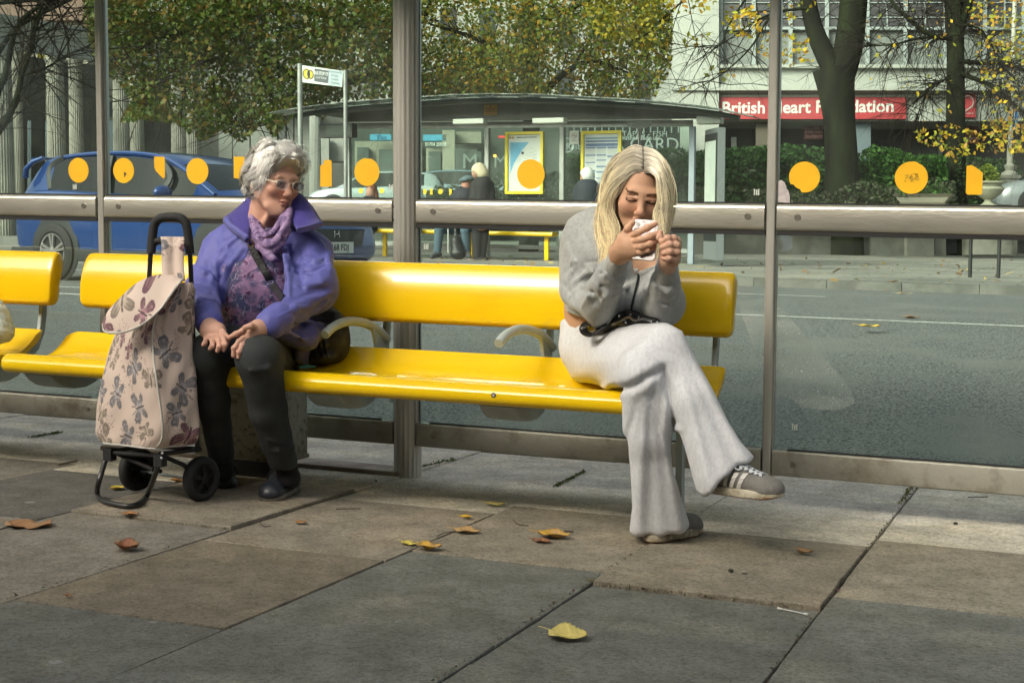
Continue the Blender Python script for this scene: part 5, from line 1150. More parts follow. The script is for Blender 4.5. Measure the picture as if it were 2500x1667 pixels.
def head_color(v, old=False, closed=False):
    x, y, z = v[:, 0], v[:, 1], v[:, 2]; ax_ = np.abs(x)
    base = np.array((.57, .325, .24) if old else (.54, .315, .20)); c = np.tile(base, (len(v), 1)).astype(np.float32)
    def mix(w_, col): c[:] = c * (1 - w_[:, None]) + np.array(col, np.float32) * w_[:, None]
    g = lambda d, s: np.exp(-(d / s) ** 2)
    n1 = snoise(v, 90, 1); mix(np.clip(.25 * n1, 0, .3), (.64, .37, .29) if old else (.60, .37, .25)); mix(np.clip(.22 * snoise(v, 200, 4), 0, .2), (.34, .15, .09))
    front = y < -.05
    mix(g(np.hypot(ax_ - .040, z + .028), .022) * (.35 if old else .25) * front, (.55, .19, .13)); mix(g(np.hypot(x, z + .034), .012) * .3 * front, (.55, .20, .14))
    lip = ((x / .0215) ** 2 + ((z + .0645) / .0095) ** 2 < 1) & (y < -.078); mix(lip * (.55 if old else .65), (.36, .11, .095))
    mix(((np.abs(z + .0655) < .0012) & (ax_ < .021) & front) * .8, (.10, .02, .02))
    mix(g(np.hypot(ax_ - .031, (z - .001) * 1.3), .017) * (.28 if old else .12) * front, (.34, .17, .12))
    zb = .021 - (ax_ - .030) ** 2 * 9 + (ax_ - .015) * .12
    brow = (np.abs(z - zb) < ((.0030 if old else .0046) - ax_ * .03)) & (ax_ > .013) & (ax_ < .053) & (y < -.06); mix(brow * (.25 if old else .95), (.30, .25, .20) if old else (.09, .045, .022))
    ex, ez = ax_ - .031, z + .0005
    if closed:
        lash = (np.abs(ez + .0052 - (ex ** 2) * 9) < .0025) & (np.abs(ex) < .0165) & front; mix(lash * .97, (.03, .015, .01)); mix(g(np.hypot(ex / 1.5, z - .009), .004) * .3 * front, (.24, .10, .07))
    else:
        eye = ((ex / .0125) ** 2 + (ez / .0056) ** 2 < 1) & front; mix(eye * .9, (.42, .40, .36)); xi = x - .004 * np.sign(.1)
        iris = (np.hypot(np.abs(xi) - .031, ez) < .0058) & eye; mix(iris * .95, (.06, .09, .12)); mix(((np.hypot(np.abs(xi) - .031, ez) < .0026) & eye) * 1., (.01, .01, .01))
        mix(((np.abs((ex / .0135) ** 2 + ((ez) / .0066) ** 2 - 1) < .22) & (ez > -.001) & front) * .6, (.06, .03, .02))
    return c
def face_basis(yaw, pitch, roll):
    """yaw 0 looks at the camera, + turns to the picture's right; pitch + looks down; roll + leans the crown to the picture's left"""
    r, f = _n((.928, .372, 0)), _n((.372, -.928, 0)); u = _n((0, 0, 1)); a = R_(yaw)
    fd = f * math.cos(a) + r * math.sin(a); xr = r * math.cos(a) - f * math.sin(a); b_ = R_(pitch)
    fd2 = fd * math.cos(b_) - u * math.sin(b_); u2 = u * math.cos(b_) + fd * math.sin(b_)
    c_ = R_(roll); x2 = xr * math.cos(c_) + u2 * math.sin(c_); z2 = u2 * math.cos(c_) - xr * math.sin(c_)
    return np.stack([x2, -fd2, z2], 1)
def finger(chain, r0=.0088, r1=.0066):
    r0 *= 1.08; r1 *= 1.12
    n = len(chain); out = []
    for i in range(n - 1):
        a = r0 + (r1 - r0) * i / (n - 1); b_ = r0 + (r1 - r0) * (i + 1) / (n - 1); out.append(rc(chain[i], chain[i + 1], a, b_, .003))
    for p in chain[1:-1]: out.append(el(p, (r0 * 1.02,) * 3, k=.004))
    return out
def union_groups(groups, P_):
    pass
def hand_mesh(palm, fingers, tone, step=.0022, seed=0):
    """palm prims blended; each finger kept apart (small blend)"""
    pr = list(palm)
    for f_ in fingers: pr += f_
    v, q = shape(pr, step, it=1, disp=lambda P: .0004 * snoise(P, 400, seed))
    c = np.tile(np.array(tone, np.float32), (len(v), 1)) * (1 + .10 * snoise(v, 130, seed + 2))[:, None]
    # redder tips and knuckles, pale nails
    for f_ in fingers:
        tip = f_[len([p for p in f_ if p[0] == 'rc']) - 1][2]; d = np.linalg.norm(v - tip, axis=1); w_ = np.exp(-(d / .009) ** 2)[:, None] * .35; c = c * (1 - w_) + np.array((.62, .30, .24), np.float32) * w_
        for p in f_:
            if p[0] == 'el': d = np.linalg.norm(v - p[1], axis=1); w_ = np.exp(-(d / .008) ** 2)[:, None] * .25; c = c * (1 - w_) + np.array((.50, .20, .14), np.float32) * w_
    return v, q, c
def ribbon(mb, pts, wd, col, nrm=None):
    """one thin lock of hair"""
    n = len(pts); vs = []; fs = []; cs = []
    for i, p in enumerate(pts):
        t = pts[min(i + 1, n - 1)] - pts[max(i - 1, 0)]; t = t / (np.linalg.norm(t) + 1e-9)
        s = np.cross(t, nrm if nrm is not None else np.array((.37, -.93, 0))); s = s / (np.linalg.norm(s) + 1e-9)
        w_ = wd * (1 - .75 * (i / (n - 1)) ** 3) * (.6 if i == 0 else 1)
        vs += [p - s * w_, p + s * w_]; cs += [col[i] if isinstance(col, list) else col] * 2
    k = len(mb.v)
    for i in range(n - 1): fs.append((2 * i, 2 * i + 1, 2 * i + 3, 2 * i + 2))
    mb.v += [tuple(map(float, p)) for p in vs]; mb.f += [tuple(a + k for a in f) for f in fs]; mb.m += [0] * len(fs); mb.c += [tuple(map(float, c)) for c in cs]; mb.hascol = True
def crspline(pts, n=6):
    P = [np.array(p, float) for p in pts]; out = []
    for i in range(len(P) - 1):
        p0, p1, p2, p3 = P[max(i - 1, 0)], P[i], P[i + 1], P[min(i + 2, len(P) - 1)]
        for j in range(n):
            t = j / n; out.append(.5 * ((2 * p1) + (p2 - p0) * t + (2 * p0 - 5 * p1 + 4 * p2 - p3) * t * t + (3 * p1 - p0 - 3 * p2 + p3) * t ** 3))
    out.append(P[-1]); return out
M_hair = mat('hair', (1, 1, 1), .42, attr=True, spec=.5)

# ================================================================== THE OLDER WOMAN
ow = thing('person', 'elderly woman with short white hair and glasses in an open purple blue coat, looking aside', 'person', L(-2.75, 4.6, 0))
HW = face_basis(39, 8, -5); HC = W(671, 443, 4.50)
hp = head_prims(True); v, hq = surf(hp, (-.1, -.135, -.19), (.1, .125, .125), .0024); v = relax(v, hq, 1); hc = head_color(v, True)
hv = (v * 1.0) @ HW.T.astype(np.float32) + HC
def OH(x, y, z): return HC + HW @ np.array((x, y, z))
# coat
coat = [rc(W(643, 610, 4.58), W(632, 830, 4.62), .150, .175, .05), el(W(650, 690, 4.56), (.205, .15, .20), k=.05), rc(W(562, 590, 4.54), W(742, 596, 4.58), .062, .062, .05),
        rc(W(536, 606, 4.53), W(496, 712, 4.42), .064, .058, .03), rc(W(492, 712, 4.42), W(508, 782, 4.22), .060, .045, .03),
        rc(W(768, 616, 4.57), W(768, 712, 4.44), .066, .066, .03), rc(W(766, 712, 4.44), W(668, 786, 4.22), .066, .050, .03), el(W(775, 700, 4.45), (.075, .075, .08), k=.03),
        el(W(728, 812, 4.50), (.100, .12, .050), k=.04), rc(W(650, 800, 4.30), W(748, 822, 4.42), .030, .05, .03), el(W(742, 862, 4.52), (.030, .06, .04), k=.03), rc(W(690, 640, 4.40), W(700, 770, 4.36), .03, .035, .03)]
cut = [(640, 555), (613, 600), (592, 650), (566, 690), (553, 725), (560, 770), (585, 800), (640, 800), (668, 770), (690, 728), (697, 690), (693, 640), (686, 590), (690, 560)]
shirt = [rc(W(643, 610, 4.58), W(628, 800, 4.60), .142, .165, .05), el(W(640, 690, 4.545), (.18, .14, .19), k=.05), rc(W(560, 590, 4.54), W(745, 600, 4.58), .05, .05, .05)]
for pts, r in [([(470, 650), (500, 668), (520, 660)], .008), ([(462, 700), (490, 735), (520, 735)], .009), ([(545, 600), (525, 650), (520, 700), (535, 745)], .012), ([(800, 625), (770, 640), (742, 632)], .009), ([(815, 660), (785, 690), (745, 700)], .010), ([(808, 715), (770, 730), (720, 742)], .009),
               ([(760, 745), (720, 755), (680, 772)], .009), ([(725, 600), (718, 650), (722, 700)], .011), ([(700, 600), (706, 660), (708, 720)], .010), ([(660, 815), (700, 808), (745, 830)], .007), ([(590, 610), (560, 650), (545, 700)], .011), ([(780, 590), (800, 620), (806, 660)], .010), ([(745, 780), (770, 760), (800, 735)], .008), ([(600, 560), (560, 600), (540, 640)], .008)]:
    coat += ridge(coat, pts, r, .016, lift=.1)
for pts in ([(505, 640), (530, 680), (515, 720)], [(735, 612), (732, 660), (740, 705)], [(790, 650), (760, 665), (730, 668)], [(795, 700), (750, 718)], [(535, 620), (560, 600), (590, 580)], [(700, 785), (740, 790), (770, 775)], [(480, 690), (515, 700)], [(714, 600), (712, 660), (715, 715)]): coat += crease(coat, pts, .006, .014)
for pts in ([(742, 618), (770, 622), (800, 612)], [(738, 632), (765, 648), (795, 645), (812, 640)], [(745, 668), (775, 668), (812, 655)], [(740, 690), (770, 690), (800, 680)], [(715, 730), (745, 722), (790, 712)], [(700, 752), (730, 745), (775, 742)], [(690, 765), (715, 768), (745, 765)], [(470, 668), (495, 690), (520, 700)], [(462, 690), (485, 712), (512, 722)], [(475, 720), (500, 742), (528, 752)], [(480, 745), (505, 758), (530, 765)], [(505, 610), (520, 640), (518, 670)], [(548, 660), (540, 690), (545, 720)], [(575, 620), (560, 640), (552, 668)], [(728, 590), (724, 625), (730, 655)], [(716, 610), (722, 650), (716, 690)], [(760, 580), (765, 600), (758, 630)], [(690, 800), (720, 815), (745, 815)], [(700, 812), (735, 828), (750, 850)], [(570, 575), (545, 590), (525, 615)]):
    coat += crease(coat, pts, .0028, .0045)
coat.append(('sub', ('fn', lambda P: np.maximum(pixpoly(P, cut), P[..., 1] - 4.56), .01), .006))
coat.append(('sub', rc(W(652, 500, 4.50), W(645, 590, 4.50), .058, .066, .01), .01))
v, q = shape(coat, .0048, disp=lambda P: .0075 * (.32 - np.abs(snoise(P * _n((1, 1, .75)), 24, 8))) + .0030 * (.3 - np.abs(snoise(P, 55, 9))))
M_coat = mat('purple_coat_cloth', (.095, .10, .37), .6, var=(.08, .085, .31), vs=5, bump=.25, bs=300, sheen=.15, bdist=.003)
M_coat2 = mat('dark_collar_lining', (.045, .032, .25), .8, var=(.035, .025, .20), vs=12, bump=.4, bs=260, sheen=.2)
co = mesh_from('coat', [(v, q, None)], M_coat, ow)
# cuffs and collar
def slabm(pts_out, pts_in, th, name, mt, par, n=5):
    """a folded cloth flap between two edge curves, given thickness"""
    A = crspline(pts_out, n); B = crspline(pts_in, n); m_ = min(len(A), len(B)); vs = []; k = 6
    for i in range(m_):
        for j in range(k + 1):
            t = j / k; p = A[i] * (1 - t) + B[i] * t; p = p + np.array((.1, -.25, .12)) * .045 * math.sin(math.pi * t); vs.append(p)
    V0 = [Vector(p) for p in vs]; fs = [(i * (k + 1) + j, i * (k + 1) + j + 1, (i + 1) * (k + 1) + j + 1, (i + 1) * (k + 1) + j) for i in range(m_ - 1) for j in range(k)]
    mb = MB(); mb.add(V0, fs); o = mb.build(name, mt, par, smooth=60); s_ = o.modifiers.new('thick', 'SOLIDIFY'); s_.thickness = th; s_.offset = 0; return o
slabm([W(612, 476, 4.60), W(590, 500, 4.58), W(566, 520, 4.545), W(547, 534, 4.51), W(550, 543, 4.475)], [W(616, 505, 4.53), W(612, 530, 4.485), W(610, 555, 4.45), W(608, 572, 4.42), W(600, 588, 4.40)], .008, 'collar', M_coat2, ow)
slabm([W(548, 540, 4.49), W(560, 556, 4.45), W(580, 572, 4.42), W(604, 590, 4.405)], [W(556, 534, 4.475), W(566, 549, 4.44), W(586, 564, 4.41), W(608, 580, 4.395)], .012, 'collar', M_coat, ow)
slabm([W(722, 466, 4.58), W(745, 485, 4.57), W(765, 510, 4.55), W(780, 535, 4.53), W(789, 548, 4.50)], [W(700, 505, 4.50), W(708, 525, 4.48), W(716, 545, 4.455), W(724, 560, 4.435), W(730, 566, 4.42)], .008, 'collar', M_coat2, ow)
slabm([W(789, 549, 4.505), W(770, 556, 4.47), W(748, 562, 4.44), W(725, 568, 4.42)], [W(784, 545, 4.49), W(766, 551, 4.455), W(745, 556, 4.425), W(724, 560, 4.405)], .012, 'collar', M_coat, ow)
slabm([W(612, 476, 4.60), W(640, 480, 4.64), W(680, 478, 4.65), W(722, 466, 4.60)], [W(608, 530, 4.60), W(640, 540, 4.66), W(690, 540, 4.67), W(735, 530, 4.62)], .01, 'collar', M_coat2, ow)
cuffs = []
for a, b_, r in ((W(505, 768, 4.25), W(510, 786, 4.21), .050), (W(682, 775, 4.24), W(660, 792, 4.205), .053)):
    v, q = shape([rc(a, b_, r, r * .97, .01)], .004, disp=lambda P: .001 * snoise(P, 120, 3)); cuffs.append((v, q, None))
mesh_from('cuff', [cuffs[0]], M_coat, ow); mesh_from('cuff', [cuffs[1]], M_coat, ow)
# floral top
M_top = mat('floral_print', (.27, .15, .30), .8)
def floral(mt, c1, c2, c3, c4, sc=28.):
    n = mt.node_tree.nodes; l = mt.node_tree.links; p = n['Principled BSDF']; tc = n.new('ShaderNodeTexCoord')
    a = n.new('ShaderNodeTexNoise'); a.inputs['Scale'].default_value = sc * .35; a.inputs['Detail'].default_value = 3; a.inputs['Distortion'].default_value = 1.5; l.new(tc.outputs['Object'], a.inputs['Vector'])
    r = n.new('ShaderNodeValToRGB'); r.color_ramp.elements[0].position = .42; r.color_ramp.elements[0].color = (*c1, 1); r.color_ramp.elements[1].position = .58; r.color_ramp.elements[1].color = (*c2, 1); l.new(a.outputs[0], r.inputs[0])
    v = n.new('ShaderNodeTexVoronoi'); v.inputs['Scale'].default_value = sc; l.new(tc.outputs['Object'], v.inputs['Vector']); v.feature = 'DISTANCE_TO_EDGE'
    r2 = n.new('ShaderNodeMapRange'); r2.inputs[1].default_value = .02; r2.inputs[2].default_value = .06; r2.inputs[3].default_value = 1; r2.inputs[4].default_value = 0; l.new(v.outputs['Distance'], r2.inputs[0])
    b = n.new('ShaderNodeTexNoise'); b.inputs['Scale'].default_value = sc * 1.3; l.new(tc.outputs['Object'], b.inputs['Vector']); r3 = n.new('ShaderNodeMapRange'); r3.inputs[1].default_value = .48; r3.inputs[2].default_value = .6; l.new(b.outputs[0], r3.inputs[0])
    mu = n.new('ShaderNodeMath'); mu.operation = 'MULTIPLY'; l.new(r2.outputs[0], mu.inputs[0]); l.new(r3.outputs[0], mu.inputs[1])
    x = n.new('ShaderNodeMix'); x.data_type = 'RGBA'; l.new(mu.outputs[0], x.inputs[0]); l.new(r.outputs[0], x.inputs[6]); x.inputs[7].default_value = (*c3, 1)
    w_ = n.new('ShaderNodeTexVoronoi'); w_.inputs['Scale'].default_value = sc * .55; w_.feature = 'SMOOTH_F1'; dn = n.new('ShaderNodeTexNoise'); dn.inputs['Scale'].default_value = sc * .5; dn.inputs['Distortion'].default_value = 2; l.new(tc.outputs['Object'], dn.inputs['Vector'])
    vm = n.new('ShaderNodeMixRGB'); vm.inputs[0].default_value = .06; l.new(tc.outputs['Object'], vm.inputs[1]); l.new(dn.outputs[1], vm.inputs[2]); l.new(vm.outputs[0], w_.inputs['Vector'])
    r4 = n.new('ShaderNodeMapRange'); r4.inputs[1].default_value = .20; r4.inputs[2].default_value = .26; r4.inputs[3].default_value = 1; r4.inputs[4].default_value = 0; l.new(w_.outputs['Distance'], r4.inputs[0])
    y = n.new('ShaderNodeMix'); y.data_type = 'RGBA'; l.new(r4.outputs[0], y.inputs[0]); l.new(x.outputs[2], y.inputs[6]); y.inputs[7].default_value = (*c4, 1); l.new(y.outputs[2], p.inputs['Base Color'])
floral(M_top, (.05, .06, .15), (.30, .17, .32), (.42, .38, .50), (.07, .02, .07), 42)
M_scarf = mat('purple_scarf', (.3, .2, .35), .75); floral(M_scarf, (.13, .08, .20), (.30, .20, .37), (.36, .30, .42), (.05, .02, .08), 62)
v, q = shape(shirt, .006, disp=lambda P: .003 * snoise(P * _n((1, 1, .4)), 45, 18)); mesh_from('top', [(v, q, None)], M_top, ow)
sc_ = []
for pts, r in (([(618, 498, 4.53), (617, 530, 4.48), (622, 560, 4.44), (636, 586, 4.415), (655, 598, 4.405), (675, 588, 4.41), (690, 566, 4.425), (702, 540, 4.445), (706, 512, 4.475)], .012),
    ([(627, 510, 4.52), (628, 540, 4.475), (636, 562, 4.445), (652, 574, 4.43), (668, 566, 4.43), (682, 545, 4.445), (694, 522, 4.465)], .009),
    ([(612, 505, 4.545), (609, 535, 4.49), (613, 570, 4.45), (626, 598, 4.425), (648, 612, 4.415), (668, 612, 4.415), (688, 592, 4.425), (704, 562, 4.44)], .010),
    ([(622, 505, 4.525), (621, 545, 4.472), (630, 575, 4.44), (648, 590, 4.42), (664, 588, 4.42)], .008), ([(640, 598, 4.415), (652, 622, 4.41), (668, 632, 4.41)], .012), ([(700, 520, 4.47), (695, 550, 4.445), (680, 580, 4.42), (664, 604, 4.41)], .010)):
    P = crspline([W(*p) for p in pts], 3); sc_ += [rc(P[i], P[i + 1], r, r, .006) for i in range(len(P) - 1)]
v, q = shape(sc_, .003, disp=lambda P: .0035 * (.5 - np.abs(snoise(P, 80, 21)))); mesh_from('scarf', [(v, q, None)], M_scarf, ow)
# trousers
trs = [rc(W(575, 880, 4.60), W(508, 868, 4.20), .092, .074, .03), rc(W(665, 880, 4.60), W(632, 872, 4.16), .095, .078, .03), rc(W(600, 850, 4.62), W(665, 850, 4.62), .12, .12, .04),
       rc(W(508, 872, 4.20), W(520, 980, 4.26), .070, .056, .02), rc(W(520, 980, 4.26), W(540, 1110, 4.38), .056, .046, .02), rc(W(634, 876, 4.16), W(655, 1000, 4.24), .076, .062, .02), rc(W(655, 1000, 4.24), W(690, 1125, 4.36), .062, .050, .02), rc(W(560, 835, 4.4), W(610, 835, 4.4), .06, .06, .04)]
for pts in ([(612, 905), (655, 898), (700, 908)], [(700, 870), (720, 890), (735, 905)], [(640, 1095), (680, 1100), (715, 1092)], [(655, 1075), (690, 1080)]): trs += ridge(trs, pts, .004, .016, .3)
trs.append(('sub', ('fn', lambda P: P[..., 2] - (SA * P[..., 0] + SB * P[..., 1] + .118), .004), .003))
v, q = shape(trs, .005, disp=lambda P: .002 * snoise(P, 60, 31))
M_trs = mat('black_trousers', (.020, .024, .027), .8, var=(.030, .035, .036), vs=9, bump=.3, bs=280)
mesh_from('trousers', [(v, q, None)], M_trs, ow)
# shoes
def flat_shoe(heel, toe, name_col, strap=True):
    d = toe - heel; L_ = np.linalg.norm(d); f_ = d / L_; u = _n((0, 0, 1)); s_ = np.cross(f_, u); B = np.stack([s_, f_, u], 1)
    T_ = lambda x, y, z: heel + B @ np.array((x, y, z))
    up_ = [rc(T_(0, .03, .045), T_(0, .10, .048), .036, .042, .02), rc(T_(0, .10, .042), T_(.0, L_ - .045, .028), .044, .036, .02), el(T_(0, L_ - .045, .022), (.044, .05, .03), B, .02), rc(T_(0, .035, .05), T_(0, .05, .085), .036, .034, .02),
           sub(('fn', lambda P: (P - heel) @ u - .012, .002), .002), sub(rc(T_(0, .05, .10), T_(0, .05, .12), .031, .031), .006)]
    v1, q1 = shape(up_, .0032); sl = [rc(T_(0, .035, .008), T_(0, L_ - .05, .008), .040, .047, .01)]
    lo, hi = bbox(sl); v2, q2 = surf(sl, lo, hi, .004, post=lambda d_, P: np.maximum(np.maximum(d_, (P - heel) @ u - .020), -((P - heel) @ u) + .0))
    return (v1, q1), (v2, q2), T_, L_
M_shoe = mat('navy_shoe', (.02, .025, .035), .38, var=(.035, .04, .05), vs=30, bump=.1, bs=200); M_sole = mat('grey_sole', (.20, .19, .165), .8, var=(.14, .135, .12), vs=20)
gz = lambda p: np.array((p[0], p[1], SA * p[0] + SB * p[1] + .001), np.float32)
for heel, toe in ((gz(gnear(742, 1192)) + _n((0, 0, .011)), gz(gnear(650, 1231)) + _n((0, 0, .011))), (gz(gnear(532, 1158)), gz(gnear(552, 1200)))):
    f_ = (toe - heel) / np.linalg.norm(toe - heel); heel = toe - f_ * .245
    (v1, q1), (v2, q2), T_, L_ = flat_shoe(heel, toe, None)
    s_ = mesh_from('shoe', [(v1, q1, None)], M_shoe, ow); mesh_from('sole', [(v2, q2, None)], M_sole, s_)
    st_ = MB(); st_.sweep(smooth_path([Vector(T_(x, .105, z)) for x, z in ((-.045, .035), (-.038, .065), (-.015, .086), (.015, .088), (.040, .066), (.048, .035))], 4), rrect(.026, .005, .002), up=tuple(T_(0, 1, 0) - T_(0, 0, 0))); st_.build('strap', mat('dark_leather', (.03, .033, .04), .35), s_, smooth=40)
    bt = MB(); bt.lathe([(.0001, 0), (.008, 0), (.008, .003), (.0001, .004)], lambda a, b, z: Vector(T_(.030 + z * .7, .105 + a, .078 + b * .7 + z)), 12); bt.build('button', mat('brass', (.5, .25, .10), .35, .8), s_)
# ankles (socks)
for a, b in ((W(692, 1110, 4.38), W(705, 1165, 4.40)), (W(539, 1075, 4.37), W(542, 1150, 4.40))): v, q = shape([rc(a, b, .036, .040, .02)], .005); mesh_from('sock', [(v, q, None)], mat('black_sock', (.012, .01, .014), .9), ow)
# hands
tone = (.57, .33, .25)
rp = [rc(W(512, 786, 4.20), W(517, 806, 4.165), .026, .030, .02), rc(W(505, 812, 4.15), W(536, 812, 4.15), .020, .021, .02), rc(W(510, 800, 4.17), W(532, 805, 4.16), .024, .024, .02), rc(W(506, 824, 4.135), W(538, 826, 4.128), .011, .012, .01)]
rf_ = [finger([W(539, 812, 4.145), W(547, 828, 4.115), W(550, 842, 4.10), W(546, 854, 4.10)], .0092, .0070), finger([W(527, 817, 4.14), W(534, 832, 4.105), W(536, 846, 4.09), W(531, 856, 4.09)], .0094, .0070), finger([W(514, 819, 4.14), W(519, 833, 4.105), W(519, 845, 4.095), W(513, 851, 4.095)], .0090, .0066), finger([W(502, 817, 4.145), W(503, 829, 4.12), W(500, 838, 4.11), W(496, 842, 4.105)], .0082, .0060), finger([W(532, 800, 4.16), W(545, 812, 4.14), W(556, 826, 4.13), W(554, 836, 4.125)], .0100, .0080)]
lp_ = [rc(W(654, 796, 4.20), W(632, 806, 4.165), .025, .030, .02), rc(W(625, 800, 4.15), W(606, 826, 4.14), .022, .020, .02), rc(W(640, 800, 4.17), W(615, 820, 4.145), .024, .022, .02)]
lf_ = [finger([W(612, 803, 4.145), W(594, 806, 4.12), W(575, 816, 4.11), W(560, 824, 4.11)], .0092, .0072), finger([W(603, 818, 4.135), W(584, 834, 4.10), W(572, 850, 4.085), W(570, 868, 4.085)], .0094, .0070), finger([W(606, 826, 4.135), W(592, 844, 4.10), W(584, 860, 4.085), W(582, 872, 4.085)], .0090, .0066), finger([W(614, 830, 4.135), W(605, 846, 4.105), W(599, 858, 4.095), W(597, 866, 4.095)], .0082, .0060), finger([W(628, 800, 4.14), W(612, 796, 4.115), W(598, 800, 4.10)], .0100, .0082)]
hr = hand_mesh(rp, rf_, tone, seed=1); hl = hand_mesh(lp_, lf_, tone, seed=2)
body = [rc(W(645, 560, 4.56), W(645, 620, 4.58), .05, .07, .03), rc(W(643, 620, 4.58), W(628, 840, 4.61), .115, .13, .05), rc(W(560, 600, 4.54), W(740, 605, 4.58), .045, .045, .04), rc(W(535, 612, 4.53), W(492, 712, 4.42), .045, .04, .02), rc(W(492, 712, 4.42), W(512, 790, 4.20), .038, .026, .02), rc(W(768, 615, 4.57), W(766, 712, 4.44), .045, .04, .02), rc(W(766, 712, 4.44), W(654, 798, 4.20), .038, .025, .02),
        rc(W(575, 880, 4.60), W(508, 870, 4.20), .07, .055, .03), rc(W(665, 880, 4.60), W(632, 872, 4.16), .07, .058, .03), rc(W(508, 872, 4.20), W(536, 1080, 4.35), .05, .030, .02), rc(W(634, 876, 4.16), W(694, 1110, 4.37), .055, .030, .02)]
v, q = shape(body, .008); bc = np.tile(np.array(tone, np.float32), (len(v), 1))

mesh_from('body', [(hv, hq, hc), hr, hl, (v, q, bc)], M_skin, ow)
# hair: a soft volume and many short curly locks
rng = np.random.RandomState(5)
hs = [el((0, .020, .036), (.083, .098, .090), k=.02), el((0, .06, -.01), (.074, .056, .072), k=.03), el((-.060, .028, .0), (.030, .050, .050), k=.02), el((.060, .028, .0), (.030, .045, .045), k=.02), el((0, -.035, .092), (.066, .055, .034), k=.02), el((.01, .01, .115), (.06, .07, .03), k=.02), el((-.045, -.045, .07), (.03, .035, .03), k=.02), el((.045, -.045, .072), (.03, .035, .03), k=.02)]
hs += [sub(el((0, -.112, -.022), (.066, .075, .100)), .012), sub(el((0, -.06, -.10), (.08, .09, .07)), .01)]
v, q = surf(hs, (-.13, -.13, -.11), (.13, .16, .17), .0034, disp=lambda P: .0032 * snoise(P, 65, 41)); v = relax(v, q, 1)
g_ = .75 * (.36 + .30 * np.clip((v[:, 2] + .03) / .13, 0, 1) + .05 * snoise(v, 150, 5)); hcol = np.stack([g_, g_ * .985, g_ * .93], 1).astype(np.float32)  # lighter towards the crown: light from above put into the hair colour
hair_b = v @ HW.T.astype(np.float32) + HC; hmb = MB()
nrm = None; idx = rng.choice(len(v), 2600)
cen = np.array((0, .02, .03))
for ci in range(430):
    i = idx[ci]; p0 = v[i].astype(float); n0 = p0 - cen; n0 /= np.linalg.norm(n0)
    if p0[1] < -.05 and p0[2] < .070: continue
    td = np.array((rng.normal() * .35 + .8 * np.sign(p0[0] + .01), rng.normal() * .35 + (.7 if p0[1] > .02 else -.45), -.45 + rng.normal() * .35)); td -= n0 * td.dot(n0); td /= np.linalg.norm(td) + 1e-6
    s0 = np.cross(n0, td); Lc = rng.uniform(.040, .075); ph = rng.uniform(0, 6.28); am = rng.uniform(.001, .0075); lf = rng.uniform(.004, .013) if rng.rand() > .12 else rng.uniform(.016, .030)
    gb = rng.uniform(.60, 1.12) * (.66 + .34 * min(1, max(0, (p0[2] + .05) / .1)))  # locks follow the same painted top light
    for q_ in range(15):
        p = p0 + s0 * rng.normal() * .0075 + n0 * rng.normal() * .0012; Ln = Lc * rng.uniform(.75, 1.1); cur = []
        for j in range(8):
            t = j / 7; cur.append(p + td * Ln * t - n0 * (.42 * Ln * t * t) + n0 * lf * math.sin(t * 2.7 + .35) + s0 * am * math.sin(ph + t * 4.2) * (.5 + t))
        if cur[-1][1] < -.072 and cur[-1][2] < .058 + .022 * rng.rand(): continue
        g0 = gb * rng.uniform(.62, 1.2); ribbon(hmb, [HC + HW @ a for a in cur], rng.uniform(.0006, .0014), (g0, g0 * .985, g0 * .945), HW @ n0)
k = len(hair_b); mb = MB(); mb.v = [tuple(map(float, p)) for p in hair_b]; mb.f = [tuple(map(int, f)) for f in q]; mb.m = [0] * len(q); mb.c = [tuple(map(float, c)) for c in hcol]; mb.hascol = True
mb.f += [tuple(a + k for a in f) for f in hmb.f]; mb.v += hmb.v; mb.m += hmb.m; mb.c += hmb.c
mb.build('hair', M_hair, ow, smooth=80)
# glasses
gl_ = MB(); lens = MB()
for x in (-1, 1):
    pts = [Vector(OH(x * .033 + .0235 * math.cos(a), -.1085 + .016 * (abs(x * .033 + .0235 * math.cos(a)) - .033) * 1.5, -.002 + .0175 * math.sin(a))) for a in np.linspace(0, 2 * math.pi, 25)]
    gl_.tube(pts, .0013, 6); lens.add([p for p in pts[:-1]], [tuple(range(24))])
gl_.tube([Vector(OH(-.0105, -.1115, .002)), Vector(OH(0, -.1145, .006)), Vector(OH(.0105, -.1115, .002))], .0014, 6)
for x in (-1, 1): gl_.tube([Vector(OH(x * .0565, -.106, .004)), Vector(OH(x * .074, -.08, .006)), Vector(OH(x * .080, -.02, .004)), Vector(OH(x * .081, .010, -.004))], .0017, 6)
gg = gl_.build('glasses', mat('clear_frame', (.62, .60, .50), .25, .3), ow, smooth=60)
lm = bpy.data.materials.new('tinted_lens'); lm.use_nodes = True; n = lm.node_tree.nodes; n.remove(n['Principled BSDF']); t_ = n.new('ShaderNodeBsdfTransparent'); t_.inputs[0].default_value = (.50, .50, .60, 1); g_2 = n.new('ShaderNodeBsdfGlossy'); g_2.inputs['Roughness'].default_value = .05; mx_ = n.new('ShaderNodeMixShader'); mx_.inputs[0].default_value = .08
lm.node_tree.links.new(t_.outputs[0], mx_.inputs[1]); lm.node_tree.links.new(g_2.outputs[0], mx_.inputs[2]); lm.node_tree.links.new(mx_.outputs[0], n['Material Output'].inputs[0]); lens.build('lens', lm, gg)
bd_ = MB()
for i in range(26):
    a = math.pi * (i / 25); p = W(640 + 30 * -math.cos(a) + 8, 562 + 12 * math.sin(a) + 6, 4.415 + .03 * (1 - math.sin(a))); bd_.lathe([(.0001, -.003), (.003, 0), (.0001, .003)], lambda a_, b_, z, p=p: Vector(p) + V(a_, b_, z), 6)
bd_.build('necklace', mat('dark_beads', (.06, .03, .025), .3), ow)
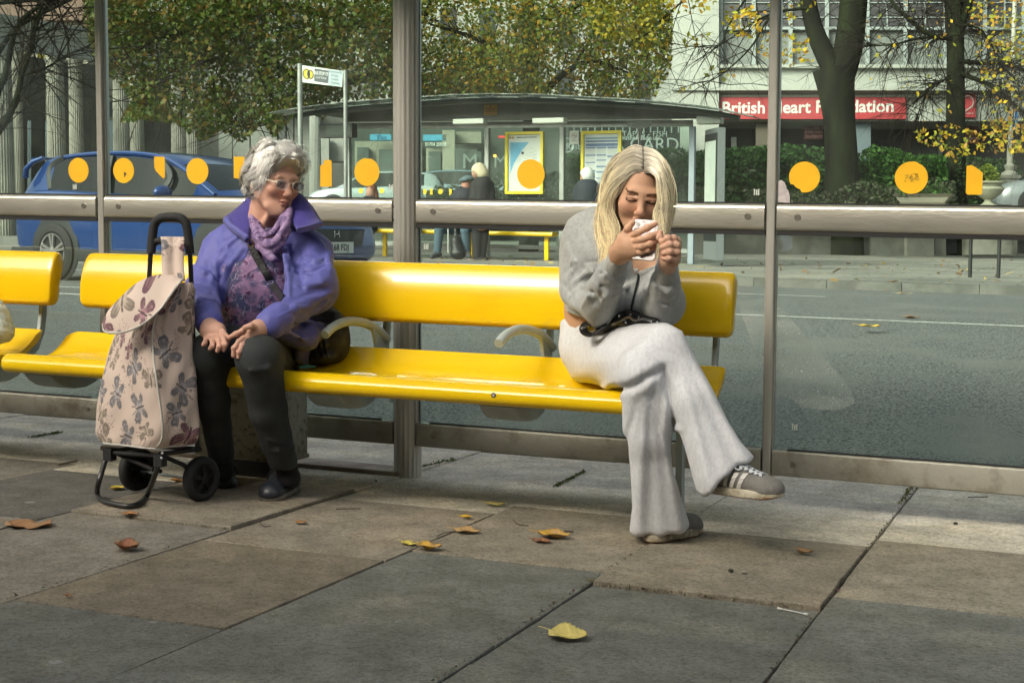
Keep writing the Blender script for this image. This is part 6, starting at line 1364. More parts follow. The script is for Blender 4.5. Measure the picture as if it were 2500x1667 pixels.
# ---- her black shoulder bag
M_bag = mat('black_leather', (.012, .013, .014), .42, var=(.02, .02, .021), vs=20, bump=.3, bs=120)
hb = thing('handbag', 'black leather shoulder bag with gathered sides beside the elderly woman', 'handbag', L(-2.5, 4.5, .46))
bg_ = [rc(W(770, 790, 4.60), W(810, 800, 4.62), .060, .055, .03), rc(W(775, 855, 4.58), W(815, 850, 4.60), .055, .05, .03), el(W(800, 820, 4.58), (.085, .06, .09), k=.03), el(W(785, 870, 4.56), (.06, .055, .025), k=.02)]
for pts in ([(752, 795), (765, 830), (775, 870)], [(765, 795), (780, 835), (790, 870)], [(782, 800), (795, 840), (800, 870)]): bg_ += ridge(bg_, pts, .006, .006, .1)
v, q = shape(bg_, .0045, disp=lambda P: .0025 * snoise(P, 90, 51)); mesh_from('bag_body', [(v, q, None)], M_bag, hb)
v, q = shape([rc(W(790, 752, 4.57), W(835, 790, 4.60), .030, .02, .02), rc(W(770, 770, 4.55), W(838, 806, 4.585), .022, .016, .03), rc(W(760, 770, 4.55), W(820, 780, 4.56), .02, .03, .03)], .004, disp=lambda P: .002 * snoise(P, 70, 52)); mesh_from('flap', [(v, q, None)], M_bag, hb)
sb = MB(); pp = [march(coat, x, y, lift=.006) for x, y in ((612, 596), (622, 620), (636, 645), (652, 672), (668, 700), (684, 728))]; pp2 = [march(coat + shirt, x, y, lift=.008) for x, y in ((612, 596), (622, 620), (636, 645), (652, 672), (668, 700), (690, 728))]
sb.sweep(smooth_path([Vector(p) for p in pp2], 4), rrect(.026, .004, .0015), up=(.37, -.93, 0)); sb.build('shoulder_strap', M_bag, hb, smooth=40)
rg = MB(); c0 = Vector(march(coat + shirt, 612, 594, lift=.010)); rg.tube([c0 + V(.928, .372, 0) * .010 * math.cos(a) + V(0, 0, 1) * .014 * math.sin(a) for a in np.linspace(0, 6.28, 14)], .0018, 6); rg.build('ring', mat('brass', (.5, .25, .10), .35, .8), hb)
zt = MB(); zt.tube(smooth_path([atY(742, 885, 4.45), atY(752, 893, 4.42), atY(770, 894, 4.40), atY(745, 898, 4.385), atY(730, 896, 4.39), atY(752, 892, 4.40)], 4), .0013, 5); tag(zt.build('cord_loop', mat('teal_cord', (.05, .35, .3), .6)), 'thin teal cord loop lying on the yellow seat beside the coat hem', 'cord')
# ================================================================== THE YOUNG WOMAN
yw = thing('person', 'young blonde woman in grey hoodie and pale joggers, legs crossed, looking at her phone', 'person', L(-1.4, 4.6, 0))
YB = face_basis(-2, 19, -7); YC = W(1563, 468, 4.32)
hp = head_prims(False); v, yq = surf(hp, (-.1, -.135, -.19), (.1, .125, .125), .0022); v = relax(v, yq, 1); yc_ = head_color(v, False, True)
yv = v @ YB.T.astype(np.float32) + YC
def YH(x, y, z): return YC + YB @ np.array((x, y, z))
ytone = (.54, .315, .20)
# hoodie
hd = [rc(W(1490, 590, 4.50), W(1470, 770, 4.58), .125, .135, .05), el(W(1520, 620, 4.44), (.17, .12, .13), k=.05), rc(W(1425, 575, 4.48), W(1590, 590, 4.44), .062, .055, .05), el(W(1455, 540, 4.50), (.10, .085, .06), k=.05), el(W(1425, 560, 4.47), (.075, .075, .07), k=.04),
      rc(W(1418, 590, 4.46), W(1420, 720, 4.42), .070, .072, .03), rc(W(1422, 720, 4.42), W(1452, 762, 4.34), .070, .052, .03), rc(W(1452, 755, 4.33), W(1492, 668, 4.20), .060, .047, .02), el(W(1440, 745, 4.36), (.06, .06, .055), k=.03),
      rc(W(1600, 600, 4.40), W(1622, 740, 4.36), .060, .060, .03), rc(W(1620, 750, 4.34), W(1624, 690, 4.20), .058, .046, .02), el(W(1622, 735, 4.32), (.058, .06, .07), k=.03), rc(W(1500, 740, 4.44), W(1560, 745, 4.40), .10, .07, .05)]
for pts, r in (([(1400, 690), (1440, 660), (1485, 690)], .008), ([(1392, 720), (1425, 700), (1450, 690)], .007), ([(1455, 700), (1478, 720), (1500, 705)], .007), ([(1420, 750), (1440, 720), (1470, 735)], .007), ([(1600, 700), (1630, 712), (1650, 700)], .007), ([(1598, 730), (1625, 745), (1648, 735)], .007), ([(1505, 720), (1530, 700), (1548, 690)], .007), ([(1385, 600), (1400, 640), (1390, 680)], .007), ([(1575, 700), (1570, 735), (1575, 770)], .008), ([(1475, 640), (1480, 670), (1500, 690)], .008)): hd += ridge(hd, pts, r, .014, .1)
hd += crease(hd, [(1411, 548), (1430, 575), (1448, 610), (1458, 640), (1464, 652)], .0045, .007)
hd += crease(hd, [(1380, 665), (1400, 648), (1430, 640), (1460, 638)], .0045, .007)
hd += crease(hd, [(1510, 732), (1540, 732)], .003, .005) + crease(hd, [(1560, 668), (1552, 705), (1544, 740), (1538, 768)], .004, .006) + crease(hd, [(1445, 660), (1470, 700), (1460, 740)], .004, .01) + crease(hd, [(1510, 700), (1540, 690)], .004, .01) + crease(hd, [(1405, 700), (1440, 715), (1448, 745)], .005, .012)
for pts in ([(1400, 620), (1396, 660)], [(1480, 690), (1470, 720), (1450, 740)], [(1500, 690), (1495, 720), (1480, 750)], [(1430, 690), (1450, 715), (1462, 745)], [(1420, 655), (1445, 670), (1470, 668)], [(1600, 690), (1612, 715), (1640, 722)], [(1602, 720), (1620, 742), (1645, 745)], [(1525, 690), (1520, 720), (1505, 745)], [(1372, 690), (1390, 710), (1400, 735)], [(1575, 690), (1585, 720), (1580, 750)]): hd += crease(hd, pts, .0035, .012)
neckcut = [(1515, 560), (1545, 640), (1557, 668), (1580, 658), (1604, 650), (1600, 600), (1590, 560)]
hd.append(('sub', ('fn', lambda P: np.maximum(pixpoly(P, neckcut), P[..., 1] - 4.40), .01), .008))
hd.append(('sub', ('fn', lambda P: -pixpoly(P, [(1482, 498), (1440, 506), (1411, 519), (1387, 538), (1371, 572), (1363, 615), (1361, 678), (1364, 715), (1374, 738), (1418, 766), (1450, 800), (1600, 830), (1700, 780), (1700, 480)]), .01), .014))
v, q = shape(hd, .0045, disp=lambda P: .0035 * (.32 - np.abs(snoise(P * _n((1, 1, .8)), 24, 61))) + .0010 * (.3 - np.abs(snoise(P, 70, 62))))
M_hood = mat('grey_marl_fleece', (.36, .375, .37), .9, var=(.30, .315, .31), vs=90, bump=.3, bs=350, sheen=.3, bdist=.003, detail=3)
M_rib = mat('grey_ribbing', (.44, .45, .43), .9, var=(.36, .37, .35), vs=200, bump=.5, bs=500, sheen=.2, stretch=(1, 1, .15))
mesh_from('hoodie', [(v, q, None)], M_hood, yw)
for a, b_, r0, r1 in ((W(1494, 662, 4.19), W(1509, 634, 4.15), .037, .033), (W(1625, 684, 4.19), W(1626, 656, 4.15), .036, .033)):
    v, q = shape([rc(a, b_, r0, r1, .01)], .003, disp=lambda P: .0009 * snoise(P, 160, 3)); mesh_from('cuff', [(v, q, None)], M_rib, yw)
v, q = shape([rc(W(1405, 738, 4.55), W(1465, 775, 4.50), .078, .10, .03)] + [('sub', ('fn', lambda P: -pixpoly(P, [(1372, 722), (1418, 742), (1460, 760), (1460, 790), (1420, 775), (1384, 762)]), .001), .004)], .004); mesh_from('waistband', [(v, q, None)], M_rib, yw)
zp = MB(); pz = [march(hd, x, y, lift=.003) for x, y in ((1560, 668), (1556, 690), (1550, 715), (1544, 740), (1539, 764))]; zp.sweep(smooth_path([Vector(p) for p in pz], 3), rrect(.0075, .003, .001), up=(.37, -.93, 0)); zp.build('zip', mat('dark_zip', (.03, .035, .035), .4, .5), yw)
for pts in ([(1545, 640), (1551, 656), (1558, 668)], [(1561, 668), (1580, 660), (1604, 651)]):
    cb = MB(); cb.sweep(smooth_path([Vector(march(hd, x, y, lift=.002)) for x, y in pts], 3), rrect(.012, .006, .002), up=(.37, -.93, 0)); cb.build('neck_trim', M_rib, yw)
st_ = MB(); st_.sweep([Vector(W(1627, 573, 4.30)), Vector(W(1640, 590, 4.30))], rrect(.008, .003, .001), up=(.37, -.93, 0))
# joggers
jg = [rc(W(1430, 850, 4.60), W(1630, 848, 4.24), .100, .080, .03), rc(W(1455, 870, 4.58), W(1576, 905, 4.18), .098, .074, .04), el(W(1440, 845, 4.60), (.13, .12, .12), k=.04), rc(W(1425, 790, 4.58), W(1480, 800, 4.52), .075, .08, .04)]
K1 = W(1630, 850, 4.24); A1 = W(1772, 1160, 4.20)
jg += [rc(K1, W(1690, 980, 4.21), .076, .080, .03), rc(W(1690, 980, 4.21), A1, .080, .100, .03)]
jg += [rc(W(1570, 905, 4.17), W(1582, 1060, 4.22), .074, .072, .03), rc(W(1600, 930, 4.20), W(1608, 1020, 4.22), .045, .045, .03), rc(W(1578, 1060, 4.22), W(1612, 1300, 4.33), .068, .095, .03)]
jg += [rc(W(1500, 945, 4.36), W(1612, 896, 4.20), .018, .012, .03)]
jg += crease(jg, [(1386, 800), (1384, 822)], .003, .008) + crease(jg, [(1402, 796), (1404, 822)], .003, .008) + crease(jg, [(1420, 796), (1424, 820)], .003, .008)
def jfold(P):
    v = (P - _n(CAM)) @ _n(CX); x = v[..., 0] / v[..., 2] * F + 1250; y = v[..., 1] / v[..., 2] * F + 833.5
    d1 = np.hypot(x - 1640, y - 800); t1 = np.arctan2(y - 800, x - 1640); w1 = np.clip((d1 - 90) / 200, 0, 1) * (x > 1560 + (y - 900) * .33)
    f1 = (.0075 * np.sin(t1 * 19 + 1.2) + .0030 * np.sin(t1 * 43 + .4)) * w1
    d2 = np.hypot(x - 1585, y - 860); t2 = np.arctan2(y - 860, x - 1585); w2 = np.clip((d2 - 100) / 220, 0, 1) * (x <= 1560 + (y - 900) * .33) * (y > 930)
    f2 = (.0085 * np.sin(t2 * 23 + .9) + .0030 * np.sin(t2 * 51)) * w2
    w3 = np.clip((1600 - x) / 120, 0, 1) * (y < 960); f3 = .0035 * np.sin((y - 800) * .035 + (x - 1400) * .020 + 1.5 * np.sin(x * .012)) * w3 + .0020 * np.sin((x + y) * .06) * w3
    gr = np.full(x.shape, 1e6, np.float32); pl = [(1500, 952), (1545, 944), (1582, 920), (1618, 902), (1634, 958), (1648, 1030)]
    for (ax_, ay), (bx, by) in zip(pl[:-1], pl[1:]):
        t = np.clip(((x - ax_) * (bx - ax_) + (y - ay) * (by - ay)) / ((bx - ax_) ** 2 + (by - ay) ** 2), 0, 1); gr = np.minimum(gr, np.hypot(x - ax_ - t * (bx - ax_), y - ay - t * (by - ay)))
    g1 = -.013 * np.exp(-(gr / 9.) ** 2) + .004 * np.exp(-((gr - 22) / 12.) ** 2)
    return (f1 + f2 + f3 + g1).astype(np.float32)
hem1 = [(1500, 700), (1900, 700), (1838, 1112), (1790, 1155), (1722, 1210), (1690, 1205), (1660, 1330), (1500, 1330)]
outl = [(1360, 780), (1382, 770), (1420, 775), (1470, 800), (1560, 782), (1630, 785), (1668, 806), (1700, 870), (1740, 945), (1775, 1030), (1806, 1082), (1840, 1114), (1790, 1158), (1718, 1212), (1690, 1206), (1672, 1120), (1655, 1060), (1650, 1130), (1664, 1222), (1695, 1282), (1655, 1300), (1608, 1318), (1570, 1312), (1537, 1296), (1545, 1238), (1536, 1136), (1514, 1030), (1508, 960), (1440, 948), (1396, 925), (1372, 885), (1360, 840)]
jg.append(('sub', ('fn', lambda P: -pixpoly(P, outl) - .004, .004), .014))
jg.append(('sub', ('fn', lambda P: P[..., 2] - (SA * P[..., 0] + SB * P[..., 1] + .024), .003), .003))
v, q = shape(jg, .0048, disp=jfold)
M_jog = mat('pale_marl_jersey', (.64, .655, .69), .9, var=(.56, .575, .61), vs=110, bump=.25, bs=350, sheen=.25, stretch=(1, 1, .5), detail=3)
mesh_from('joggers', [(v, q, None)], M_jog, yw)
# hands
PY = 4.09
rp = [rc(W(1504, 636, 4.15), W(1524, 604, 4.10), .025, .031, .02), rc(W(1526, 582, 4.085), W(1550, 614, 4.085), .022, .020, .02), rc(W(1512, 612, 4.12), W(1540, 600, 4.085), .027, .026, .02), rc(W(1516, 618, 4.12), W(1545, 612, 4.09), .024, .022, .02)]
rfg = [finger([W(1518, 598, 4.10), W(1521, 578, 4.085), W(1533, 558, 4.075), W(1544, 544, 4.075)], .0110, .0082), finger([W(1538, 577, 4.08), W(1556, 569, 4.060), W(1580, 557, 4.062), W(1600, 547, 4.075)], .0094, .0074), finger([W(1543, 590, 4.075), W(1564, 586, 4.055), W(1588, 577, 4.058), W(1608, 569, 4.075)], .0096, .0074), finger([W(1546, 602, 4.075), W(1566, 602, 4.056), W(1588, 595, 4.060), W(1604, 588, 4.078)], .0092, .0070), finger([W(1546, 614, 4.08), W(1564, 616, 4.064), W(1582, 611, 4.066), W(1597, 603, 4.08)], .0084, .0064)]
lp_ = [rc(W(1626, 662, 4.15), W(1636, 630, 4.11), .025, .028, .02), rc(W(1648, 592, 4.10), W(1640, 632, 4.10), .020, .020, .02), rc(W(1630, 600, 4.11), W(1628, 634, 4.11), .022, .022, .02)]
lfg = [finger([W(1650, 590, 4.10), W(1645, 582, 4.07), W(1630, 582, 4.055), W(1616, 590, 4.06)], .0098, .0074), finger([W(1655, 603, 4.10), W(1652, 599, 4.065), W(1634, 598, 4.050), W(1617, 604, 4.058)], .0100, .0076), finger([W(1655, 619, 4.10), W(1653, 616, 4.065), W(1636, 614, 4.050), W(1619, 618, 4.058)], .0096, .0072), finger([W(1650, 634, 4.10), W(1648, 632, 4.070), W(1635, 630, 4.055), W(1621, 632, 4.062)], .0088, .0066), finger([W(1630, 605, 4.10), W(1618, 592, 4.075), W(1610, 580, 4.07), W(1612, 568, 4.07)], .0105, .0078)]
h1 = hand_mesh(rp, rfg, (.57, .335, .215), seed=3); h2 = hand_mesh(lp_, lfg, (.59, .355, .25), seed=4)
ybody = [rc(YH(0, .045, -.12), W(1545, 600, 4.45), .045, .06, .03), rc(W(1520, 600, 4.46), W(1460, 800, 4.58), .105, .10, .05), rc(W(1440, 590, 4.48), W(1590, 600, 4.44), .045, .045, .04), el(W(1560, 640, 4.395), (.075, .06, .07), k=.04), rc(W(1442, 750, 4.57), W(1475, 800, 4.57), .088, .10, .04), rc(W(1420, 600, 4.46), W(1440, 740, 4.38), .042, .038, .02), rc(W(1445, 750, 4.36), W(1504, 638, 4.15), .038, .026, .02), rc(W(1600, 610, 4.40), W(1622, 740, 4.34), .042, .038, .02), rc(W(1622, 745, 4.33), W(1626, 664, 4.15), .036, .025, .02),
         rc(W(1440, 860, 4.60), W(1625, 852, 4.25), .075, .055, .03), rc(W(1460, 875, 4.58), W(1572, 905, 4.18), .075, .055, .03), rc(W(1625, 855, 4.25), W(1775, 1130, 4.20), .05, .035, .02), rc(W(1572, 910, 4.18), W(1600, 1250, 4.34), .05, .035, .02)]
v, q = shape(ybody, .006); bc = np.tile(np.array(ytone, np.float32), (len(v), 1))
mesh_from('body', [(yv, yq, yc_), h1, h2, (v, q, bc)], M_skin, yw)
# trainers
M_suede = mat('grey_suede', (.15, .145, .135), .9, var=(.20, .19, .175), vs=25, bump=.3, bs=240); M_ysole = mat('cream_rubber', (.50, .46, .36), .65, var=(.40, .35, .26), vs=20); M_gum = mat('gum_rubber', (.30, .17, .09), .7); M_str = mat('white_leather', (.60, .58, .55), .6); M_lace = mat('grey_lace', (.50, .53, .56), .9)
def trainer(heel, toe, up, side, full):
    f_ = toe - heel; Ln = float(np.linalg.norm(f_)); f_ /= Ln; u = up - f_ * up.dot(f_); u /= np.linalg.norm(u); s_ = np.cross(f_, u); B = np.stack([s_, f_, u], 1).astype(np.float32); k = Ln / .285
    T_ = lambda x, y, z: (heel + B @ np.array((x * k, y * k, z * k))).astype(np.float32)
    upr = [rc(T_(0, .045, .055), T_(0, .12, .060), .036 * k, .042 * k, .02), rc(T_(0, .12, .055), T_(0, .23, .036), .044 * k, .040 * k, .02), el(T_(0, .235, .032), (.046 * k, .048 * k, .032 * k), B, .02), rc(T_(0, .05, .06), T_(0, .075, .105), .037 * k, .035 * k, .02), el(T_(0, .245, .036), (.040 * k, .036 * k, .032 * k), B, .01)]
    upr += [sub(('fn', lambda P: (P - heel) @ B[:, 2] - .018 * k, .002), .002)]
    if full: upr += [sub(rc(T_(0, .055, .125), T_(0, .07, .145), .030 * k, .03 * k, .004), .004)]
    v1, q1 = shape(upr, .003)
    sl = [rc(T_(0, .045, .012), T_(0, .15, .012), .043 * k, .044 * k, .02), rc(T_(0, .15, .012), T_(0, .237, .014), .046 * k, .048 * k, .02)]; lo, hi = bbox(sl)
    def fin(d, P):
        h = (P - heel) @ B[:, 2]; yy = (P - heel) @ B[:, 1]; up_ = .0 + np.clip((yy / k - .20) / .08, 0, 1) ** 2 * .012 * k
        return np.maximum(np.maximum(d, h - .030 * k - up_), -(h) + up_)
    v2, q2 = surf(sl, lo, hi, .003, post=fin); v2 = relax(v2, q2, 1); hh = (v2 - heel) @ B[:, 2]
    c2 = np.where((hh < .0045 * k + .006 * (((v2 - heel) @ B[:, 1]) > .2))[:, None], _n((.55, .33, .2)), _n((1, 1, 1)))
    o = mesh_from('trainer', [(v1, q1, None)], M_suede, yw)
    _ms = mat('cream_rubber_attr', (.50, .46, .36), .65, attr=True, var=(.42, .37, .28), vs=20); mesh_from('sole', [(v2, q2, c2.astype(np.float32))], _ms, o)
    if full:
        def on(x, y, z):   # push onto the upper from the side
            a = T_(x * 3, y, z).astype(float); c_ = T_(0, y, z).astype(float); d = (c_ - a); n_ = 60
            for i in range(n_):
                p = a + d * i / n_
                if sdf(upr, _n(p)[None])[0] < .001: return Vector(p)
            return Vector(c_)
        for y0 in (.075, .103, .131):
            m_ = MB(); P1 = [on(.03 * side, y0 + .020 * (1 - t) * 1.0, .032 + .052 * (1 - t)) for t in (1, .66, .33, 0)]; P2 = [on(.03 * side, y0 + .014 + .022 * (1 - t), .032 + .052 * (1 - t)) for t in (1, .66, .33, 0)]
            dv = Vector(B[:, 0] * side * .0025); m_.add([p + dv for p in P1] + [p + dv for p in P2] + P1 + P2, [(i, i + 1, 5 + i, 4 + i) for i in range(3)] + [(8 + i, 9 + i, i + 1, i) for i in range(3)] + [(4 + i, 5 + i, 13 + i, 12 + i) for i in range(3)] + [(0, 4, 12, 8), (3, 7, 15, 11)]); m_.build('side_stripe', M_str, o)
        def ontop(x, y):
            a = T_(x, y, .16).astype(float); c_ = T_(x * .6, y, .03).astype(float)
            for i in range(90):
                p = a + (c_ - a) * i / 90
                if sdf(upr, _n(p)[None])[0] < .003: return Vector(p)
            return Vector(c_)
        for i in range(6):
            y = .098 + i * .0185; m_ = MB()
            for sx in (-1, 1): m_.sweep(smooth_path([ontop(-.030 * sx, y) , ontop(-.012 * sx, y + .008), ontop(.012 * sx, y + .014), ontop(.030 * sx, y + .020)], 3), rrect(.010, .004, .0015), up=tuple(B[:, 2]))
            m_.build('lace', M_lace, o)
        m_ = MB(); m_.sweep(smooth_path([ontop(0, .10), ontop(.02, .105) + Vector(B[:, 2]) * .012, ontop(.045, .12) + Vector(B[:, 2]) * .004, ontop(.035, .14), ontop(.0, .11)], 4), rrect(.010, .003, .001), up=tuple(B[:, 2])); m_.sweep(smooth_path([ontop(0, .10), ontop(-.02, .095) + Vector(B[:, 2]) * .014, ontop(-.04, .085) + Vector(B[:, 2]) * .004, ontop(0, .10)], 4), rrect(.010, .003, .001), up=tuple(B[:, 2])); m_.build('lace', M_lace, o)
        v3, q3 = shape([rc(T_(0, .085, .095), T_(0, .075, .130), .024 * k, .026 * k, .02)], .003); mesh_from('tongue', [(v3, q3, None)], M_suede, o)
    return o
up_c = _n((-.15, -.20, .95))
trainer(W(1732, 1199, 4.20), W(1912, 1222, 4.13), _n((.14, -.05, 1)), 1, True)
hl_ = gz(gnear(1624, 1326)) + _n((0, 0, .013)); tl_ = gz(gnear(1704, 1310)) + _n((0, 0, .013)); f_ = (tl_ - hl_) / np.linalg.norm(tl_ - hl_); trainer(tl_ - f_ * .25, tl_, _n((0, 0, 1)), 1, False)
# hair
rng = np.random.RandomState(9); hm = MB()
def cpx(pts, Ys): 
    n = len(pts); return crspline([W(p[0], p[1], np.interp(i / (n - 1), np.linspace(0, 1, len(Ys)), Ys)) for i, p in enumerate(pts)], 5)
Lin = cpx([(1568, 424), (1548, 420), (1524, 436), (1504, 458), (1491, 482), (1486, 506), (1489, 532), (1500, 560), (1500, 590), (1490, 636)], (4.245, 4.235, 4.245, 4.27, 4.28, 4.27))
Lmid = cpx([(1569, 392), (1548, 386), (1522, 400), (1500, 428), (1487, 462), (1481, 500), (1483, 540), (1490, 575), (1494, 610), (1482, 652)], (4.245, 4.25, 4.27, 4.28, 4.29, 4.28))
Lout = cpx([(1567, 362), (1545, 362), (1518, 376), (1495, 402), (1478, 440), (1469, 490), (1462, 540), (1465, 585), (1472, 620), (1468, 655)], (4.29, 4.31, 4.33, 4.34, 4.33, 4.31))
Lbk = cpx([(1566, 366), (1548, 366), (1525, 382), (1506, 410), (1492, 448), (1484, 495), (1480, 540), (1480, 580), (1478, 610), (1475, 640)], (4.36, 4.40, 4.42, 4.43, 4.42, 4.40))
Rin = cpx([(1574, 424), (1590, 420), (1607, 434), (1615, 463), (1616, 495), (1607, 520), (1605, 550), (1606, 575), (1603, 600), (1596, 640)], (4.245, 4.225, 4.235, 4.25, 4.25, 4.27))
Rmid = cpx([(1573, 396), (1590, 398), (1608, 415), (1618, 445), (1622, 480), (1620, 515), (1617, 548), (1614, 575), (1612, 600), (1608, 625)], (4.245, 4.235, 4.25, 4.26, 4.27, 4.30))
Rout = cpx([(1572, 361), (1596, 370), (1616, 392), (1630, 428), (1636, 470), (1635, 512), (1628, 548), (1622, 572), (1618, 590), (1612, 610)], (4.29, 4.29, 4.30, 4.31, 4.32, 4.34))
Rbk = cpx([(1572, 365), (1594, 376), (1610, 400), (1620, 435), (1624, 475), (1622, 515), (1618, 550), (1614, 575), (1610, 590), (1606, 605)], (4.36, 4.38, 4.40, 4.41, 4.40, 4.40))
def lerpc(fam, u):
    i = min(int(u), len(fam) - 2); t = u - i; return [a * (1 - t) + b * t for a, b in zip(fam[i], fam[i + 1])]
cH = YH(0, .018, .03)
for fam, sg, N in (([Lin, Lmid, Lout, Lbk], -1, 2600), ([Rin, Rmid, Rout, Rbk], 1, 2100)):
    for i in range(N):
        u = rng.beta(1.1, 1.3) * 3 if rng.rand() > .3 else rng.uniform(0, 1.6); base_ = lerpc(fam, u); n = len(base_); ph = rng.uniform(0, 6.28); f1 = rng.uniform(1, 2.5); a1 = rng.uniform(.0015, .006); off = rng.normal(size=3) * .0035; cut_ = rng.uniform(.80, 1.0) if rng.rand() > .15 else rng.uniform(.6, .9)
        clump = math.sin(u * 19 + 3 * sg); m_ = max(8, int(n * cut_)); pts = []; cs = []
        for j in range(m_):
            t = j / (n - 1); w_ = min(1, t * 3); inw = (cH - base_[j]); inw = inw / (np.linalg.norm(inw) + 1e-6)
            d = off * (.3 + w_) + np.array((.928, .372, 0)) * a1 * math.sin(ph + t * 6.28 * f1) * w_ * (1 + t * 1.5) + np.array((.35, -.9, 0)) * clump * .0045 * w_ + inw * rng.uniform(0, .0004)
            pts.append(base_[j] + d - inw * .003 * clump * (1 - w_))
            root = max(0, 1 - t * 2.6); dark = .27 + .66 * (1 - root) + .07 * clump; tip = t ** 2
            g0 = dark * rng.uniform(.97, 1.03); cs.append((g0 * (1.02 + .02 * tip), g0 * (.925 - .04 * tip + .01 * root), g0 * (.66 - .12 * tip + .10 * root)))
        tone_ = rng.uniform(.55, 1.3) * (1 + .22 * clump); cs = [tuple(x * tone_ for x in c) for c in cs]
        ribbon(hm, pts, rng.uniform(.0007, .0017), cs)
for i in range(60):   # stray hairs
    fam = Rout if rng.rand() > .5 else Lout; a0 = rng.randint(4, len(fam) - 12); sg = 1 if fam is Rout else -1
    pts = [fam[a0 + j] + np.array((.928, .372, 0)) * sg * (.002 + .0025 * j * rng.uniform(.6, 1.2)) for j in range(9)]; ribbon(hm, pts, .00045, (.6, .53, .38))
hb_ = [el((0, .034, .030), (.081, .094, .092), k=.02), el((0, .06, -.03), (.074, .060, .09), k=.04), rc((-.066, .03, -.02), (-.07, .02, -.12), .026, .02, k=.02), rc((.064, .03, -.02), (.062, .02, -.10), .024, .018, k=.02)]
hb_ += [sub(el((0, -.120, -.02), (.062, .085, .085)), .012)]
v, q = surf(hb_, (-.13, -.13, -.16), (.13, .16, .15), .004); c0 = len(hm.v); vv = v @ YB.T.astype(np.float32) + YC
hm.v += [tuple(map(float, p)) for p in vv]; hm.f += [tuple(int(a) + c0 for a in f) for f in q]; hm.m += [0] * len(q); hm.c += [(.27, .21, .13)] * len(v)
hm.build('hair', M_hair, yw, smooth=80)
# ---- phone
ph_ = thing('phone', 'white framed phone in a clear flower patterned case held up in both hands', 'phone', tuple(W(1576, 585, 4.10)))
a = W(1549, 536, 4.118); b_ = W(1609, 541, 4.118); c_ = W(1596, 637, 4.072); d_ = W(1540, 632, 4.072)
ex = (b_ - a); wl = float(np.linalg.norm(ex)); ex /= wl; ey = (a - d_); hl = float(np.linalg.norm(ey)); ey /= hl; ez = np.cross(ex, ey)
o0 = (a + b_ + c_ + d_) / 4
Tp = lambda x, y, z: Vector(o0 + ex * x + ey * y + ez * z)
q = MB(); q.prism(rrect(wl, hl, .012, 5), Tp, -.0045, .0045); q.build('case', mat('white_case', (.66, .64, .62), .35), ph_, smooth=35)
q = MB(); q.prism(rrect(wl - .006, hl - .006, .010, 5), Tp, .0045, .0052); q.build('back', mat('back_pattern', (.30, .22, .24), .25, var=(.55, .50, .50), vs=55, var2=(.12, .07, .10), v2s=75), ph_)
q = MB(); q.lathe([(.0001, .0052), (.0062, .0052), (.0062, .007), (.0001, .007)], lambda x, y, z: Tp(-wl / 2 + .015 + x, hl / 2 - .016 + y, z), 14); q.build('camera_lens', mat('lens_black', (.02, .02, .025), .1), ph_)
q = MB(); q.prism(rrect(wl - .004, hl - .004, .010, 5), Tp, -.0052, -.0045); q.build('screen', mat('phone_screen', (.02, .02, .02), .1, emit=((.7, .8, 1), .6)), ph_)
# ---- her small studded bag
bb = thing('handbag', 'small black studded bag with silver chain lying on the young woman\'s lap', 'handbag', tuple(W(1500, 785, 4.4)))
lap = jg
pr_ = [rc(W(1432, 800, 4.40), W(1475, 790, 4.36), .022, .026, .02), rc(W(1475, 786, 4.37), W(1540, 778, 4.33), .030, .026, .03), rc(W(1540, 780, 4.33), W(1600, 786, 4.27), .024, .014, .03)]
v, q = shape(pr_, .0032, disp=lambda P: .003 * snoise(P, 80, 81)); mesh_from('bag_body', [(v, q, None)], mat('black_patent', (.01, .01, .012), .25, bump=.3, bs=90), bb)
q = MB(); q.sweep(smooth_path([Vector(W(1480, 790, 4.32)), Vector(W(1460, 806, 4.31)), Vector(W(1444, 818, 4.31)), Vector(W(1428, 812, 4.33)), Vector(W(1424, 800, 4.34)), Vector(W(1432, 790, 4.35))], 4), rrect(.026, .006, .002), up=(0, -.3, 1)); q.build('strap', mat('black_patent', (.01, .01, .012), .25), bb, smooth=40)
q = MB()
rr_ = np.random.RandomState(4)
for px, py in [(1436, 795), (1452, 805), (1482, 778), (1512, 771), (1540, 769), (1560, 775), (1590, 785), (1605, 787), (1615, 789), (1500, 790), (1528, 786)]:
    q = MB(); p = march(pr_ + [rc(W(1600, 786, 4.27), W(1618, 790, 4.26), .008, .006, .01)], px, py, lift=.001); q.lathe([(.0001, -.002), (.0042, -.001), (.0042, .001), (.0001, .004)], lambda a, b, z, p=p: Vector(p) + V(.928, .372, 0) * a + V(0, 0, 1) * b + V(.37, -.93, 0) * z, 8); q.build('stud', mat('chrome', (.6, .6, .6), .15, 1), bb)
q = MB(); chp = crspline([march(pr_, x, y, lift=.003) for x, y in ((1495, 792), (1515, 784), (1535, 774), (1550, 782), (1570, 778), (1590, 784))], 6)
for i in range(0, len(chp) - 1): p = Vector(chp[i]); q.tube([p + V(.928, .372, 0) * .0035 * math.cos(t) + V(0, 0, 1) * .0025 * math.sin(t) for t in np.linspace(0, 6.28, 7)], .0009, 4)
q.build('chain', mat('chrome', (.6, .6, .6), .15, 1), bb)
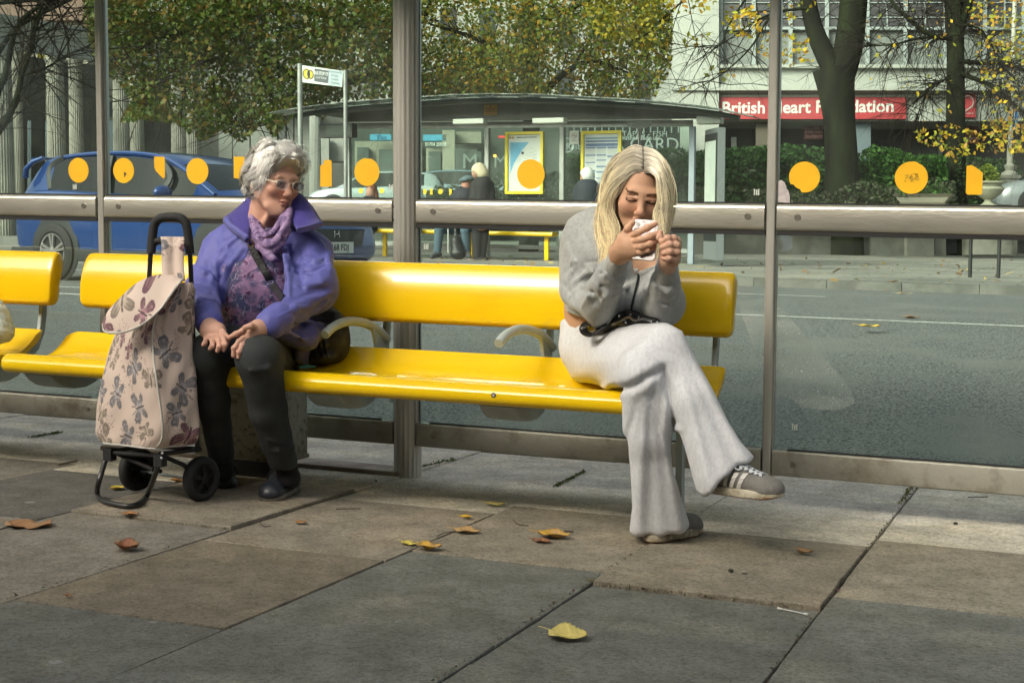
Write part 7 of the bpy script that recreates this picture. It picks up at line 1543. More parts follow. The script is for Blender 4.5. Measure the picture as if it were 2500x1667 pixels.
# ================================================================== SHOPPING TROLLEY
tl = thing('shopping_trolley', 'pale pink butterfly patterned shopping trolley with black wheels standing before the elderly woman', 'shopping trolley', tuple(gnear(380, 1230)))
rng = np.random.RandomState(17)
BUTTER = [(rng.uniform(-.5, .5), rng.uniform(-.02, .56), rng.uniform(0, 6.28), rng.uniform(.040, .072), rng.randint(3)) for _ in range(420)]
_b = []
for b in BUTTER:
    if all(math.hypot(b[0] - c[0], b[1] - c[1]) > (b[3] + c[3]) * .74 for c in _b): _b.append(b)
BUTTER = _b
def paint(s, t):
    base = np.tile(np.array((.60, .485, .42), np.float32), (len(s), 1)) * (1 + .04 * np.sin(s * 37 + 2 * np.sin(t * 31)))[:, None]
    hv_ = np.sin(s * 611.7 + 40 * np.sin(t * 23)) * np.sin(t * 733.1 + 31 * np.sin(s * 29)); reg = np.sin(s * 27 + 1.3) * np.sin(t * 24 + .7 + 2 * np.sin(s * 11)) > .18
    base[(hv_ > .72) & reg] = (.24, .17, .16)
    pal = [((.15, .075, .095), (.30, .17, .19)), ((.15, .14, .15), (.30, .28, .29)), ((.20, .16, .13), (.36, .30, .24))]
    for (cs_, ct, a, sz, k) in BUTTER:
        dx, dy = s - cs_, t - ct; near = np.hypot(dx, dy) < sz * 1.15
        if not near.any(): continue
        x = (dx[near] * math.cos(a) + dy[near] * math.sin(a)) / sz; y = (-dx[near] * math.sin(a) + dy[near] * math.cos(a)) / sz
        th = np.arctan2(y, np.abs(x)); r = np.hypot(x, y)
        up_ = 1.0 * np.exp(-(np.abs(th - .60) / .56) ** 3); lo_ = .78 * np.exp(-(np.abs(th + .62) / .52) ** 3); R_w = np.maximum(np.maximum(up_, lo_), .12) + .03 * np.sin(th * 9)
        ins = r < R_w; body_ = (np.abs(x) < .06) & (np.abs(y) < .42); ant = (np.abs(np.abs(x) - .12 - (y - .4) * .3) < .03) & (y > .4) & (y < .8)
        edge_ = r > R_w * .80; vein = (np.sin(th * 17) > .55) & (r > .25)
        d, l_ = pal[k]; col = np.where((edge_ | vein)[:, None], np.array(d), np.array(l_) * (1.0 + .3 * np.sin(r * 9))[:, None]).astype(np.float32)
        cur = base[near]; cur[ins] = col[ins]; cur[body_ | ant] = np.array(d) * .7; base[near] = cur
    return base
lv = [((240, 1082, 4.10), (366, 1099, 3.99), (482, 1086, 4.13), (350, 1070, 4.27)), ((225, 1055, 4.10), (384, 1066, 3.975), (496, 1058, 4.13), (350, 1050, 4.28)), ((227, 1000, 4.10), (381, 1005, 3.97), (492, 1000, 4.13), (350, 1000, 4.28)),
      ((238, 930, 4.11), (370, 935, 3.97), (486, 925, 4.13), (355, 930, 4.28)), ((258, 868, 4.12), (362, 870, 3.98), (482, 860, 4.14), (360, 870, 4.28)), ((278, 810, 4.12), (360, 810, 4.00), (480, 800, 4.14), (370, 810, 4.27)),
      ((315, 755, 4.13), (378, 755, 4.03), (478, 740, 4.14), (390, 755, 4.25)), ((355, 718, 4.13), (405, 716, 4.06), (475, 706, 4.14), (410, 715, 4.22)), ((400, 694, 4.14), (428, 692, 4.09), (462, 690, 4.14), (430, 690, 4.18))]
NR, NL = 300, 190
rings = []
for l_ in lv:
    c = [W(*p) for p in l_]; pts = []
    for i in range(4):
        a, b = c[i], c[(i + 1) % 4]
        for t in (.10, .30, .5, .70, .90):
            mid_ = (c[0] + c[1] + c[2] + c[3]) / 4; p = a * (1 - t) + b * t; o = (p - mid_); o[2] = 0; pts.append(p + o * .05 * math.sin(math.pi * t))
    cl_ = crspline(pts + [pts[0]], 15)[:-1]; cl_ = np.array(cl_); rings.append(cl_[np.linspace(0, len(cl_) - 1, NR).astype(int)])
rings = np.array(rings)
kz = np.linspace(0, len(lv) - 1, NL); fin_ = np.stack([np.array(crspline(list(rings[:, j]), 24))[np.clip((kz * 24).astype(int), 0, (len(lv) - 1) * 24)] for j in range(NR)], 1)
mid0 = fin_.mean(1, keepdims=True)
# rounded bottom and gathered top
tt = np.linspace(0, 1, NL)[:, None, None]; fin_ = mid0 + (fin_ - mid0) * (1 - .16 * np.clip(1 - tt / .05, 0, 1) ** 2)
ang = np.arange(NR) / NR * 2 * math.pi
fold = np.clip((tt[..., 0] - .45) / .5, 0, 1) ** 1.3; nrm_ = (fin_ - mid0); nrm_[..., 2] = 0; nl = np.linalg.norm(nrm_, axis=2, keepdims=True) + 1e-6
fin_ = fin_ + nrm_ / nl * (fold * (.010 * np.sin(ang * 11 + 2 * tt[..., 0] * 3) + .005 * np.sin(ang * 23 + 1)))[..., None] + nrm_ / nl * (.0022 * np.sin(ang * 5 + tt[..., 0] * 17) + .0018 * np.sin(ang * 9 - tt[..., 0] * 31))[..., None]
seg_ = np.linalg.norm(np.diff(fin_[40], axis=0), axis=1); s_arc = np.concatenate([[0], np.cumsum(seg_)]); s_arc -= s_arc[-1] / 4.0
zz = (fin_[..., 2] - fin_[0].mean(0)[2])
colr = paint(np.repeat(s_arc[None], NL, 0).ravel(), zz.ravel())
verts = fin_.reshape(-1, 3); qd = np.array([(i * NR + j, i * NR + (j + 1) % NR, (i + 1) * NR + (j + 1) % NR, (i + 1) * NR + j) for i in range(NL - 1) for j in range(NR)])
cb = np.concatenate([verts, mid0[0], mid0[-1]]); nb = len(verts)
M_fab = mat('butterfly_canvas', (1, 1, 1), .8, attr=True, bump=.2, bs=400, bdist=.002)
tri = [(nb, (j + 1) % NR, j) for j in range(NR)]
bagm = MB(); bagm.v = [tuple(map(float, p)) for p in cb]; bagm.f = [tuple(map(int, f)) for f in qd] + tri + [(nb + 1, (NL - 1) * NR + j, (NL - 1) * NR + (j + 1) % NR) for j in range(NR)]; bagm.m = [0] * len(bagm.f); bagm.c = [tuple(map(float, c)) for c in colr] + [(.5, .42, .36)] * 2; bagm.hascol = True
bag = bagm.build('bag', M_fab, tl, smooth=70)
pm = MB(); M_pipe = mat('pale_piping', (.62, .60, .55), .6)
jn = int(NR * .25)
pth = [Vector(fin_[i, jn] + nrm_[i, jn] / nl[i, jn] * .001) for i in range(4, int(NL * .74), 4)]; pm.tube(pth, .0032, 6)
pm.tube([Vector(fin_[5, j] + nrm_[5, j] / nl[5, j] * .002) for j in range(0, int(NR * .52), 3)], .0032, 6)
jr = int(NR * .5); pm.tube([Vector(fin_[i, jr]) for i in range(4, int(NL * .8), 4)], .0030, 6); pm.build('piping', M_pipe, bag, smooth=60)
# flap
up_c_ = crspline([W(251, 789, 3.94), W(262, 762, 3.955), W(288, 732, 3.985), W(326, 696, 4.02), W(360, 678, 4.06), W(395, 669, 4.10), W(425, 668, 4.13), W(446, 678, 4.15)], 8)
lo_c_ = crspline([W(251, 791, 3.94), W(256, 809, 3.93), W(284, 813, 3.925), W(318, 806, 3.93), (W(356, 786, 3.95)), W(392, 753, 3.985), W(424, 708, 4.03), W(446, 682, 4.10)], 8)
nu = len(up_c_); nv = 60; g = np.array([[up_c_[i] * (1 - v_) + lo_c_[i] * v_ + np.array((.1, -.28, .25)) * .045 * math.sin(math.pi * v_) * math.sin(math.pi * min(1, i / (nu - 1) + .12)) for v_ in np.linspace(0, 1, nv)] for i in range(nu)])
gi = np.linspace(0, nu - 1, 130); g = np.stack([np.stack([np.interp(gi, np.arange(nu), g[:, j, c_]) for c_ in range(3)], 1) for j in range(nv)], 1); nu = 130
ee = g.reshape(-1, 3) - g[0, 0]; s1 = ee @ np.array((.928, .372, 0)); t1 = ee[:, 2] * 1.0 + ee @ np.array((.37, -.93, 0)) * .5
fm_ = MB(); fm_.v = [tuple(map(float, p)) for p in g.reshape(-1, 3)]; fm_.f = [(i * nv + j, i * nv + j + 1, (i + 1) * nv + j + 1, (i + 1) * nv + j) for i in range(nu - 1) for j in range(nv - 1)]; fm_.m = [0] * len(fm_.f); fm_.c = [tuple(map(float, c)) for c in paint(s1 - .10, t1 + .34)]; fm_.hascol = True
fo = fm_.build('flap', M_fab, tl, smooth=60); so2 = fo.modifiers.new('thick', 'SOLIDIFY'); so2.thickness = .005
pm = MB(); pm.tube([Vector(p) for p in lo_c_], .0036, 6); pm.build('piping', M_pipe, fo, smooth=60)
# strap over the handle
sp2 = MB(); aa = [(W(394, 579, 4.135), W(450, 580, 4.16)), (W(396, 600, 4.12), W(450, 600, 4.145)), (W(396, 640, 4.115), W(448, 640, 4.14)), (W(398, 690, 4.10), W(452, 690, 4.13))]
G_ = []
for (a, b), (c, d) in zip(aa[:-1], aa[1:]):
    for i in range(14):
        t = i / 14; p, q_ = a * (1 - t) + c * t, b * (1 - t) + d * t; G_.append([p * (1 - u) + q_ * u + np.array((.1, -.2, 0)) * .02 * math.sin(u * 9) for u in np.linspace(0, 1, 26)])
G_ = np.array(G_); ee = G_.reshape(-1, 3) - G_[0, 0]
sp2.v = [tuple(map(float, p)) for p in G_.reshape(-1, 3)]; sp2.f = [(i * 26 + j, i * 26 + j + 1, (i + 1) * 26 + j + 1, (i + 1) * 26 + j) for i in range(len(G_) - 1) for j in range(25)]; sp2.m = [0] * len(sp2.f); sp2.c = [tuple(map(float, c)) for c in paint(ee @ np.array((.928, .372, 0)) + .2, ee[:, 2] + .25)]; sp2.hascol = True
o = sp2.build('hanging_strap', M_fab, tl, smooth=60); m_ = o.modifiers.new('thick', 'SOLIDIFY'); m_.thickness = .004
M_foam = mat('black_foam', (.014, .014, .015), .75, bump=.1, bs=200); M_tube = mat('dark_tube', (.06, .06, .058), .38, .7)
q = MB(); q.tube(smooth_path([atY(369, 618, 4.16), atY(371, 590, 4.165), atY(376, 552, 4.17), atY(390, 534, 4.172), atY(416, 530, 4.178), atY(441, 533, 4.185), atY(455, 550, 4.19), atY(461, 590, 4.195), atY(464, 620, 4.195)], 4), .0155, 12); q.build('handle', M_foam, tl, smooth=60)
q = MB(); q.tube(smooth_path([atY(371, 604, 4.165), atY(378, 592, 4.168), atY(392, 588, 4.17), atY(440, 590, 4.185), atY(454, 594, 4.19), atY(461, 604, 4.195)], 4), .0125, 10); q.build('crossbar', M_foam, tl, smooth=60)
for a, b in (((368, 612, 4.16), (352, 900, 4.27)), ((464, 616, 4.195), (482, 1090, 4.25))):
    q = MB(); q.tube([atY(*a), atY(*b)], .0085, 10); q.build('handle_tube', M_tube, tl, smooth=60)
q = MB(); pf = [Vector(W(264, 1098, 4.10)), Vector(W(256, 1128, 4.08)), Vector(W(240, 1180, 4.03)), gnear(238, 1205, .014), gnear(252, 1222, .021), gnear(285, 1231, .021), gnear(315, 1235, .021), gnear(340, 1228, .021), gnear(358, 1210, .02), Vector(W(378, 1160, 4.02)), Vector(W(394, 1112, 4.03))]
q.tube(smooth_path(pf, 4), .0095, 10); q.build('stand', M_tube, tl, smooth=60)
q = MB(); q.tube([atY(262, 1104, 4.10), atY(390, 1112, 4.02)], .008, 8); q.tube([atY(390, 1108, 4.02), atY(488, 1096, 4.16)], .008, 8); q.tube([atY(262, 1104, 4.10), atY(350, 1088, 4.28)], .008, 8); q.tube([atY(350, 1088, 4.28), atY(488, 1096, 4.16)], .008, 8)
q.tube([atY(278, 1103, 4.10), atY(374, 1146, 4.08), atY(392, 1150, 4.12)], .008, 8); q.tube([atY(394, 1112, 4.05), atY(450, 1135, 4.14), atY(470, 1160, 4.2)], .008, 8)
for p in ((268, 1108, 4.09), (391, 1122, 4.02)): v_ = Vector(W(*p)); q.box(v_.x - .016, v_.x + .016, v_.y - .016, v_.y + .016, v_.z - .022, v_.z + .02)
q.build('frame', M_foam, tl, smooth=50)
q = MB()
for p in ((394, 1118, 4.0), (396, 1106, 4.0), (470, 1097, 4.13), (466, 1100, 4.13)): q = MB(); v_ = Vector(W(*p)); q.lathe([(.0001, 0), (.0045, 0), (.0001, .004)], lambda a, b, z, v_=v_: v_ + V(a * .93, a * .37 - z, b), 8); q.build('rivet', mat('chrome', (.6, .6, .6), .15, 1), tl)
wr = gnear(492, 1229); wl_ = gnear(336, 1203); axd = (Vector((wr.x, wr.y, 0)) - Vector((wl_.x, wl_.y, 0))).normalized(); fwd_ = V(-axd.y, axd.x, 0)
q = MB(); q.tube([wl_ + V(0, 0, .08), wr + V(0, 0, .08)], .005, 8); q.build('axle', mat('chrome_dull', (.4, .45, .45), .3, .9), tl, smooth=60)
M_tyre = mat('trolley_tyre', (.018, .019, .020), .7, bump=.15, bs=80); M_hub = mat('black_plastic', (.008, .008, .009), .35)
for c0 in (wr, wl_):
    c0 = c0 + V(0, 0, .086); Tw = lambda a, b, z, c0=c0: c0 + fwd_ * a + V(0, 0, 1) * b + axd * z
    q = MB(); q.lathe([(.048, -.016), (.066, -.019), (.076, -.012), (.079, 0), (.076, .012), (.066, .019), (.055, .019), (.050, .014), (.048, .010)], Tw, 40); wo = q.build('wheel', M_tyre, tl, smooth=50)
    q = MB(); q.lathe([(.0001, .006), (.050, .006), (.050, .010), (.0001, .010)], Tw, 30); q.lathe([(.014, .010), (.016, .020), (.0001, .022)], Tw, 16)
    q.sweep([Tw(.046 * math.cos(t), .046 * math.sin(t), .013) for t in np.linspace(0, 2 * math.pi, 31)], rrect(.006, .006, .002), up=tuple(axd))
    for k in range(5):
        a = k * 1.2566 + .3; q.box8([Tw(*p) for p in [(.012 * math.cos(a + s_ * .5), .012 * math.sin(a + s_ * .5), .010) if r == 0 else (.044 * math.cos(a + s_ * .22), .044 * math.sin(a + s_ * .22), .010) for r, s_ in ((0, -1), (1, -1), (1, 1), (0, 1))] + [(.012 * math.cos(a + s_ * .5), .012 * math.sin(a + s_ * .5), .018) if r == 0 else (.044 * math.cos(a + s_ * .18), .044 * math.sin(a + s_ * .18), .015) for r, s_ in ((0, -1), (1, -1), (1, 1), (0, 1))]])
    q.build('rim', M_hub, wo, smooth=35)

# ================================================================== LEAVES AND LITTER
M_fl = mat('fallen_leaf', (1, 1, 1), .6, attr=True, bump=.3, bs=150, bdist=.003)
def slab_h(p):
    if -3.11 < p.x < -2.49 and 3.86 < p.y < 4.69: return .010
    if -1.25 < p.x < -.63 and 3.70 < p.y < 4.53: return .013
    return .0
def fallen(px, py, size, label, c0, c1, rot, curl=.35, kind=0, seed=0, ground=gnear, scale=1., stem=True, lift=.002, tilt=0.):
    rn = np.random.RandomState(seed + int(px)); p = ground(px, py); p.z += (slab_h(p) + .004) if ground is gnear else 0; o = MB(); n, m_ = 26, 15; vs = []; cs = []; ca, sa_ = math.cos(R_(rot)), math.sin(R_(rot)); kx, ky, kp = rn.uniform(-1, 1), rn.uniform(.5, 1) * curl, rn.uniform(0, 6.28)
    for i in range(n):
        u = i / (n - 1)
        wd = math.sin(math.pi * u ** .8) ** .75 * .40 * (1 + .06 * math.sin(u * 50)) if kind == 0 else (.42 * math.sin(math.pi * u) ** .5 * (.58 + .42 * abs(math.cos(u * math.pi * 2.5 + .2))))
        for j in range(m_):
            v_ = (j / (m_ - 1) - .5) * 2; x = (u - .5) * size; y = v_ * wd * size + .03 * size * math.sin(u * 7 + kp); z = lift + size * ky * (v_ * v_ * .42 * wd * 1.6 + (u - .5) ** 2 * .9) + size * .035 * math.sin(u * 9 + v_ * 4 + kp) + max(0, tilt * v_ * wd * size)
            q_ = Vector((p.x + x * ca - y * sa_, p.y + x * sa_ + y * ca, p.z + max(z, .001))); vs.append(q_)
            f_ = .5 + .5 * math.sin(u * 8 + kp + v_ * 2.0) * rn.uniform(.7, 1); vein = (abs(v_) < .09) or (abs(math.sin((u * 6 + abs(v_) * 1.6) * math.pi)) > .96)
            c = [a * (1 - f_) + b * f_ for a, b in zip(c0, c1)]; c = [x_ * (1.25 if vein else 1) * (.75 if abs(v_) > .9 else 1) for x_ in c]; cs.append(tuple(c))
    o.add(vs, [(i * m_ + j, i * m_ + j + 1, (i + 1) * m_ + j + 1, (i + 1) * m_ + j) for i in range(n - 1) for j in range(m_ - 1)], 0, np.array(cs))
    if stem: b = vs[m_ // 2]; o.tube(smooth_path([b, b + V(-ca * size * .2, -sa_ * size * .2, .004), b + V(-ca * size * .38 + .01, -sa_ * size * .38, .003)], 3), .0012 * (size / .09) ** .5, 4, col=c1)
    ob = o.build('fallen_leaf', M_fl, smooth=70); s_ = ob.modifiers.new('thick', 'SOLIDIFY'); s_.thickness = .0008
    return tag(ob, label, 'leaf', 'leaves fallen on the near paving' if ground is gnear else 'leaves fallen on the road')
YL, YO, BR, RB, TN = (.50, .42, .07), (.55, .33, .03), (.26, .13, .055), (.20, .06, .025), (.34, .21, .09)
fallen(68, 1285, .155, 'large flat brown lobed leaf on the paving at the left edge', BR, (.30, .17, .08), 10, .12, 1, 1)
fallen(318, 1266, .055, 'small orange brown leaf just below the trolley stand', (.34, .16, .05), BR, 20, .4, 0, 2)
fallen(311, 1344, .088, 'dark red curled leaf on the paving below the shopping trolley', RB, BR, -15, 1.0, 0, 3)
fallen(735, 1279, .042, 'tiny orange leaf right of the elderly woman\'s shoe', (.36, .18, .06), BR, 0, .5, 0, 4)
fallen(288, 1196, .062, 'yellow leaf lying behind the far trolley wheel', YL, YO, 80, .5, 0, 5)
fallen(1209, 1233, .070, 'pale yellow flat leaf on the lit paving right of the post', (.46, .42, .16), YL, 5, .15, 1, 6)
fallen(1138, 1267, .042, 'small bright yellow leaf below the pale yellow one', YO, (.62, .42, .03), 15, .6, 0, 7)
fallen(1140, 1301, .090, 'tan oval leaf between two yellow leaves in the middle of the paving', TN, (.42, .27, .10), 3, .35, 0, 8)
fallen(1000, 1330, .062, 'ragged yellow leaf touching the orange leaf in mid paving', YL, (.5, .40, .1), -12, .2, 1, 9)
fallen(1047, 1343, .078, 'curled orange yellow leaf beside the ragged yellow leaf', YO, TN, 8, .7, 0, 10)
fallen(1352, 1314, .105, 'brown leaf curled over with a yellow underside left of the standing trainer', TN, YO, 0, .55, 0, 11)
fallen(1322, 1325, .06, 'dark crumpled leaf fragment under the brown and yellow leaf', BR, RB, -5, .3, 1, 12)
fallen(1962, 1364, .055, 'small dry brown curled leaf at the right of the paving', (.28, .17, .09), TN, -10, .9, 0, 13)
fallen(1385, 1556, .098, 'big yellow leaf alone on the dark foreground paving', (.50, .42, .12), (.56, .47, .15), -4, .30, 0, 14, tilt=.3)
fallen(575, 1152, .072, 'green leaf standing against the foot of the bench pedestal', (.12, .17, .03), (.2, .22, .04), 10, .3, 0, 15, tilt=1.2)
fallen(166, 1459, .022, 'tiny dark curled leaf scrap on the left foreground paving', RB, BR, 0, .9, 0, 16, stem=False)
fallen(437, 1178, .06, 'orange leaf glimpsed under the trolley between its wheels', (.45, .22, .04), BR, 30, .7, 0, 18)
groad = lambda px, py: gfar(px, py, .13)
fallen(2123, 797, .16, 'bright yellow leaf lying alone on the road at the right', (.62, .45, .04), YO, 10, .35, 0, 20, groad)
fallen(2225, 776, .13, 'small brown leaf on the road by the thin white line', BR, TN, 0, .4, 0, 21, groad)
fallen(2208, 718, .2, 'pale tan leaf on the road close to the far kerb', TN, (.42, .36, .2), 0, .2, 0, 22, groad)
# twigs, cotton bud, pebbles
def twig(pts, r, label, mt, name='twig', cat='twig'):
    q = MB(); P = [gnear(x, y, .006) + V(0, 0, slab_h(gnear(x, y))) for x, y in pts]; q.tube(smooth_path(P, 4), r, 5); return tag(q.build(name, mt, smooth=60), label, cat)
M_tw = mat('dry_twig', (.08, .055, .04), .8)
twig([(820, 1242), (850, 1241), (880, 1241)], .002, 'straight brown twig on the paving between the women', M_tw); twig([(1253, 1268), (1262, 1277), (1270, 1280), (1290, 1283)], .0018, 'bent twig left of the young woman\'s leg', M_tw); twig([(1378, 1295), (1400, 1297)], .0024, 'short dark stick above the brown and yellow leaf', M_tw); twig([(1067, 1308), (1085, 1300), (1108, 1297)], .0014, 'thin dry stalk beside the tan oval leaf', M_tw); twig([(635, 1275), (645, 1284), (660, 1283)], .0015, 'thin curled stalk near the slab corner', M_tw); twig([(142, 1134), (188, 1124)], .004, 'broken stick lying on the paving left of the trolley', mat('grey_stick', (.2, .17, .12), .8)); twig([(2363, 1213), (2412, 1212)], .002, 'dark twig under the right steel base rail', M_tw)
q = MB(); P = [gnear(1902, 1484, .006), gnear(1968, 1498, .006)]; q.tube(P, .0013, 8); d = (P[1] - P[0]).normalized()
for e, s_ in ((P[0], 1), (P[1], -1)): q.tube([e + d * s_ * x for x in (-.006, -.004, 0, .006, .009)], [.0008, .0026, .003, .0026, .0014], 8)
tag(q.build('cotton_bud', mat('cotton_white', (.6, .6, .56), .8), smooth=60), 'white cotton bud lying along a paving joint', 'cotton bud')
for px, py, lb in ((1784, 1403, 'small dark pebble on the brown slab'), (1816, 1407, 'small pale pebble on the brown slab'), (2333, 1277, 'dark pebble in the shadow band at the right')):
    p = np.array(gnear(px, py, .004) + V(0, 0, slab_h(gnear(px, py)))); v, f_ = surf([el(p, (.008, .006, .005), k=.01)], p - .015, p + .015, .0016, disp=lambda P: .0012 * snoise(P, 400, 3)); tag(mesh_from('pebble', [(v, f_, None)], M_joint if 'dark' in lb else M_kerb), lb, 'pebble')
# moss and grit in the joints (uncountable)
rn = np.random.RandomState(33); q = MB()
def joint_moss(a, b, n, w_, c, h=.006):
    A, B = gnear(*a), gnear(*b)
    for i in range(n):
        t = rn.rand(); p = A.lerp(B, t) + V(rn.normal() * w_, rn.normal() * w_, 0); s_ = rn.uniform(.002, .006); d = Vector(rn.normal(size=3)) * s_; e = Vector(rn.normal(size=3)) * s_; q.add([p + V(0, 0, rn.uniform(0, h)), p + d + V(0, 0, h * rn.rand()), p + e + V(0, 0, h * rn.rand())], [(0, 1, 2)], 0, tuple(x * rn.uniform(.6, 1.3) for x in c))
G_ = (.10, .14, .03)
joint_moss((1355, 1188), (1425, 1152), 420, .004, G_); joint_moss((1030, 1140), (1110, 1122), 260, .004, G_); joint_moss((2228, 1190), (2195, 1232), 320, .005, (.16, .15, .05)); joint_moss((75, 1068), (152, 1055), 380, .005, G_)
joint_moss((957, 1165), (0, 1467), 160, .0015, (.12, .11, .07), .002); joint_moss((2233, 1191), (1861, 1667), 260, .0025, (.10, .09, .06), .003); joint_moss((1590, 1324), (1052, 1667), 160, .0015, (.12, .11, .07), .002); joint_moss((1440, 1428), (1999, 1486), 120, .002, (.08, .08, .05), .003)
tag(q.build('joint_moss', M_leaf), kind='stuff')
q = MB()
for i in range(2600):
    if rn.rand() < .6: x, y = rn.normal(-2.2, .45), rn.normal(4.85, .16)
    else: x, y = rn.uniform(-4.5, 0), rn.uniform(2.6, 5.6)
    if not (2.5 < y < 5.8): continue
    p = L(x, y, .0015); s_ = rn.uniform(.0008, .0032); a = rn.uniform(0, 6.28); q.add([p + V(s_ * math.cos(a + k * 2.1), s_ * math.sin(a + k * 2.1), rn.uniform(0, .0015)) for k in range(3)], [(0, 1, 2)], 0, (.05, .04, .03) if rn.rand() < .7 else (.45, .44, .4))
tag(q.build('grit', M_leaf), kind='stuff')
q = MB()
for i in range(430):
    p = gfar(rn.uniform(1700, 2500), rn.uniform(632, 690)) if i < 170 else (gfar(rn.normal(2290, 45), rn.normal(706, 4), .14) if i < 330 else gfar(rn.uniform(1000, 1760), rn.uniform(628, 655)))
    s_ = rn.uniform(.02, .055); d = Vector(rn.normal(size=3)) * s_; e = Vector(rn.normal(size=3)) * s_; e.z = abs(e.z) * .4; d.z = abs(d.z) * .4; q.add([p, p + d, p + d + e, p + e], [(0, 1, 2, 3)], 0, [(.30, .2, .1), (.22, .13, .06), (.42, .33, .14)][rn.randint(3)])
tag(q.build('leaf_litter', M_leaf), kind='stuff')

# ================================================================== PEOPLE AT THE FAR SHELTER
M_ppl = mat('far_people', (1, 1, 1), .8, attr=True)
def figure(label, loc, layers, group='people waiting at the far shelter'):
    t = thing('person', label, 'person', loc, group)
    for name, prims, colr, step in layers:
        v, f_ = shape(prims, step, it=1, disp=(lambda P: .008 * snoise(P, 18, 7)) if name not in ('body',) else None)
        mesh_from(name, [(v, f_, np.tile(_n(colr), (len(v), 1)) * (1 + .12 * snoise(v, 30, 3))[:, None])], M_ppl, t)
    return t
S_ = (.42, .24, .17)
Yp = 22.6
figure('person with fluffy blond hair in a black jacket standing in the far shelter', tuple(gfar(1170, 637)), [
    ('body', [el(W(1164, 421, Yp), (.085, .10, .115), k=.02), rc(W(1168, 440, Yp), W(1172, 460, Yp), .05, .06), rc(W(1178, 470, Yp), W(1174, 545, Yp), .15, .14, .05), rc(W(1166, 545, Yp), W(1163, 632, Yp), .08, .05), rc(W(1180, 545, Yp + .1), W(1178, 632, Yp + .1), .08, .05), el(W(1155, 636, Yp), (.12, .06, .035), k=.02)], S_, .014),
    ('hair', [el(W(1170, 416, Yp), (.125, .13, .125), k=.03), el(W(1178, 424, Yp), (.10, .12, .10), k=.03), sub(el(W(1155, 430, Yp - .10), (.06, .10, .08)), .02)], (.55, .48, .33), .012),
    ('jacket', [rc(W(1178, 452, Yp), W(1176, 520, Yp), .165, .175, .06), rc(W(1158, 455, Yp - .05), W(1152, 500, Yp - .1), .075, .06, .03), rc(W(1196, 452, Yp + .05), W(1200, 505, Yp), .075, .065, .03)], (.012, .012, .014), .016),
    ('trousers', [rc(W(1166, 540, Yp), W(1164, 625, Yp), .105, .065, .02), rc(W(1182, 540, Yp + .08), W(1177, 625, Yp + .08), .10, .065, .02), rc(W(1168, 525, Yp), W(1182, 525, Yp), .12, .12, .03)], (.014, .014, .016), .014),
    ('shoes', [rc(W(1177, 633, Yp), W(1154, 635, Yp - .05), .045, .04, .02), rc(W(1186, 632, Yp + .08), W(1172, 634, Yp), .045, .04, .02)], (.010, .010, .010), .012)])
Ym = 23.1
figure('man in a grey flat cap, dark jacket and blue jeans sitting on the far bench', tuple(gfar(1120, 630)), [
    ('body', [el(W(1138, 452, Ym), (.08, .095, .115), k=.02), rc(W(1136, 465, Ym), W(1132, 480, Ym), .06, .07), rc(W(1130, 490, Ym), W(1128, 550, Ym), .16, .16, .05), el(W(1090, 540, Ym - .45), (.05, .05, .04), k=.02)], (.46, .22, .16), .014),
    ('cap', [el(W(1144, 436, Ym), (.115, .125, .055), k=.02), rc(W(1125, 440, Ym - .12), W(1136, 439, Ym - .1), .035, .03, .03)], (.09, .13, .15), .012),
    ('jacket', [rc(W(1132, 482, Ym), W(1130, 548, Ym), .195, .19, .06), rc(W(1108, 482, Ym - .05), W(1100, 525, Ym - .2), .08, .065, .03), rc(W(1100, 525, Ym - .2), W(1095, 545, Ym - .42), .06, .05, .03), rc(W(1152, 482, Ym), W(1155, 530, Ym - .1), .08, .07, .03)], (.022, .025, .035), .016),
    ('jeans', [rc(W(1120, 560, Ym), W(1072, 560, Ym - .45), .10, .085, .02), rc(W(1072, 562, Ym - .45), W(1068, 612, Ym - .42), .085, .070, .02), rc(W(1136, 560, Ym), W(1136, 562, Ym - .45), .10, .085, .02), rc(W(1136, 564, Ym - .45), W(1140, 612, Ym - .35), .085, .070, .02)], (.075, .125, .165), .016),
    ('shoes', [rc(W(1072, 620, Ym - .42), W(1054, 627, Ym - .62), .055, .045, .02), rc(W(1141, 618, Ym - .35), W(1146, 627, Ym - .55), .055, .045, .02)], (.05, .055, .06), .012)])
q = MB(); q.tube([Vector(W(1094, 545, Ym - .55)), Vector(W(1094, 617, Ym - .55))], .012, 6); tag(q.build('walking_stick', mat('pale_stick', (.5, .5, .48), .5)), 'thin pale walking stick held before the man in the flat cap', 'walking stick')
v, f_ = shape([rc(W(1113, 590, Ym - .5), W(1118, 618, Ym - .5), .10, .13, .04), rc(W(1112, 560, Ym - .5), W(1114, 590, Ym - .5), .03, .07, .03)], .016, disp=lambda P: .015 * snoise(P, 22, 9)); tag(mesh_from('shopping_bag', [(v, f_, None)], M_bag), 'sagging black shopping bag between the seated man\'s feet', 'bag')
Yq = 23.1
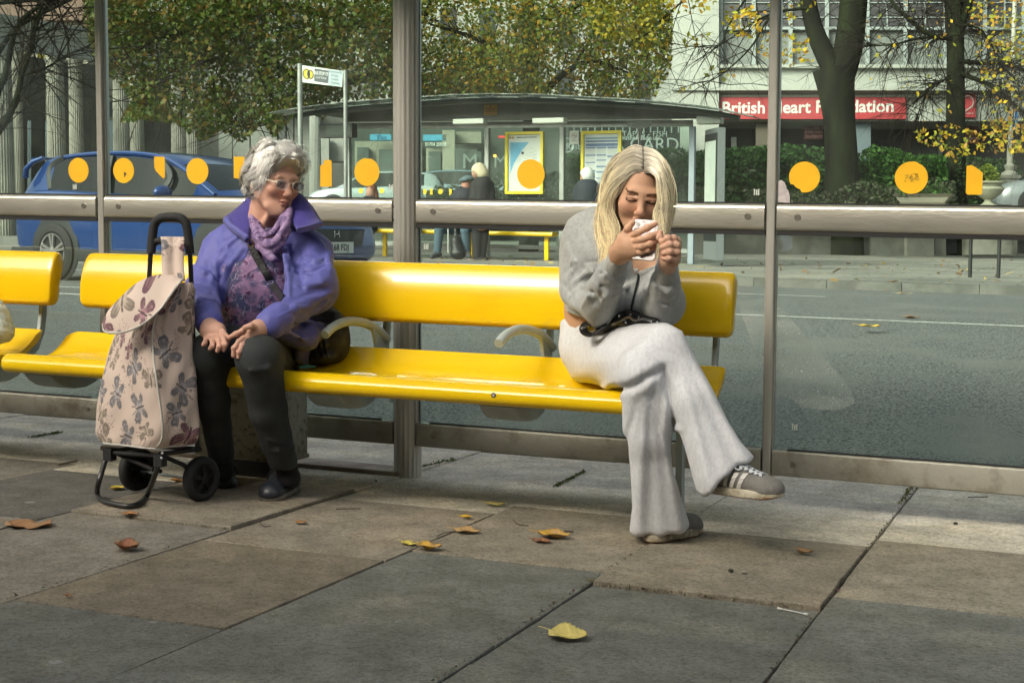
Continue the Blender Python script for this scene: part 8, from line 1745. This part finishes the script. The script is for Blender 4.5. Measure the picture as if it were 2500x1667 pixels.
figure('red haired woman in dark clothes sitting left on the far bench', tuple(gfar(880, 640)), [
    ('body', [el(W(905, 470, Yq), (.078, .09, .115), k=.02), rc(W(905, 480, Yq), W(903, 495, Yq), .05, .06), rc(W(900, 500, Yq), W(896, 555, Yq), .13, .15, .05)], (.46, .25, .18), .014),
    ('hair', [el(W(908, 463, Yq + .04), (.095, .10, .11), k=.03), rc(W(917, 470, Yq + .05), W(920, 500, Yq + .06), .05, .05, .02), sub(el(W(902, 473, Yq - .12), (.065, .11, .09)), .02)], (.16, .06, .03), .012),
    ('coat', [rc(W(902, 500, Yq), W(898, 552, Yq), .17, .18, .05), rc(W(885, 500, Yq), W(880, 545, Yq - .3), .07, .06, .03)], (.02, .022, .03), .018),
    ('trousers', [rc(W(892, 560, Yq), W(866, 562, Yq - .45), .10, .08, .02), rc(W(866, 564, Yq - .45), W(862, 622, Yq - .4), .085, .065, .02), rc(W(905, 560, Yq), W(885, 570, Yq - .5), .10, .08, .02), rc(W(885, 572, Yq - .5), W(880, 600, Yq - .8), .08, .065, .02)], (.018, .02, .045), .018),
    ('shoes', [rc(W(862, 626, Yq - .4), W(850, 632, Yq - .6), .05, .045, .02), rc(W(880, 604, Yq - .8), W(868, 612, Yq - .95), .05, .045, .02)], (.015, .015, .02), .014)])
figure('person in a pale blue shirt mostly hidden behind the thick post on the far bench', tuple(gfar(1005, 632)), [
    ('body', [el(W(1004, 440, Ym), (.08, .095, .115), k=.02), rc(W(1004, 452, Ym), W(1004, 472, Ym), .05, .06), rc(W(1004, 480, Ym), W(1004, 550, Ym), .15, .16, .05)], S_, .016),
    ('shirt', [rc(W(1006, 474, Ym), W(1004, 540, Ym), .17, .18, .05), rc(W(1024, 468, Ym), W(1026, 515, Ym - .1), .07, .06, .03)], (.38, .52, .58), .018),
    ('trousers', [rc(W(1006, 562, Ym), W(992, 565, Ym - .45), .11, .085, .02), rc(W(992, 566, Ym - .45), W(990, 618, Ym - .4), .085, .065, .02), rc(W(1016, 562, Ym), W(1012, 566, Ym - .45), .11, .085, .02), rc(W(1012, 568, Ym - .45), W(1016, 618, Ym - .4), .085, .065, .02)], (.03, .03, .035), .018),
    ('shoes', [rc(W(1018, 625, Ym - .4), W(1022, 631, Ym - .6), .05, .045, .02), rc(W(991, 625, Ym - .4), W(988, 631, Ym - .6), .05, .045, .02)], (.012, .012, .012), .014)])
Yw_ = 22.9
figure('white haired person in a dark padded jacket standing before the yellow framed timetable', tuple(gfar(1434, 637)), [
    ('body', [el(W(1430, 432, Yw_), (.085, .10, .115), k=.02), rc(W(1433, 445, Yw_), W(1434, 460, Yw_), .05, .06), rc(W(1434, 470, Yw_), W(1434, 535, Yw_), .15, .15, .05), rc(W(1428, 535, Yw_), W(1426, 620, Yw_), .08, .05), rc(W(1442, 535, Yw_), W(1444, 620, Yw_), .08, .05)], S_, .016),
    ('hair', [el(W(1434, 428, Yw_), (.125, .13, .13), k=.03), rc(W(1440, 436, Yw_), W(1446, 446, Yw_), .07, .05, .03), sub(el(W(1418, 436, Yw_ - .05), (.05, .12, .07)), .02)], (.60, .62, .60), .012),
    ('padded_jacket', [rc(W(1434, 465, Yw_), W(1432, 520, Yw_), .21, .22, .06), rc(W(1412, 462, Yw_), W(1410, 510, Yw_ - .05), .085, .075, .03), rc(W(1454, 462, Yw_), W(1458, 505, Yw_ - .05), .09, .08, .03), rc(W(1424, 452, Yw_), W(1446, 452, Yw_), .06, .06, .03)], (.02, .026, .036), .018),
    ('trousers', [rc(W(1426, 530, Yw_), W(1425, 612, Yw_), .11, .07, .02), rc(W(1443, 530, Yw_), W(1445, 612, Yw_), .11, .07, .02)], (.02, .02, .024), .018),
    ('shoes', [rc(W(1425, 620, Yw_), W(1419, 624, Yw_ - .1), .05, .045, .02), rc(W(1446, 620, Yw_), W(1440, 624, Yw_ - .1), .05, .045, .02)], (.012, .012, .012), .014)])
# driver's shoulder in the blue car
figure('driver in a green top at the wheel of the blue car', tuple(XfB(2.2, .35, .3)), [('body', [rc(np.array(XfB(2.25, .35, .80)), np.array(XfB(2.22, .35, 1.05)), .17, .14, .05), el(np.array(XfB(2.2, .35, 1.27)), (.09, .09, .11), k=.03)], (.10, .14, .11), .02)], None)
